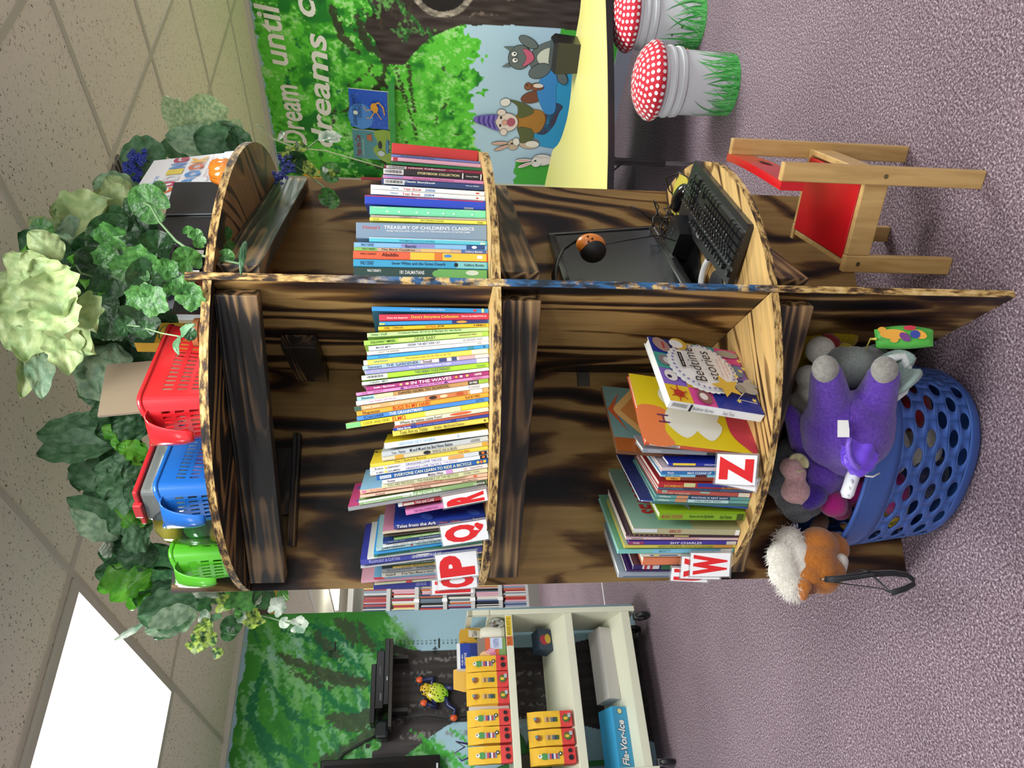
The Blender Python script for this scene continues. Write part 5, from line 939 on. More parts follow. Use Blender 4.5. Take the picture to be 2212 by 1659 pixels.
# ================================================================ storage bins on top
def bin_(color,corner,az,label,L_=.285,W_=.125,H_=.135,dark='#000000'):
    T=oriented('storage_bin',label,'plastic basket',(corner[0],corner[1],Z3+TS+.001),az,'plastic bins on the top shelf')
    def wallpt(s,z,k=0):
        """s around the rim 0..1 , z height; taper to the bottom"""
        hw,hl=W_/2,L_/2; r=.03
        per=[(-hl,-hw),(hl,-hw),(hl,hw),(-hl,hw)]
        f=.86+.14*(z/H_)
        # rounded rectangle
        n=s*4; i=int(n)%4; t=n-int(n); a=per[i]; b=per[(i+1)%4]
        x=a[0]+(b[0]-a[0])*t; y=a[1]+(b[1]-a[1])*t
        # round the corners
        cx=min(max(x,-hl+r),hl-r); cy=min(max(y,-hw+r),hw-r); dx,dy=x-cx,y-cy; d=math.hypot(dx,dy)
        if dx and dy and d>0:
            x=cx+dx/d*r; y=cy+dy/d*r
        x*=f; y*=f
        dip=0
        return Vector((x+hl,y+hw,z))
    seg=[40,18,40,18]; S=[]; 
    for i in range(4): S+=[(i+j/seg[i])/4 for j in range(seg[i])]
    nz=14; mb=MB(); nS=len(S); V=[]
    for j in range(nz+1):
        z=H_*j/nz
        for s in S:
            zz=z
            p=wallpt(s,zz); 
            # front wall dips toward the handle
            q=max(0,1-abs(p.x-.0)/.07)*.5*(j/nz)**3
            p.z-=.035*q*(1-min(1,abs(p.y-W_/2)/(W_/2))**2)
            V.append(p)
    F=[]
    for j in range(nz):
        band=j in (3,4,6,7,9,10)
        for i in range(nS):
            side=int(S[i]*4); t=S[i]*4-side; k=i-sum(seg[:side]); n=seg[side]
            hole=False
            if (j in (2,3,5,6,8,9)) and side in (0,2) and 6<=k<n-8: hole=(k%2==0)
            if (j in (2,3,5,6,8,9)) and side in (1,3) and 3<=k<n-3 and k%2==0: hole=True
            if hole: continue
            F.append((j*nS+i,j*nS+(i+1)%nS,(j+1)*nS+(i+1)%nS,(j+1)*nS+i))
    mb.add(V,F); b=[wallpt(s,0) for s in S]; mb.add(b,[tuple(range(nS))])
    o=mb.build('basket_wall',mat(color,.28,coat=.5),T,smooth=False)
    so=o.modifiers.new('t','SOLIDIFY'); so.thickness=.0022; so.offset=1
    # rolled rim
    pts=[V[nz*nS+i] for i in range(nS)]+[V[nz*nS]]
    mb=MB().tube(pts,.0062,8,caps=False); mb.build('rim',mat(color,.25,coat=.6),T,smooth=True)
    # scoop handle on the front end (x=0 side), hanging outward and down
    mb=MB(); n=12; secs=[]
    prof=[(0.004,H_-.018),(-.016,H_-.010),(-.030,H_-.020),(-.038,H_-.045),(-.041,H_-.075),(-.040,H_-.100),(-.034,H_-.112)]
    for i,(x,z) in enumerate(prof):
        w=W_*(.40,.36,.27,.21,.18,.155,.10)[i]
        for k in range(9):
            u=(k-4)/4; secs.append((x+.010*u*u*(1 if i>1 else .3),W_/2+w*u,z))
    m=9; mb.add(secs,[(i*m+k,i*m+k+1,(i+1)*m+k+1,(i+1)*m+k) for i in range(len(prof)-1) for k in range(m-1)])
    o=mb.build('scoop_handle',mat(color,.22,coat=.7),T,smooth=True); so=o.modifiers.new('t','SOLIDIFY'); so.thickness=.004
    sb=o.modifiers.new('b','SUBSURF'); sb.levels=1; sb.render_levels=1
    return T
bin_('#d4222a',(-.252,-.515),33,'red plastic bin with slots and scoop handle, nearest the divider',L_=.30,W_=.13)
bin_('#1f6cc4',(-.408,-.362),37,'blue plastic bin between the red and green ones',L_=.26,W_=.125)
bin_('#5cc02c',(-.540,-.208),40,'lime green plastic bin at the left end of the top shelf',L_=.22,W_=.10)
# things in the bins
T=oriented('craft_board','flat brown cardboard sheet in clear wrap standing in the red bin','cardboard',(-.13,-.36,1.87),25)
MB().box(-.10,.055,0,.006,0,.235,0,Matrix.Rotation(math.radians(-8),4,'Y')).build('board_sheet',mat('#8a7a66',.35,coat=.5),T)
T=oriented('crayon_box','yellow and green crayon box standing in the red bin','box',(-.015,-.31,1.90),25)
MB().box(-.035,.035,0,.03,0,.165).build('carton',mat('#d9a828',.5),T)
A=Art((-.035,-.0002,0),(1,0,0),(0,0,1),(0,-1,0),.0003); A.rect(0,.12,.07,.165,'#2f5c3c'); A.ell(.036,.10,.028,.017,'#2f5c3c'); A.ell(.036,.10,.025,.014,'#e2b83c'); A.text('Crayola',.015,.095,.042,.012,'#20302a'); A.rect(.01,.045,.03,.06,'#e6e0cc'); A.rect(.035,.02,.06,.05,'#e6e0cc'); A.build('carton_print',T)
T=oriented('lidded_container','clear container with a red lid behind the blue bin','container',(-.36,-.245,Z3+TS),33)
MB().box(-.06,.12,-.02,.08,0,.19,bev=.01).build('tub',mat('#cfd6d0',.2,trans=.7),T); MB().box(-.065,.125,-.025,.085,.19,.202,bev=.004).box(-.075,-.06,.01,.05,.186,.206,bev=.003).build('lid',mat('#d62c34',.35,coat=.4),T)
T=oriented('toy_jar','clear rounded jar of coloured toys between the blue and green bins','jar',(-.43,-.175,Z3+TS),0)
MB().lathe([(0,0),(.06,0),(.075,.03),(.078,.10),(.07,.15),(.05,.175),(0,.185)],32).build('jar_shell',mat('#e6f0f2',.05,trans=1.0),T,smooth=True)
for k,(x,y,z,c) in enumerate([(.0,-.02,.03,'#d84858'),(.035,.01,.035,'#58c45c'),(-.035,.0,.03,'#e8c83c'),(.0,-.015,.085,'#58c878'),(-.02,.02,.14,'#e6d040'),(.03,-.02,.12,'#3c9c4c'),(-.03,-.02,.08,'#48b850')]):
    o=MB().ball((x,y,z),.026,n=14).build('toy_ball',mat(c,.4),T,smooth=True)
for nm,(x,y,z),c in (('toy_block',(-.31,-.24,1.862),'#c83c8c'),('toy_block',(-.27,-.215,1.862),'#e08050'),('toy_block',(-.345,-.255,1.862),'#d8a0d8'),('toy_block',(-.235,-.185,1.862),'#c8b0a0')):
    tag(MB().box(x-.018,x+.018,y-.018,y+.018,z-.015,z+.06,bev=.005).build(nm,mat(c,.5)),'coloured block seen through the slots of the blue bin','toy',group='blocks in the blue bin')
# ================================================================ behind on the top shelf, right side
def panel_book(name,label,cat,P0,P1,H_,t,tilt,cov,art=None,spine=None,group=None):
    """cover facing out between floor-plan points P0 (left) and P1 (right)"""
    P0=Vector(P0);P1=Vector(P1);w=(P1-P0); L_=w.length; az=math.atan2(w.y,w.x)
    T=thing(name,label,cat,P0,az,group); X=Matrix.Rotation(math.radians(tilt),4,'X')
    MB().box(0,L_,0,.002,0,H_,0,X).box(0,L_,t-.002,t,0,H_,0,X).box(0,.002,0,t,0,H_,0,X).build('cover',mat(cov,.25,coat=.7),T)
    MB().box(.002,L_-.003,.002,t-.002,.003,H_-.003,0,X).build('pages',mat('#efece2',.8),T)
    if art:
        R3=X.to_3x3(); A=Art(R3@Vector((0,-.0002,0)),R3@Vector((1,0,0)),R3@Vector((0,0,1)),R3@Vector((0,-1,0)),.0003,.25); art(A,L_,H_); A.build('cover_print',T)
    return T
def coding(A,w,h):
    A.rect(0,0,w,h,'#e6e6ea'); A.text('My First',w*.12,h*.83,w*.42,h*.06,'#2f80c8'); A.ell(w*.05,h*.86,.006,.006,'#c03030'); A.rect(w*-.0+.003,h*.90,w*.11,h*.94,'#b0b0b4')
    x=.06
    for ch,c in zip('CODING',('#d86c2c','#c8285c','#d8d8dc','#e0c84c','#5c8cc8','#b02858')): A.text(ch,w*x,h*.64,w*.135,h*.15,c,bold=.05); x+=.155
    x=.10
    for ch,c in zip('BOOK',('#4c8cd0','#3f86cc','#c8582c','#e0a82c')): A.text(ch,w*(x+.1),h*.45,w*.16,h*.15,c,bold=.05); x+=.19
    A.text('Packed with flaps and lots more to',w*.28,h*.385,w*.66,h*.03,'#a83848'); A.text('help you code without a computer!',w*.30,h*.345,w*.62,h*.03,'#a83848')
    A.rect(w*.02,h*.02,w*.98,h*.31,'#2f74b8'); A.rect(w*.47,h*.02,w*.475,h*.31,'#e6e6ea'); A.ell(w*.75,h*.18,.024,.024,'#e08c6c'); A.ell(w*.25,h*.42,.020,.020,'#e9eef2'); A.ell(w*.14,h*.25,.014,.014,'#7cb06c')
    A.star(w*.55,h*.24,.018,'#c84858',8,.6); A.ell(w*.25,h*.15,.025,.012,'#e2c06c',.5)
ZT=Z3+TS
panel_book('activity_book','white picture book with multicoloured capitals propped up on the top shelf','book',(.362,-.355,ZT+.001),(.560,-.225,ZT+.001),.285,.022,-9,'#e6e6ea',coding)
tp=onpl(478,372,(.44,-.38,1.9),(-.4,1,0))
T=thing('toy_pumpkin','small shiny orange plastic pumpkin in front of the white picture book','pumpkin',(tp.x,tp.y,ZT))
for k in range(8):
    a=2*math.pi*k/8; MB().ball((.017*math.cos(a),.017*math.sin(a),.034),(.018,.018,.033),n=14).build('pumpkin_rib',mat('#e88424',.18,coat=.9),T,smooth=True)
panel_book('red_box','thin red game box with a white sticker behind the picture book','box',(.27,-.20,ZT),(.40,-.145,ZT),.36,.03,-4,'#c8283c',lambda A,w,h:(A.rect(w*.05,h*.9,w*.9,h*.96,'#b8bcc0'),A.text('INDOOR',w*.05,h*.5,w*.5,h*.06,'#f0e0e0')))
# black magazine boxes
T=oriented('magazine_file','black glossy two-panel magazine file on the top shelf','magazine box',(.262,-.405,ZT+.001),17)
Xm=Matrix.Rotation(math.radians(-4),4,'X')
MB().box(0,.115,0,.10,0,.165,0,Xm,bev=.002).build('file_body',mat('#202327',.28,coat=.5),T); MB().box(-.100,-.002,.004,.10,0,.175,0,Xm,bev=.002).build('file_body',mat('#1c1f23',.28,coat=.5),T)
MB().box(-.002,.0,-.0005,.002,0,.17,0,Xm).build('seam',mat('#8a8e94',.3,metal=.6),T)
T=oriented('wire_rack','black grid-sided rack holding white label cards by the divider','rack',(.030,-.475,ZT+.001),18)
mb=MB(); 
for k in range(5): mb.box(0+k*.032,.006+k*.032,0,.004,0,.125)
for k in range(4): mb.box(0,.134,0,.004,.0+k*.04,.006+k*.04)
mb.build('rack_side',mat('#0e0f11',.35,coat=.4),T); mb=MB().box(0,.134,.004,.09,0,.004).box(0,.134,.086,.09,0,.125).box(.130,.134,.004,.09,0,.125); mb.build('rack_frame',mat('#0e0f11',.35,coat=.4),T)
for i in range(4):
    for j in range(2):
        MB().box(.010+i*.032,.030+i*.032,.006,.010,.010+j*.045,.040+j*.045).build('label_card',mat(('#d8d8d4','#b8b4ac','#cfcfcf')[(i+j)%3],.5),T)
for k,(c,h_) in enumerate([('#22304c',.20),('#e0dcd4',.195),('#303238',.205),('#c8c8cc',.19),('#7c2c34',.198),('#dcdcdc',.20),('#1c2430',.202),('#b8a878',.196)]):
    T=oriented('comic_book','%s comic standing in a row behind the black rack'%('dark blue','cream','charcoal','pale grey','maroon','white','near-black','khaki')[k],'book',(.075+k*.0135,-.375+k*.004,ZT),14,'comics behind the black rack')
    MB().box(0,.010,0,.13,0,h_).build('cover',mat(c,.35,coat=.4),T); MB().box(.002,.008,.0005,.128,.001,h_+.0005).build('pages',mat('#e4e0d4',.8),T)
T=thing('terracotta_planter','terracotta plant pot against the top of the divider','plant pot',(-.045,-.395,ZT)); MB().lathe([(0,0),(.026,0),(.031,.055),(.034,.055),(.034,.068),(.03,.068),(.027,.055),(0,.05)],28).build('pot',mat('#a8683c',.7),T)
# ================================================================ leaves
def leafmat(c,c2=None,crinkle=.35,sc=40,gloss=.45):
    m,nt,b=nodes('leaf'); L=nt.links; tc=nd(nt,'ShaderNodeTexCoord'); n=nd(nt,'ShaderNodeTexNoise',i_Scale=sc,i_Detail=4); L.new(tc.outputs['Object'],n.inputs[0])
    r=ramp(nt,[(.38,c),(.62,c2 or c)]); L.new(n.outputs[0],r.inputs[0]); L.new(r.outputs[0],b.inputs['Base Color']); b.inputs['Roughness'].default_value=gloss
    v=nd(nt,'ShaderNodeTexVoronoi',i_Scale=sc*.9,feature='DISTANCE_TO_EDGE'); L.new(tc.outputs['Object'],v.inputs[0])
    bp=nd(nt,'ShaderNodeBump',i_Strength=crinkle,i_Distance=.006); L.new(n.outputs[0],bp.inputs['Height']); L.new(bp.outputs[0],b.inputs['Normal'])
    b.inputs['Subsurface Weight'].default_value=0
    tr=nd(nt,'ShaderNodeBsdfTranslucent'); L.new(r.outputs[0],tr.inputs[0]); mx=nd(nt,'ShaderNodeMixShader'); mx.inputs[0].default_value=.28
    out=nt.nodes['Material Output']; L.new(b.outputs[0],mx.inputs[1]); L.new(tr.outputs[0],mx.inputs[2]); L.new(mx.outputs[0],out.inputs[0]); return m
LM={'P':leafmat('#b2c088','#8fa670',.7),'S':leafmat('#7a9c7e','#a6c09c',.9,55),'D':leafmat('#2d5636','#48724a',.8,55),'G':leafmat('#4f9a2c','#6cb03c',.5),'M':leafmat('#4a7650','#6a926c',.8,50),
 'K':leafmat('#1e4022','#345c32',.7,60,.35),'H':leafmat('#31622c','#548c42',.8,70,.35),'V':leafmat('#2c5430','#b4cc5c',.3,75,.3),'W':leafmat('#7c9c84','#dfe8d8',.3,30,.4),'L':leafmat('#86a67c','#bccc9c',1.0,90)}
def leaf(mb,B,Tp,w,N,curl=.2,ruf=.12,scal=0,shape=.8,seed=0,cup=.15,nu=14,nv=26,mi=0):
    """a cupped, ruffled leaf from B to Tp"""
    B=Vector(B);Tp=Vector(Tp);ax=Tp-B;L_=ax.length; ax.normalize(); N=(Vector(N)-ax*Vector(N).dot(ax)).normalized(); S=ax.cross(N); V=[]
    rr=random.Random(seed); ph=[rr.uniform(0,6.28) for _ in range(4)]
    for j in range(nv+1):
        t=j/nv; c=B+ax*(L_*t)+N*(curl*L_*4*t*(1-t)*.5)+N*(-curl*L_*.6*max(0,t-.75))
        ww=w/2*(math.sin(math.pi*min(1,max(0.0,t))**shape)**.62)*(1+.075*scal*abs(math.cos(t*11+ph[0]))*2-.05*scal)+w*.012
        for i in range(-nu//2,nu//2+1):
            u=i/(nu/2); e=abs(u)
            r=ruf*w*(math.sin(t*9+ph[1]+(2 if u>0 else 0))*.5+math.sin(t*19+ph[2]*(1 if u>0 else -1))*.35)*e**2+cup*w*e*e
            r+=.05*ruf*w*math.sin(17*t+9*u+ph[3])*3-.05*w*math.exp(-(u/.13)**2)+.022*w*math.sin(t*34-abs(u)*9)*e
            V.append(c+S*(ww*u)+N*r)
    m=nu+1; mb.add(V,[(j*m+i,j*m+i+1,(j+1)*m+i+1,(j+1)*m+i) for j in range(nv) for i in range(m-1)],mi)
def roundleaf(mb,C_,r,N,up,lobes=0,seed=0,cup=.15,vein=.06):
    C_=Vector(C_); N=Vector(N).normalized(); up=Vector(up); up=(up-N*up.dot(N)).normalized(); S=up.cross(N); V=[C_]; n=36; rr=random.Random(seed); ph=rr.uniform(0,6)
    rings=5
    for j in range(1,rings+1):
        for i in range(n):
            a=2*math.pi*i/n; notch=1-.5*math.exp(-((a-math.pi)/.22)**2)
            q=r*j/rings*notch*(1+(.10*math.cos(lobes*a)+.05*math.cos(lobes*3*a) if lobes else 0)*(j/rings))
            V.append(C_+up*(q*math.cos(a))*1.08+S*(q*math.sin(a))+N*(cup*r*(j/rings)**2*(1+.7*math.sin(3*a+ph))+vein*r*math.cos((lobes or 7)*a)*(j/rings)*(1 if j<rings else .3)))
    F=[(0,1+i,1+(i+1)%n) for i in range(n)]
    for j in range(rings-1): F+=[(1+j*n+i,1+(j+1)*n+i,1+(j+1)*n+(i+1)%n,1+j*n+(i+1)%n) for i in range(n)]
    mb.add(V,F)
TOC=lambda P:(CP-Vector(P)).normalized()
def bunch(name,label,cat,leaves,group=None,stem=None,seed=0):
    """leaves: (kind, x0,y0, x1,y1, width_px, depth, options) in picture positions, placed at their real distance"""
    P0=at(leaves[0][1],leaves[0][2],leaves[0][6]); T=thing(name,label,cat,P0,0,group)
    for k,l in enumerate(leaves):
        kind,x0,y0,x1,y1,w,d=l[:7]; o=l[7] if len(l)>7 else {}; mb=MB(); s=d/FPX; rr=random.Random(seed*31+k)
        if kind in 'PSDGMLVW' and not o.get('round'):
            B=at(x0,y0,d)-P0; Tp=at(x1,y1,d-o.get('fwd',.04))-P0; N=TOC(P0)+Vector((rr.uniform(-.5,.5),rr.uniform(-.3,.3),rr.uniform(-.2,.6)))
            leaf(mb,B,Tp,w*s,N,o.get('curl',rr.uniform(.1,.3)),o.get('ruf',.14),o.get('scal',1),o.get('shape',.85),seed*13+k,cup=rr.uniform(-.15,.32))
        else:
            C_=at(x0,y0,d)-P0; up=at(x1,y1,d)-P0-C_; N=TOC(P0)+Vector((rr.uniform(-.35,.35),rr.uniform(-.3,.3),rr.uniform(-.1,.5)))
            roundleaf(mb,C_,w*s,N,up,o.get('lobes',0),seed*17+k)
        ob=mb.build('leaf',LM[kind],T,smooth=True)
    if stem:
        for pts,r in stem: MB().tube([at(x,y,d)-P0 for x,y,d in pts],r,6).build('stem',mat('#7a9a6c',.5),T,smooth=True)
    return T
gA='artificial leaf bunches on top of the bookcase'
bunch('artificial_cabbage_leaves','pale lime cabbage leaf bunch reaching highest above the red bin','artificial plant',[
 ('P',125,640,8,548,85,1.72),('P',120,635,55,540,70,1.70),('P',150,620,70,560,70,1.66),('P',120,660,-8,650,95,1.74),('P',112,668,8,752,105,1.74),('P',112,672,55,785,85,1.72),('P',112,600,145,690,105,1.64,{'scal':2}),
 ('P',118,640,150,735,95,1.62,{'scal':2}),('P',130,700,150,812,70,1.68,{'scal':2}),('P',60,745,44,862,42,1.76),('S',82,735,92,862,55,1.78),('P',160,650,208,718,80,1.66,{'scal':2}),('P',150,690,205,765,62,1.70,{'scal':2}),('P',95,590,60,585,70,1.68),('P',135,560,60,500,60,1.70),('P',60,640,-20,600,80,1.76)],gA,seed=1)
bunch('artificial_cabbage_leaves','sage crinkled leaf bunch between the pale lime leaves and the red bin','artificial plant',[
 ('S',245,760,150,800,105,1.95,{'scal':2}),('S',250,790,170,852,85,1.93,{'scal':2}),('S',250,740,215,845,80,1.92,{'scal':2}),('S',215,750,130,770,80,1.98),('S',235,730,140,740,70,1.95),('G',300,800,200,845,35,1.98),('S',250,700,190,700,70,1.9)],gA,seed=2)
bunch('artificial_cabbage_leaves','dark green leaf bunch behind the front end of the red bin','artificial plant',[
 ('D',300,880,165,842,60,2.05),('D',300,880,190,895,70,2.03),('D',310,850,220,870,60,2.0,{'scal':2}),('D',310,900,205,935,60,2.04,{'scal':2}),('D',310,870,250,840,60,1.98),('D',315,930,240,915,60,2.0,{'scal':2}),('D',300,900,260,960,60,2.02),('D',300,850,280,900,70,1.97,{'scal':2})],gA,seed=3)
bunch('artificial_cabbage_leaves','broad mid-green leaf spreading left with bright lettuce leaves at its foot','artificial plant',[
 ('M',255,945,78,935,90,2.10,{'curl':.1,'ruf':.06}),('M',255,958,82,985,75,2.08,{'curl':.1,'ruf':.06}),('M',240,940,140,915,70,2.12),('G',300,960,218,925,45,2.02,{'scal':2}),('G',310,960,240,950,50,2.0,{'scal':2}),('G',318,985,250,960,40,1.98,{'scal':2}),('G',320,1000,275,950,40,1.99,{'scal':2})],gA,seed=4)
bunch('artificial_cabbage_leaves','grey-green ruffled leaf bunch above the blue bin','artificial plant',[
 ('D',320,1000,215,975,75,2.12,{'scal':2}),('M',315,1010,240,990,75,2.08,{'scal':2}),('M',300,1000,150,1040,80,2.14),('M',320,1030,200,1010,60,2.08,{'scal':2}),('M',325,1050,205,1055,60,2.06,{'scal':3}),('M',320,1060,225,1078,60,2.04,{'scal':3}),('D',330,1020,260,1020,60,2.0,{'scal':3}),('D',325,1060,265,1050,60,1.99,{'scal':3}),('M',200,1000,170,1062,60,2.15)],gA,seed=5)
bunch('artificial_cabbage_leaves','bright lettuce leaves over the clear jar','artificial plant',[
 ('G',325,1085,240,1080,50,2.08,{'scal':2}),('G',325,1100,245,1100,45,2.06,{'scal':2}),('G',330,1110,260,1135,40,2.1),('G',300,1120,285,1160,30,2.12)],gA,seed=6)
bunch('artificial_cabbage_leaves','long folded dusty green leaves leaning out above the jar','artificial plant',[
 ('M',265,1160,145,1072,60,2.16,{'curl':.3}),('S',255,1165,150,1100,50,2.12,{'curl':.3}),('D',270,1150,185,1055,60,2.2),('M',330,1130,260,1150,60,2.1),('M',320,1150,265,1180,60,2.08),('D',330,1190,240,1180,60,2.2),('M',290,1100,235,1150,60,2.13),('W',245,1180,215,1190,40,2.14)],gA,seed=7)
bunch('artificial_cabbage_leaves','dark leaf and lime leaf bunch at the left end of the bookcase top','artificial plant',[
 ('D',330,1200,212,1195,80,2.2),('D',320,1220,205,1240,70,2.18),('D',345,1200,250,1205,60,2.14),('G',330,1215,215,1265,60,2.16,{'scal':2}),('G',330,1235,240,1300,55,2.14,{'scal':2}),('G',325,1250,285,1320,45,2.15,{'scal':2}),('G',300,1240,210,1275,40,2.17,{'scal':3}),
 ('M',430,1290,290,1285,80,2.16,{'scal':1}),('M',430,1300,300,1330,90,2.12,{'scal':1}),('S',425,1320,310,1365,60,2.10),('M',420,1290,330,1380,70,2.14),('D',400,1270,300,1270,60,2.2),('W',310,1345,245,1383,14,2.1),('D',360,1180,330,1230,70,2.25),('D',360,1225,340,1270,60,2.22)],gA,seed=8)
bunch('artificial_leafy_stem','pale embossed leaves standing behind the white picture book','artificial plant',[
 ('L',425,318,352,205,55,2.45,{'ruf':.05,'curl':.05}),('L',440,318,378,212,50,2.44,{'ruf':.05}),('L',470,320,432,205,95,2.42,{'ruf':.06,'shape':1.1,'curl':.05}),('L',480,325,518,258,50,2.40),('S',510,330,360,300,70,2.38),('M',515,320,420,290,80,2.36),('M',520,330,470,262,60,2.37),('M',440,330,345,315,60,2.4),('D',522,330,505,272,50,2.35)],gA,seed=9)
bunch('artificial_leafy_stem','dull green leaf with blue blossom left of the white picture book','artificial plant',[
 ('M',360,330,258,345,75,2.3,{'curl':.1}),('M',340,370,270,400,60,2.32),('S',300,410,262,395,40,2.34)],gA,seed=10)
bunch('artificial_leafy_stem','pale translucent leaves arching over the middle of the top shelf','artificial plant',[
 ('P',255,475,110,455,75,2.0,{'curl':.3}),('S',260,470,40,555,70,2.02),('P',235,460,265,400,60,1.98),('P',150,490,245,430,90,1.96,{'scal':2}),('S',230,500,120,500,80,1.96),('P',300,450,175,440,70,2.05),('S',190,540,95,510,50,1.9),('P',340,470,250,520,70,1.96),('D',160,580,45,500,80,1.92),('D',150,590,60,570,80,1.9),('D',200,620,110,560,80,1.9),('D',260,640,170,620,80,1.86),('K',250,520,200,560,60,1.85),('S',300,420,200,395,70,2.08),('P',280,440,230,380,60,2.04),('L',200,500,120,450,70,2.0),('S',330,470,240,470,70,1.98),('P',140,520,60,470,50,1.98),('K',230,560,160,640,70,1.9),('D',300,520,220,480,70,1.95),('D',350,500,290,470,50,1.9),('S',120,600,50,610,60,1.9),('K',270,600,200,590,70,1.88),('K',320,560,300,500,60,1.86),('D',230,700,150,690,80,1.95),('K',280,720,200,730,80,1.95),('K',330,700,300,750,60,1.9)],gA,seed=11)
bunch('geranium_plant','dark glossy geranium leaves spilling over the divider top','artificial plant',[
 ('H',240,510,205,500,32,1.74,{'lobes':5}),('H',305,565,290,540,38,1.70,{'lobes':7}),('H',270,580,240,570,30,1.72,{'lobes':7}),('H',228,555,200,545,24,1.72,{'lobes':7}),('K',250,600,220,610,40,1.76,{'lobes':5}),('H',330,648,350,660,34,1.62,{'lobes':5}),('H',302,640,285,650,28,1.64,{'lobes':7}),('H',412,640,440,655,30,1.58,{'lobes':5}),('H',396,620,400,600,24,1.60,{'lobes':5}),('H',365,622,350,612,13,1.60,{'lobes':5}),
 ('H',362,580,375,590,22,1.62,{'lobes':5}),('H',350,575,340,560,14,1.64,{'lobes':5}),('G',163,572,160,550,18,1.74),('G',182,607,185,625,18,1.74),('G',150,600,150,610,14,1.78),('G',60,535,50,545,20,1.82),('G',85,532,95,540,12,1.81),('H',92,498,85,480,24,1.84),('K',200,580,180,560,45,1.82),('K',300,690,280,700,40,1.74,{'lobes':5}),('K',240,690,230,700,45,1.8,{'lobes':5}),('K',340,540,330,520,40,1.8),('K',180,670,160,680,50,1.86),('K',280,470,300,500,40,1.85),('K',330,600,300,610,50,1.72),('K',120,560,110,540,50,1.88),('G',225,635,215,640,14,1.7,{'lobes':5})],gA,seed=12,
 stem=[([(240,520,1.78),(260,560,1.76),(300,600,1.74),(360,650,1.66)],.004),([(163,572,1.75),(175,590,1.76),(215,600,1.8)],.0025)])
bunch('ivy_trailing_stem','large round leaf on a long green stem crossing the black files','artificial plant',[
 ('H',325,440,300,425,42,1.78),('H',404,562,395,550,30,1.66),('H',410,500,425,485,14,1.68),('H',425,508,430,520,14,1.68),('H',478,490,470,480,13,1.72),('H',490,505,495,490,14,1.70),('H',475,515,465,505,14,1.70),('H',495,530,505,540,12,1.68),('H',490,553,500,555,16,1.64),('H',430,525,415,520,12,1.68),('H',345,405,340,395,14,1.8)],gA,seed=13,
 stem=[([(285,425,1.8),(325,445,1.77),(345,480,1.76),(380,520,1.72),(420,548,1.68),(470,560,1.65),(520,570,1.63)],.0028)])
T=bunch('ivy_trailing_stem','twisted narrow leaf hanging over the top shelf edge by the divider','artificial plant',[('D',530,520,520,592,14,1.6,{'curl':.3}),('H',436,520,450,545,10,1.62)],gA,seed=14)
bunch('ivy_trailing_stem','single folded pale leaf on a thin stem in front of the red bin','artificial plant',[
 ('M',390,725,384,765,18,1.52,{'curl':.3,'shape':.9}),('M',392,728,418,700,20,1.52,{'curl':.3}),('K',270,705,262,690,22,1.66),('K',315,712,330,720,20,1.62),('K',410,720,420,740,15,1.54)],gA,seed=15,stem=[([(255,700,1.68),(300,705,1.64),(350,720,1.58),(390,727,1.53)],.0016)])
bunch('variegated_ivy','variegated ivy trailing down the left end of the bookcase','artificial plant',[
 ('W',425,1275,470,1290,36,2.12),('V',480,1300,505,1285,22,2.10,{'round':1,'lobes':5}),('H',520,1300,540,1280,30,2.08,{'lobes':5}),('W',450,1320,430,1345,26,2.08),('M',475,1330,455,1345,20,2.06,{'lobes':5}),('V',430,1345,455,1370,40,2.05),('V',425,1390,445,1400,20,2.02,{'round':1,'lobes':5}),('V',450,1380,470,1370,18,2.02,{'round':1,'lobes':5}),('V',470,1410,490,1405,12,2.0,{'round':1,'lobes':3}),('V',545,1320,570,1345,28,2.04),('V',545,1340,560,1345,18,2.03,{'round':1,'lobes':5}),
 ('W',600,1310,610,1290,20,2.04,{'round':1,'lobes':5}),('G',610,1300,612,1270,26,2.1),('W',645,1350,668,1345,18,2.0,{'round':1,'lobes':5}),('W',615,1345,605,1355,12,2.02,{'round':1}),('K',570,1290,560,1330,24,2.1),('K',500,1350,480,1360,22,2.07),('H',500,1270,520,1260,22,2.16,{'lobes':5}),('W',520,1330,535,1345,24,2.08),('V',460,1290,480,1270,22,2.14),('K',445,1300,430,1290,24,2.15),('W',555,1290,560,1300,30,2.12),('K',495,1370,480,1380,16,2.04)],gA,seed=16,
 stem=[([(430,1270,2.14),(480,1300,2.1),(520,1320,2.07),(570,1330,2.05),(620,1345,2.02),(650,1350,2.0)],.0022),([(450,1330,2.08),(430,1380,2.03),(470,1405,2.0)],.0018)])
bunch('variegated_ivy','ivy sprig with blue blossoms beside the right end of the top shelf','artificial plant',[
 ('W',690,300,740,295,22,2.2,{'curl':.3}),('W',700,290,735,305,20,2.2),('V',648,320,640,305,14,2.15,{'round':1}),('V',625,335,640,350,18,2.14,{'round':1}),('V',655,352,690,380,26,2.12),('K',640,350,665,372,24,2.14),('V',700,375,728,372,18,2.1),('H',715,372,690,360,22,2.08),('H',708,425,730,440,20,2.06),('H',718,435,728,425,16,2.06),('W',610,285,600,305,10,2.25),('W',712,355,700,372,20,2.1)],gA,seed=17,
 stem=[([(600,330,2.2),(640,330,2.16),(665,320,2.16),(690,300,2.2)],.002),([(620,350,2.15),(660,372,2.12),(700,405,2.08),(712,430,2.06)],.002)])
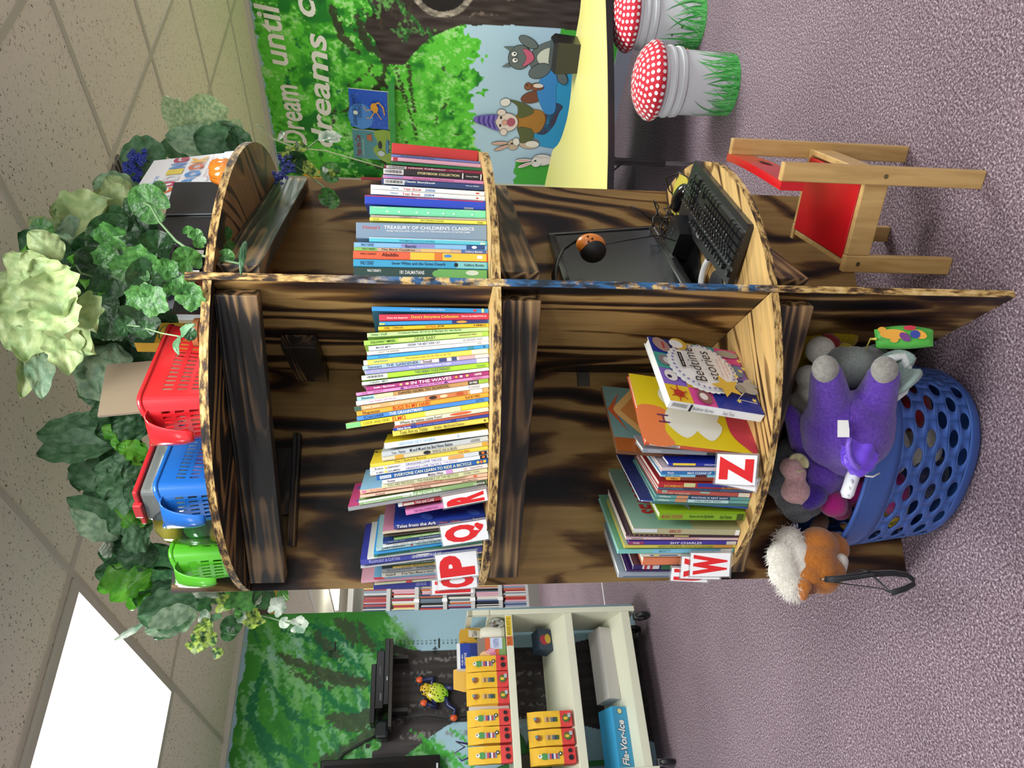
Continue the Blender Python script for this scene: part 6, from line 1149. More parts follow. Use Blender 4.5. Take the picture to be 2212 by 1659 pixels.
def blossom(label,pts,r=.006,seed=1):
    P0=at(*pts[0]); T=thing('blue_flower',label,'artificial flower',P0); rr=random.Random(seed)
    for x,y,d in pts:
        mb=MB()
        for k in range(16):
            c=at(x+rr.uniform(-13,13),y+rr.uniform(-13,13),d+rr.uniform(-.03,.01))-P0
            for q in range(5):
                a=2*math.pi*q/5; mb.ball(c+Vector((math.cos(a)*r*.8,rr.uniform(-1,1)*r*.3,math.sin(a)*r*.8)),(r*.6,r*.25,r*.6),n=6)
        mb.build('petal_cluster',mat('#2c3c9c',.5,vary=.3),T,smooth=True)
blossom('deep blue blossom cluster left of the white picture book',[(292,345,2.24),(280,360,2.24),(290,378,2.24),(300,335,2.25)],seed=1)
blossom('small blue blossoms at the right tip of the top shelf',[(607,372,2.1),(615,345,2.13),(622,362,2.1),(600,385,2.1)],.004,seed=2)
blossom('few blue petals behind the right tip of the top shelf',[(525,308,2.4)],.004,seed=3)
# vine string draped to the wall
MBt=MB().tube([at(556,270,2.4),at(590,300,2.7),at(640,320,3.2),at(700,325,3.6),at(770,345,3.75),at(828,362,3.8)],.003,6)
tag(MBt.build('string','' and None or mat('#b8c8a0',.6),smooth=True),'thin pale green cord hanging from the shelf tip toward the mural','cord')
# ================================================================ child's chair
def woodmat(name,a,b_,sc=6):
    m,nt,b=nodes(name); L=nt.links; tc=nd(nt,'ShaderNodeTexCoord'); mp=nd(nt,'ShaderNodeMapping'); mp.inputs['Scale'].default_value=(1,1,.12); L.new(tc.outputs['Object'],mp.inputs[0])
    n=nd(nt,'ShaderNodeTexNoise',i_Scale=sc*8,i_Detail=4,i_Distortion=.4); L.new(mp.outputs[0],n.inputs[0]); r=ramp(nt,[(.3,a),(.7,b_)]); L.new(n.outputs[0],r.inputs[0]); L.new(r.outputs[0],b.inputs['Base Color']); b.inputs['Roughness'].default_value=.42; b.inputs['Coat Weight'].default_value=.25; return m
M_pine=woodmat('varnished_birch','#b58f55','#d0ab6e'); M_red=mat('#c4121c',.3,coat=.35)
ch=thing('toddler_chair',"child's wooden chair with red seat and backrest, below the keyboard shelf",'chair',(.347,-.386,0),math.radians(136.2-90))
# local: +y points to the bookcase (front of the seat), x across
def cb(name,m,*a,**k):
    o=MB().box(*a,**k).build(name,m,ch); return o
for s in (-1,1):
    cb('back_post',M_pine,s*.171-.010,s*.171+.010,-.145,-.100,0,.528,bev=.003)
    cb('front_leg',M_pine,s*.152-.010,s*.152+.010,.085,.130,0,.300,bev=.003)
    X=Matrix.Rotation(s*math.atan2(.02,.22),4,'Z')
    mb=MB().box(s*.152-.008,s*.152+.008,-.125,.085,.235,.300,0,None,bev=.003); mb.build('side_rail',M_pine,ch)
    mb=MB()
    for y,z in ((-.122,.262),(.107,.262)):
        Xc=Matrix.Translation((s*(.1815 if y<0 else .1625),y,z))@Matrix.Rotation(math.pi/2,4,'Y'); mb.lathe([(0,.0),(.006,.0),(.006,.001),(0,.001)],16,X=Xc)
    mb.build('bolt',mat('#8c8460',.3,metal=.8),ch)
cb('front_rail',M_pine,-.142,.142,.100,.116,.235,.298,bev=.003); cb('back_rail',M_pine,-.160,.160,-.128,-.112,.235,.298,bev=.003)
cb('seat',M_red,-.143,.143,-.108,.098,.292,.303,bev=.003)
# curved backrest with a notch-shaped hand hole
mb=MB(); n=16
for i in range(n):
    pass
top=lambda t:.528+.012*math.sin(math.pi*t); bot=lambda t:.470-.004*math.sin(math.pi*t); yb=lambda t:-.100-.010*math.sin(math.pi*t)
V=[];F=[]
for i in range(n+1):
    t=i/n; x=-.186+.372*t
    V+=[(x,yb(t),bot(t)),(x,yb(t),top(t)),(x,yb(t)+.020,top(t)),(x,yb(t)+.020,bot(t))]
hole={7,8}
for i in range(n):
    a=4*i;b=a+4; F+=[(a,b,b+1,a+1),(a+1,b+1,b+2,a+2),(a+2,b+2,b+3,a+3),(a+3,b+3,b,a)]
F+=[(0,1,2,3),(4*n+3,4*n+2,4*n+1,4*n)]
mb.add(V,F); o=mb.build('backrest',M_red,ch)
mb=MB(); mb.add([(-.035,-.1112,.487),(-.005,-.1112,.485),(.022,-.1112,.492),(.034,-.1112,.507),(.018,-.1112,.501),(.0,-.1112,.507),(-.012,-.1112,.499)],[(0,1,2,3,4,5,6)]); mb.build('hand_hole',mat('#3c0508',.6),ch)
# ================================================================ low table
ty=.49
tb=thing('play_table','low activity table with a pale yellow wavy top and black edge','table',RM(0,0,0),ROT_ROOM)
fr=[(1.30,.90),(1.42,.76),(1.586,.619),(1.72,.505),(1.87,.40),(2.07,.27),(2.26,.165),(2.45,.07),(2.8,-.06),(3.05,-.1),(3.12,.1),(3.0,.34),(2.945,.45),(2.94,.60),(2.88,.74),(2.80,.86),(2.77,.98),(2.79,1.10),(2.85,1.24),(2.93,1.35),(3.0,1.42),(3.06,1.50),(3.08,1.62),(3.11,1.88),(2.9,2.02),(2.4,2.0),(1.8,1.7),(1.4,1.3)]
def smoothpoly(ps,sub=4):
    n=len(ps);q=[]
    for i in range(n):
        p0,p1,p2,p3=[ps[(i+j-1)%n] for j in range(4)]
        for k in range(sub):
            t=k/sub; q.append(tuple(.5*((2*p1[a])+(-p0[a]+p2[a])*t+(2*p0[a]-5*p1[a]+4*p2[a]-p3[a])*t*t+(-p0[a]+3*p1[a]-3*p2[a]+p3[a])*t**3) for a in (0,1)))
    return q
sp_=smoothpoly(fr); MB().prism(sp_,ty-.003,ty).build('tabletop',mat('#f4ea90',.4),tb); MB().prism(sp_,ty-.036,ty-.0031).build('table_edge',mat('#17161a',.35,coat=.2),tb)
for i,(u,v) in enumerate(((1.70,.53),(2.75,.12),(2.9,1.8),(1.55,1.3))):
    lg=MB().lathe([(0,.20),(.019,.20),(.019,ty-.036),(0,ty-.036)],16,X=Matrix.Translation((u,v,0))); o=lg.build('leg',mat('#131315',.3,coat=.4),tb,smooth=False)
    MB().lathe([(0,.0),(.016,.0),(.012,.012),(.012,.20),(0,.2)],16,X=Matrix.Translation((u,v,0))).build('leg_extension',mat('#8c8c90',.25,metal=.9),tb)
    mb=MB().tube([(u,v,.40),(u+.05,v+.01,ty-.04)],.004,6).tube([(u,v,.40),(u-.05,v-.01,ty-.04)],.004,6).tube([(u,v,.40),(u+.0,v+.06,ty-.04)],.004,6); mb.build('leg_brace',mat('#131315',.4),tb)
T=thing('table_bin','black tapered box standing on the far side of the yellow table','box',RM(2.80,.62,ty+.001),ROT_ROOM+.2)
mb=MB(); a=[(-.07,-.08),(.09,-.08),(.09,.10),(-.07,.10)]
mb.add([(x*.9,y*.9,0) for x,y in a]+[(x,y,.13) for x,y in a]+[(x*.8,y*.8,.155) for x,y in a],[(3,2,1,0),(0,1,5,4),(1,2,6,5),(2,3,7,6),(3,0,4,7),(4,5,9,8),(5,6,10,9),(6,7,11,10),(7,4,8,11),(8,9,10,11)]); mb.build('bin_body',mat('#1b1c1f',.35,coat=.2),T)
# ================================================================ toadstool bucket stools
def stool(label,loc,rz,flip=False,seed=1,small=False):
    T=thing('toadstool_stool',label,'stool',loc,rz,'toadstool bucket stools'); 
    if flip: T.rotation_euler=(math.pi,0,rz)
    pr_=[(0,0),(.128,0),(.132,.004),(.140,.245),(.150,.245),(.152,.262),(.146,.264),(.146,.288),(.154,.290),(.155,.300),(.148,.303),(.148,.325),(.154,.327),(.155,.345),(.150,.348),(.152,.362),(.145,.368),(0,.368)]
    MB().lathe(pr_,48).build('bucket',mat('#cdd0d4',.42,coat=.15),T,auto=True)
    rr=random.Random(seed); mb=MB(); cols=['#3fae4a','#58c060','#7cd07c','#2f8f3c','#6cc86c']
    def rb(z): return .1322+.008*z/.245+.0008
    for k in range(300):
        a=rr.uniform(0,6.283); z0=rr.uniform(.002,.05) if k%3 else rr.uniform(.0,.02); h=rr.choice([.04,.06,.08,.11]) if k>34 else rr.uniform(.12,.20); da=rr.uniform(-.35,.35)*(h/.09); w=rr.uniform(.015,.035) if k>34 else .05
        V=[];n=6; off=.0002+.0015*k/300
        for i in range(n+1):
            t=i/n; z=z0+h*t; aa=a+da*t*t; r=rb(z)+off; ww=w*(1-t)**.7
            V+=[(r*math.cos(aa-ww),r*math.sin(aa-ww),z),(r*math.cos(aa+ww),r*math.sin(aa+ww),z)]
        mb.add(V,[(2*i,2*i+1,2*i+3,2*i+2) for i in range(n)],k%5)
    mb.lathe([(rb(.0)+.0002,.001),(rb(.03)+.0002,.03)],48,mi=1)
    o=mb.build('painted_grass',[mat(c,.45) for c in cols],T)
    mb=MB()
    for a,z in ((2.6,.17),(2.2,.21),(3.4,.14),(4.0,.16),(4.3,.12)):
        c=(rb(z)*math.cos(a+seed),rb(z)*math.sin(a+seed),z); mb.ball(c,(.006,.006,.004),n=8)
    mb.build('painted_bees',mat('#a83828' if seed%2 else '#3a3010',.5),T)
    # cushion with dots in its own cloth
    mb=MB(); prof=[(0,.445),(.05,.442),(.10,.430),(.14,.408),(.165,.380),(.172,.362),(.168,.345),(.150,.338),(0,.338)]
    mb.lathe([(r,z) for r,z in prof][::-1],48,0)
    def surf(s):
        for (r0,z0),(r1,z1) in zip(prof,prof[1:]):
            l=math.hypot(r1-r0,z1-z0)
            if s<=l: return r0+(r1-r0)*s/l,z0+(z1-z0)*s/l,(r1-r0)/l,(z1-z0)/l
            s-=l
        return None
    ring=0; s=0.0
    while s<.222:
        q=surf(s)
        if not q: break
        r,z,dr,dz=q; n=max(1,int(2*math.pi*r/.030)); 
        for k in range(n):
            a=2*math.pi*(k+.5*(ring%2))/n; c=Vector((r*math.cos(a),r*math.sin(a),z)); t1=Vector((-math.sin(a),math.cos(a),0)); t2=Vector((dr*math.cos(a),dr*math.sin(a),dz)); nn=t1.cross(t2); nn=nn if nn.z>0 or dr<0 and nn.dot(Vector((math.cos(a),math.sin(a),0)))>0 else -nn
            if nn.dot(Vector((math.cos(a),math.sin(a),.3)))<0: nn=-nn
            R_=.0088; mb.add([c+nn*.0016]+[c+nn*.0009+t1*R_*math.cos(w)+t2*R_*math.sin(w) for w in [2*math.pi*i/10 for i in range(10)]],[(0,1+i,1+(i+1)%10) for i in range(10)],1)
        s+=.0262; ring+=1
    mb.build('cushion',[mat('#c4132e',.75,sheen=.3),mat('#f2f0ee',.75)],T,smooth=True)
    return T
stool('red polka-dot toadstool stool on a grass-painted white bucket, nearer one',(1.60,.685,0),.5,seed=3)
stool('red polka-dot toadstool stool cut by the picture edge, beyond the nearer one',(2.18,.93,0),1.7,seed=4)
T=stool('small upturned toadstool stool far under the yellow table',tuple(RM(2.62,1.62,.36)),.3,flip=True,seed=6); T.scale=(.8,.8,.8)
# ================================================================ picture ledge on the right wall
lg=thing('picture_ledge','green-painted ledge on the mural holding two picture books','wall ledge',RM(0,0,0),ROT_ROOM)
MB().box(3.33,3.397,1.20,2.03,1.572,1.592).build('ledge_board',mat('#2f8f3c',.5,vary=.3,bscale=14),lg); MB().box(3.32,3.332,1.20,2.03,1.572,1.612).build('ledge_lip',mat('#3a9a44',.5,vary=.3,bscale=14),lg)
def ledgebook(label,v0,v1,h,cov,art):
    T=thing('picture_book',label,'book',RM(3.345,v0,1.594),ROT_ROOM-math.pi/2,'books on the green ledge'); w=v0-v1
    X=Matrix.Rotation(math.radians(-5),4,'X')
    MB().box(0,w,0,.010,0,h,0,X,bev=.001).build('cover',mat(cov,.35,coat=.4),T); MB().box(.002,w+.001,.002,.008,.002,h-.002,0,X).build('pages',mat('#ece8dc',.8),T)
    R3=X.to_3x3(); A=Art(R3@Vector((0,-.0003,0)),R3@Vector((1,0,0)),R3@Vector((0,0,1)),R3@Vector((0,-1,0)),.0003,.35); art(A,w,h); A.build('cover_print',T)
def pete(A,w,h):
    A.rect(0,0,w,h,'#4f8f98'); A.blob([(0,0),(w,0),(w,h*.45),(w*.6,h*.38),(w*.35,h*.5),(0,h*.3)],'#8fae3c'); A.rect(0,0,w,h*.08,'#e8d028')
    A.text('Pete the Cat',w*.08,h*.80,w*.75,h*.14,'#8c2430',bold=.02); A.text('and his four groovy books',w*.1,h*.72,w*.6,h*.045,'#e4e8e8')
    A.blob([(w*.3,h*.12),(w*.7,h*.10),(w*.72,h*.16),(w*.3,h*.18)],'#4a88b8',.002); A.ell(w*.36,h*.07,w*.06,h*.045,K,0); A.ell(w*.66,h*.07,w*.06,h*.045,K); A.ell(w*.36,h*.07,w*.025,h*.02,'#d8d8d8'); A.ell(w*.66,h*.07,w*.025,h*.02,'#d8d8d8')
    A.poly([(w*.65,h*.52),(w*.9,h*.52),(w*.86,h*.64),(w*.69,h*.64)],'#b8663c',.002); A.ell(w*.25,h*.3,w*.1,h*.09,'#c8d4d4',0,.001); A.ell(w*.55,h*.32,w*.14,h*.05,'#1c2430')
def giraffe(A,w,h):
    A.rect(0,0,w,h,'#2458c8'); A.ell(w*.3,h*.75,w*.35,h*.3,'#4c8cdc'); A.rect(0,0,w,h*.1,'#7ca058')
    for i in range(40): A.ell(w*R.random(),h*(.1+.9*R.random()),.0018,.0018,'#dce8f4',n=6)
    A.text('GIRAFFES CAN\'T',w*.08,h*.84,w*.8,h*.09,'#16244c'); A.text('DANCE',w*.3,h*.72,w*.4,h*.09,'#16244c'); A.ell(w*.42,h*.86,.016,.016,'#dfe4e0')
    A.blob([(w*.5,h*.45),(w*.62,h*.5),(w*.72,h*.42),(w*.6,h*.32),(w*.46,h*.36)],'#e0a030'); A.stroke([(w*.66,h*.45),(w*.74,h*.30),(w*.62,h*.2),(w*.42,h*.17)],[.016,.012,.01,.007],'#e0a030'); A.stroke([(w*.5,h*.4),(w*.32,h*.5),(w*.3,h*.62)],.007,'#e0a030'); A.stroke([(w*.55,h*.46),(w*.5,h*.6),(w*.6,h*.66)],.007,'#e0a030'); A.stroke([(w*.48,h*.36),(w*.3,h*.25)],.006,'#e0a030')
ledgebook('teal and lime picture book on the green ledge, left one',1.85,1.61,.285,'#4f8f98',pete)
ledgebook('blue night-sky giraffe book on the green ledge, right one',1.585,1.29,.29,'#2458c8',giraffe)
T=thing('paper_star','yellow paper star on the wall beyond the bookcase','decoration',onpl(678,378,RM(3.36,2.1,0),E2)); A=Art((0,0,0),-E1,EZ,-E2,.001); A.star(0,0,.09,'#efb020'); A.build('star',T)
T=thing('red_poster','red lettered notice beyond the bookcase','poster',onpl(750,388,RM(3.36,2.1,0),E2)); A=Art((0,0,0),-E1,EZ,-E2,.001); A.rect(-.2,-.10,.02,.06,'#b8ae9c'); A.text('READ',-.15,-.06,.15,.09,'#c02830',bold=.05); A.build('poster_sheet',T)
T=thing('framed_print','red-edged picture behind the red hardback','picture',onpl(812,388,RM(3.36,2.1,0),E2)); A=Art((0,0,0),-E1,EZ,-E2,.001); A.rect(-.22,-.12,.02,.11,'#c03040'); A.rect(-.2,-.10,.0,.09,'#6c5c54'); A.build('print',T)
# ================================================================ book truck and what is on it
ct=thing('book_cart','cream metal library book truck with three shelves by the left wall','book cart',RM(0,0,0),ROT_ROOM)
MC=mat('#dcdcc6',.42,bump=.05,bscale=300,coat=.15); CU1,CU0=.25,-.66; CF,CB=2.65,2.98
mb=MB()
for u in (CU1-.03,CU0): MB().box(u,u+.03,CF,CB,.10,.98,bev=.002).box(u,u+.03,CF,CF+.03,.97,1.10).box(u,u+.03,CB-.03,CB,.97,1.10).box(u,u+.03,CF,CB,1.075,1.105).build('end_panel',MC,ct)
for zl,zt,slope in ((.842,.884,0),(.484,.532,.11),(.135,.186,.11)):
    mb=MB().box(CU0+.03,CU1-.03,CF+.004,CF+.02,zl,zt,bev=.003); 
    mb.add([(CU0+.03,CF+.02,zt-.008),(CU1-.03,CF+.02,zt-.008),(CU1-.03,CB-.02,zt-.008+slope),(CU0+.03,CB-.02,zt-.008+slope),(CU0+.03,CF+.02,zt-.03),(CU1-.03,CF+.02,zt-.03),(CU1-.03,CB-.02,zt-.03+slope),(CU0+.03,CB-.02,zt-.03+slope)],[(0,1,2,3),(7,6,5,4),(0,4,5,1),(1,5,6,2),(2,6,7,3),(3,7,4,0)])
    mb.build('shelf',MC,ct)
for u in (CU1-.05,CU0+.05):
    for v in (CF+.04,CB-.05):
        c=MB().lathe([(0,-.012),(.046,-.012),(.05,-.006),(.05,.006),(.046,.012),(0,.012)],24,X=Matrix.Translation((u,v,.05))@Matrix.Rotation(math.pi/2,4,'Y')); c.build('caster_wheel',mat('#17181a',.4),ct)
        MB().box(u-.018,u+.018,v-.02,v+.02,.075,.10).box(u-.018,u-.014,v-.012,v+.012,.04,.08).box(u+.014,u+.018,v-.012,v+.012,.04,.08).build('caster_fork',mat('#9a9c9e',.3,metal=.8),ct)
A=Art((CU1-.03,CF+.0035,.842),(-1,0,0),(0,0,1),(0,-1,0),.0004)
A=Art((CU0,CF+.0035,.845),(1,0,0),(0,0,1),(0,-1,0),.0004); x=-CU0+.25-.155
A.rect(x,.004,x+.115,.036,'#e0c02c'); A.text('BOXES KIT-X',x+.006,.012,.10,.018,K); A.rect(x-.058,.002,x-.004,.038,'#c8622c'); A.text('T--T',x-.05,.012,.04,.016,K); A.build('shelf_sticker',ct)
def goodie(label,u,v,z,w=.085,h=.235,rz=0,kind=0,grp='yellow and red paper bags on the book cart'):
    T=thing('paper_bag',label,'paper bag',RM(u,v,z),ROT_ROOM+rz,grp); d=.055; cut=.27*h
    rr=random.Random(int(u*1000)+kind)
    def ring(zz,f=1,dd=1,j=.0015): return [(sx*w/2*f+rr.uniform(-j,j),sy*d/2*dd+rr.uniform(-j,j),zz) for sx,sy in ((-1,-1),(-.3,-1.04),(.3,-.98),(1,-1),(.95,0),(1,1),(0,.98),(-1,1),(-.94,0))]
    lv=[(0,.97,1),(cut*.5,1,1),(cut,1,1),(h*.45,.99,.98),(h*.65,1.01,.9),(h*.82,1.0,.6),(h,1.03,.16)]; V=[];n=9
    for z_,f,dd in lv: V+=ring(z_,f,dd)
    F=[tuple(range(n-1,-1,-1))]; M_=[0]
    for i in range(len(lv)-1):
        for k in range(n): F.append((i*n+k,i*n+(k+1)%n,(i+1)*n+(k+1)%n,(i+1)*n+k)); M_.append(0 if i<2 else 1)
    F.append(tuple(range((len(lv)-1)*n,len(lv)*n))); M_.append(1)
    mb=MB(); mb.v=V; mb.f=F; mb.m=M_; mb.build('bag_body',[mat('#d6403e',.65),mat('#e6b52c',.65)],T)
    A=Art((-w/2,-d/2-.0026,0),(1,0,0),(0,0,1),(0,-1,0),.0004)
    if kind==0:
        for k,c in enumerate(('#7c8c94','#a84858','#d8dce0','#4c4c80','#c84c58','#9cb0b8')): A.rect(w*.3,h*(.36+.045*k),w*.62,h*(.40+.045*k),c)
        A.ell(w*.46,h*.70,w*.20,h*.075,'#4f9450'); A.ell(w*.47,h*.79,w*.12,h*.045,'#e4e4e0'); A.ell(w*.5,h*.80,w*.04,h*.015,K); A.ell(w*.6,h*.34,w*.12,h*.04,K); A.ell(w*.6,h*.34,w*.06,h*.02,'#e0e0e0')
        A.ell(w*.35,h*.11,w*.16,h*.055,K); A.ell(w*.75,h*.12,w*.12,h*.045,K)
    else:
        for k,c in enumerate(('#2f5c3c','#3c4c50','#5c7080','#c0a060','#8c6848','#d0b080')): A.rect(w*.32,h*(.34+.05*k),w*.6,h*(.385+.05*k),c)
        A.ell(w*.45,h*.80,w*.18,h*.06,'#8c5030'); A.ell(w*.52,h*.84,w*.1,h*.03,'#5c90a8'); A.ell(w*.5,h*.14,w*.24,h*.085,'#4c6c34'); A.ell(w*.5,h*.15,w*.10,h*.05,'#e0b83c'); A.rect(w*.55,h*.03,w*.8,h*.1,'#b0b4bc')
    A.build('bag_print',T); return T
zt=.886
goodie('yellow and red paper bag nearest the glossy photo leaflet, with a book stack print',-.055,2.69,zt,kind=0)
goodie('second paper bag from the glossy leaflet, owl print at its foot',-.145,2.685,zt,kind=1)
goodie('third paper bag from the glossy leaflet, just before the white gap',-.235,2.69,zt,kind=1,rz=.1)
goodie('paper bag on the top of the cart just left of the white gap',-.345,2.69,zt,kind=0)
goodie('paper bag on the top of the cart, second left of the white gap',-.435,2.685,zt,kind=0,rz=.05)
goodie('leftmost paper bag on the top of the cart',-.53,2.69,zt,kind=0,rz=-.05)
goodie('paper bag on the middle cart shelf, rightmost of three',-.365,2.70,.545,kind=1,h=.245)
goodie('paper bag on the middle cart shelf, middle of three',-.46,2.70,.545,kind=1,h=.245,rz=.12)
goodie('paper bag on the middle cart shelf, leftmost of three',-.55,2.70,.545,kind=0,h=.245)
def gift(label,u,v,z,w,h,tilt,rz):
    T=thing('gift_bag',label,'paper bag',RM(u,v,z),ROT_ROOM+rz); T.rotation_euler=(tilt,0,ROT_ROOM+rz)
    mb=MB(); r0=[(-w/2,-.03),(w/2,-.03),(w/2,.03),(-w/2,.03)]
    mb.add([(x,y,0) for x,y in r0]+[(x*1.05,y,h*.8) for x,y in r0]+[(x*.8,y*.8,h) for x,y in r0],[(3,2,1,0)]+[(i,(i+1)%4,4+(i+1)%4,4+i) for i in range(4)]+[(4+i,4+(i+1)%4,8+(i+1)%4,8+i) for i in range(4)]+[(8,9,10,11)]); mb.build('bag_body',mat('#dba93a',.6),T)
    A=Art((-w/2,-.0312,0),(1,0,0),(0,0,1),(0,-1,0),.0006)
    for x,y in ((.3,.3),(.6,.5),(.3,.65),(.75,.25)): A.star(w*x,h*y,.014,'#2c6c2c',6,.35)
    if rz>0: A.rect(w*.35,h*.55,w*.85,h*.82,'#ece6da'); A.text('Tales',w*.4,h*.62,w*.4,h*.12,K)
    A.build('bag_print',T)
gift('mustard gift bag with palm trees and a Tales label, right end of the cart',.13,2.86,zt,.11,.26,.15,.4)
gift('mustard gift bag with palm trees leaning behind the paper bags',-.10,2.80,zt,.13,.30,-.1,-.25)
T=thing('toothpaste_box','white and royal blue carton standing between gift bag and paper bags','box',RM(.015,2.76,zt+.19),ROT_ROOM)
MB().box(-.075,.07,-.025,.02,-.19,.09).build('carton',mat('#e8eaee',.4),T); A=Art((-.075,-.0256,-.19),(1,0,0),(0,0,1),(0,-1,0),.0005); A.rect(0,.16,.145,.262,'#1e3c9c'); A.rect(0,.16,.145,.205,'#16307c'); A.text('SENSITIVE',.02,.225,.07,.014,Wt); A.rect(.03,.17,.07,.20,'#7cb8d8'); A.text('PURE 4IN1',.02,.245,.06,.01,Wt); A.build('carton_print',T)
T=thing('photo_leaflet','glossy leaflet with a pink flower and sunset standing at the cart shelf front','leaflet',RM(.035,2.685,zt),ROT_ROOM)
MB().box(-.075,.06,0,.004,0,.165).build('leaflet_card',mat('#d8703c',.25,coat=.6),T); A=Art((-.075,-.0003,0),(1,0,0),(0,0,1),(0,-1,0),.0004,.25); A.rect(0,0,.135,.165,'#d8683c'); A.rect(0,0,.135,.04,'#7c9c5c'); A.rect(0,.12,.135,.165,'#8c7c70'); A.ell(.03,.12,.03,.035,'#f0c08c'); A.rect(.07,.02,.135,.09,'#c8d4ea'); A.text('KY ABSORPTION',.08,.04,.05,.03,'#2c3c9c'); A.ell(.05,.08,.03,.018,'#d87c9c',.5); A.ell(.06,.09,.012,.03,'#e0a0b4',.3); A.build('leaflet_print',T)
T=thing('tissue_roll','pale rounded parcel at the right end of the cart top','parcel',RM(.13,2.74,zt),ROT_ROOM); MB().lathe([(0,0),(.045,0),(.05,.03),(.048,.11),(.035,.14),(0,.145)],24).build('wrapper',mat('#e0ddcc',.6),T,smooth=True)
T=thing('foil_balloon','crumpled silver foil beside the pale parcel','foil',RM(.185,2.70,zt),ROT_ROOM); mb=MB().ball((0,0,.045),(.026,.026,.045),n=14)
for i,v in enumerate(mb.v): k=1+.25*math.sin(i*2.3); mb.v[i]=(v[0]*k,v[1]*k,v[2])
mb.build('foil_sheet',mat('#c8ccd0',.15,metal=1),T)
T=thing('purple_ribbon','dark purple ribbon bow poking up behind the paper bags','ribbon',RM(-.46,2.90,zt+.2),ROT_ROOM); mb=MB().tube([(-.03,0,.0),(-.05,0,.06),(-.01,0,.10),(.02,0,.04),(.05,0,.09),(.03,0,.0)],.012,8,flat=.4); mb.build('bow',mat('#3c2870',.4,sheen=.3),T,smooth=True); MB().tube([(0,0,0),(0,0,-.2)],.006,6).build('tail',mat('#3c2870',.4),T)
T=thing('foam_cup','white tapered cup standing in the gap between paper bags','cup',RM(-.29,2.72,zt),ROT_ROOM); MB().lathe([(0,0),(.020,0),(.030,.22),(0,.225)],20).build('cup_body',mat('#d6d2c8',.6),T)
T=thing('freezer_pop_box','blue box lettered in white on the lowest cart shelf','box',RM(-.47,2.80,.228),ROT_ROOM); T.rotation_euler=(.345,0,ROT_ROOM); MB().box(-.17,.17,-.05,.1,0,.095).build('carton',mat('#3f9fd0',.4),T); A=Art((-.17,-.0503,0),(1,0,0),(0,0,1),(0,-1,0),.0005); A.text('Fla-Vor-Ice',.03,.025,.24,.05,'#1c2c50',bold=.08,shear=.2); A.text('Fla-Vor-Ice',.033,.028,.235,.045,'#eef2f4',bold=.03,shear=.2); A.ell(.315,.05,.014,.014,'#e4e0a8',0,.002); A.build('carton_print',T)
T=thing('white_carton','long plain white carton lying on the lowest cart shelf','box',RM(-.05,2.83,.238),ROT_ROOM+.05); T.rotation_euler=(.345,0,ROT_ROOM+.03); MB().box(-.20,.22,-.04,.10,0,.08,0,None,bev=.002).build('carton',mat('#c8c4c0',.6),T)
T=thing('toy_box','small dark box with a red and yellow picture on the middle cart shelf','box',RM(.12,2.86,.596),ROT_ROOM+.3); T.rotation_euler=(.345,0,ROT_ROOM+.1); MB().box(-.07,.06,-.03,.06,0,.09).build('carton',mat('#2c3c50',.4),T); A=Art((-.07,-.0303,0),(1,0,0),(0,0,1),(0,-1,0),.0005); A.ell(.06,.055,.03,.028,'#a82c3c'); A.ell(.07,.03,.03,.02,'#c8a838'); A.build('carton_print',T)
T=thing('power_adapter','small black power adapter clipped at the cart handle','adapter',RM(.19,2.93,1.0),ROT_ROOM); MB().box(-.03,.03,-.02,.03,-.02,.05,bev=.004).build('adapter_case',mat('#2a2e34',.4),T)
# wall-mounted things on the left wall
vs=thing('media_shelf','dark shelf on the mural carrying black electronics','shelf',RM(-.03,2.93,1.548),ROT_ROOM); MB().box(-.30,.19,-.10,.10,-.012,.006).build('shelf_board',mat('#2c2824',.5),vs); MB().box(-.2,-.18,.0,.10,-.1,-.012).box(.10,.12,0,.10,-.1,-.012).build('shelf_bracket',mat('#201e1c',.5),vs)
T=thing('media_player','slim black player lying lowest on the dark wall shelf','player',RM(-.06,2.93,1.555),ROT_ROOM); MB().box(-.15,.22,-.10,.08,0,.028,bev=.003).build('player_case',mat('#101113',.3,coat=.4),T); MB().box(-.02,.0,-.1015,-.1,.008,.014).build('display',mat('#b0b4b8',.3),T)
T=thing('disc_recorder','thicker black recorder stacked on the slim player','player',RM(-.10,2.93,1.584),ROT_ROOM); MB().box(-.13,.19,-.10,.08,0,.045,bev=.003).build('recorder_case',mat('#0d0e10',.3,coat=.4),T); MB().box(-.09,-.05,-.1015,-.1,.012,.02).box(.05,.10,-.1015,-.1,.02,.024).build('buttons',mat('#5c6064',.3),T)
T=thing('network_box','small black box on top of the recorder','box',RM(-.20,2.93,1.630),ROT_ROOM); MB().box(-.10,.22,-.08,.06,0,.028,bev=.004).build('box_case',mat('#121416',.35,coat=.3),T)
T=thing('wall_speaker','black rounded speaker beside the electronics on the wall shelf','speaker',RM(-.315,2.95,1.555),ROT_ROOM); MB().box(-.06,.035,-.06,.05,0,.07,bev=.014).build('speaker_case',mat('#10151a',.3,coat=.4),T)
tv=thing('wall_television','black television at the picture edge beyond the paper bags','television',RM(0,0,0),ROT_ROOM); MB().box(-1.3,-.46,2.955,3.01,1.263,1.921,bev=.006).build('tv_case',mat('#0c0d0f',.25,coat=.4),tv); MB().box(-1.27,-.49,2.952,2.956,1.30,1.90).build('screen',mat('#15171a',.12,coat=.6),tv); MB().box(-.53,-.505,2.951,2.954,1.275,1.285).build('badge',mat('#c8ccd0',.3),tv)
cb_=MB().tube([RM(-.33,2.99,1.60),RM(-.37,3.0,1.70),RM(-.42,3.01,1.80),RM(-.47,3.01,1.84),RM(-.55,3.0,1.84)],.006,6); tag(cb_.build('wall_cable',mat('#1b1c1e',.5),smooth=True),'black cable looping from the wall electronics to the television','cable')
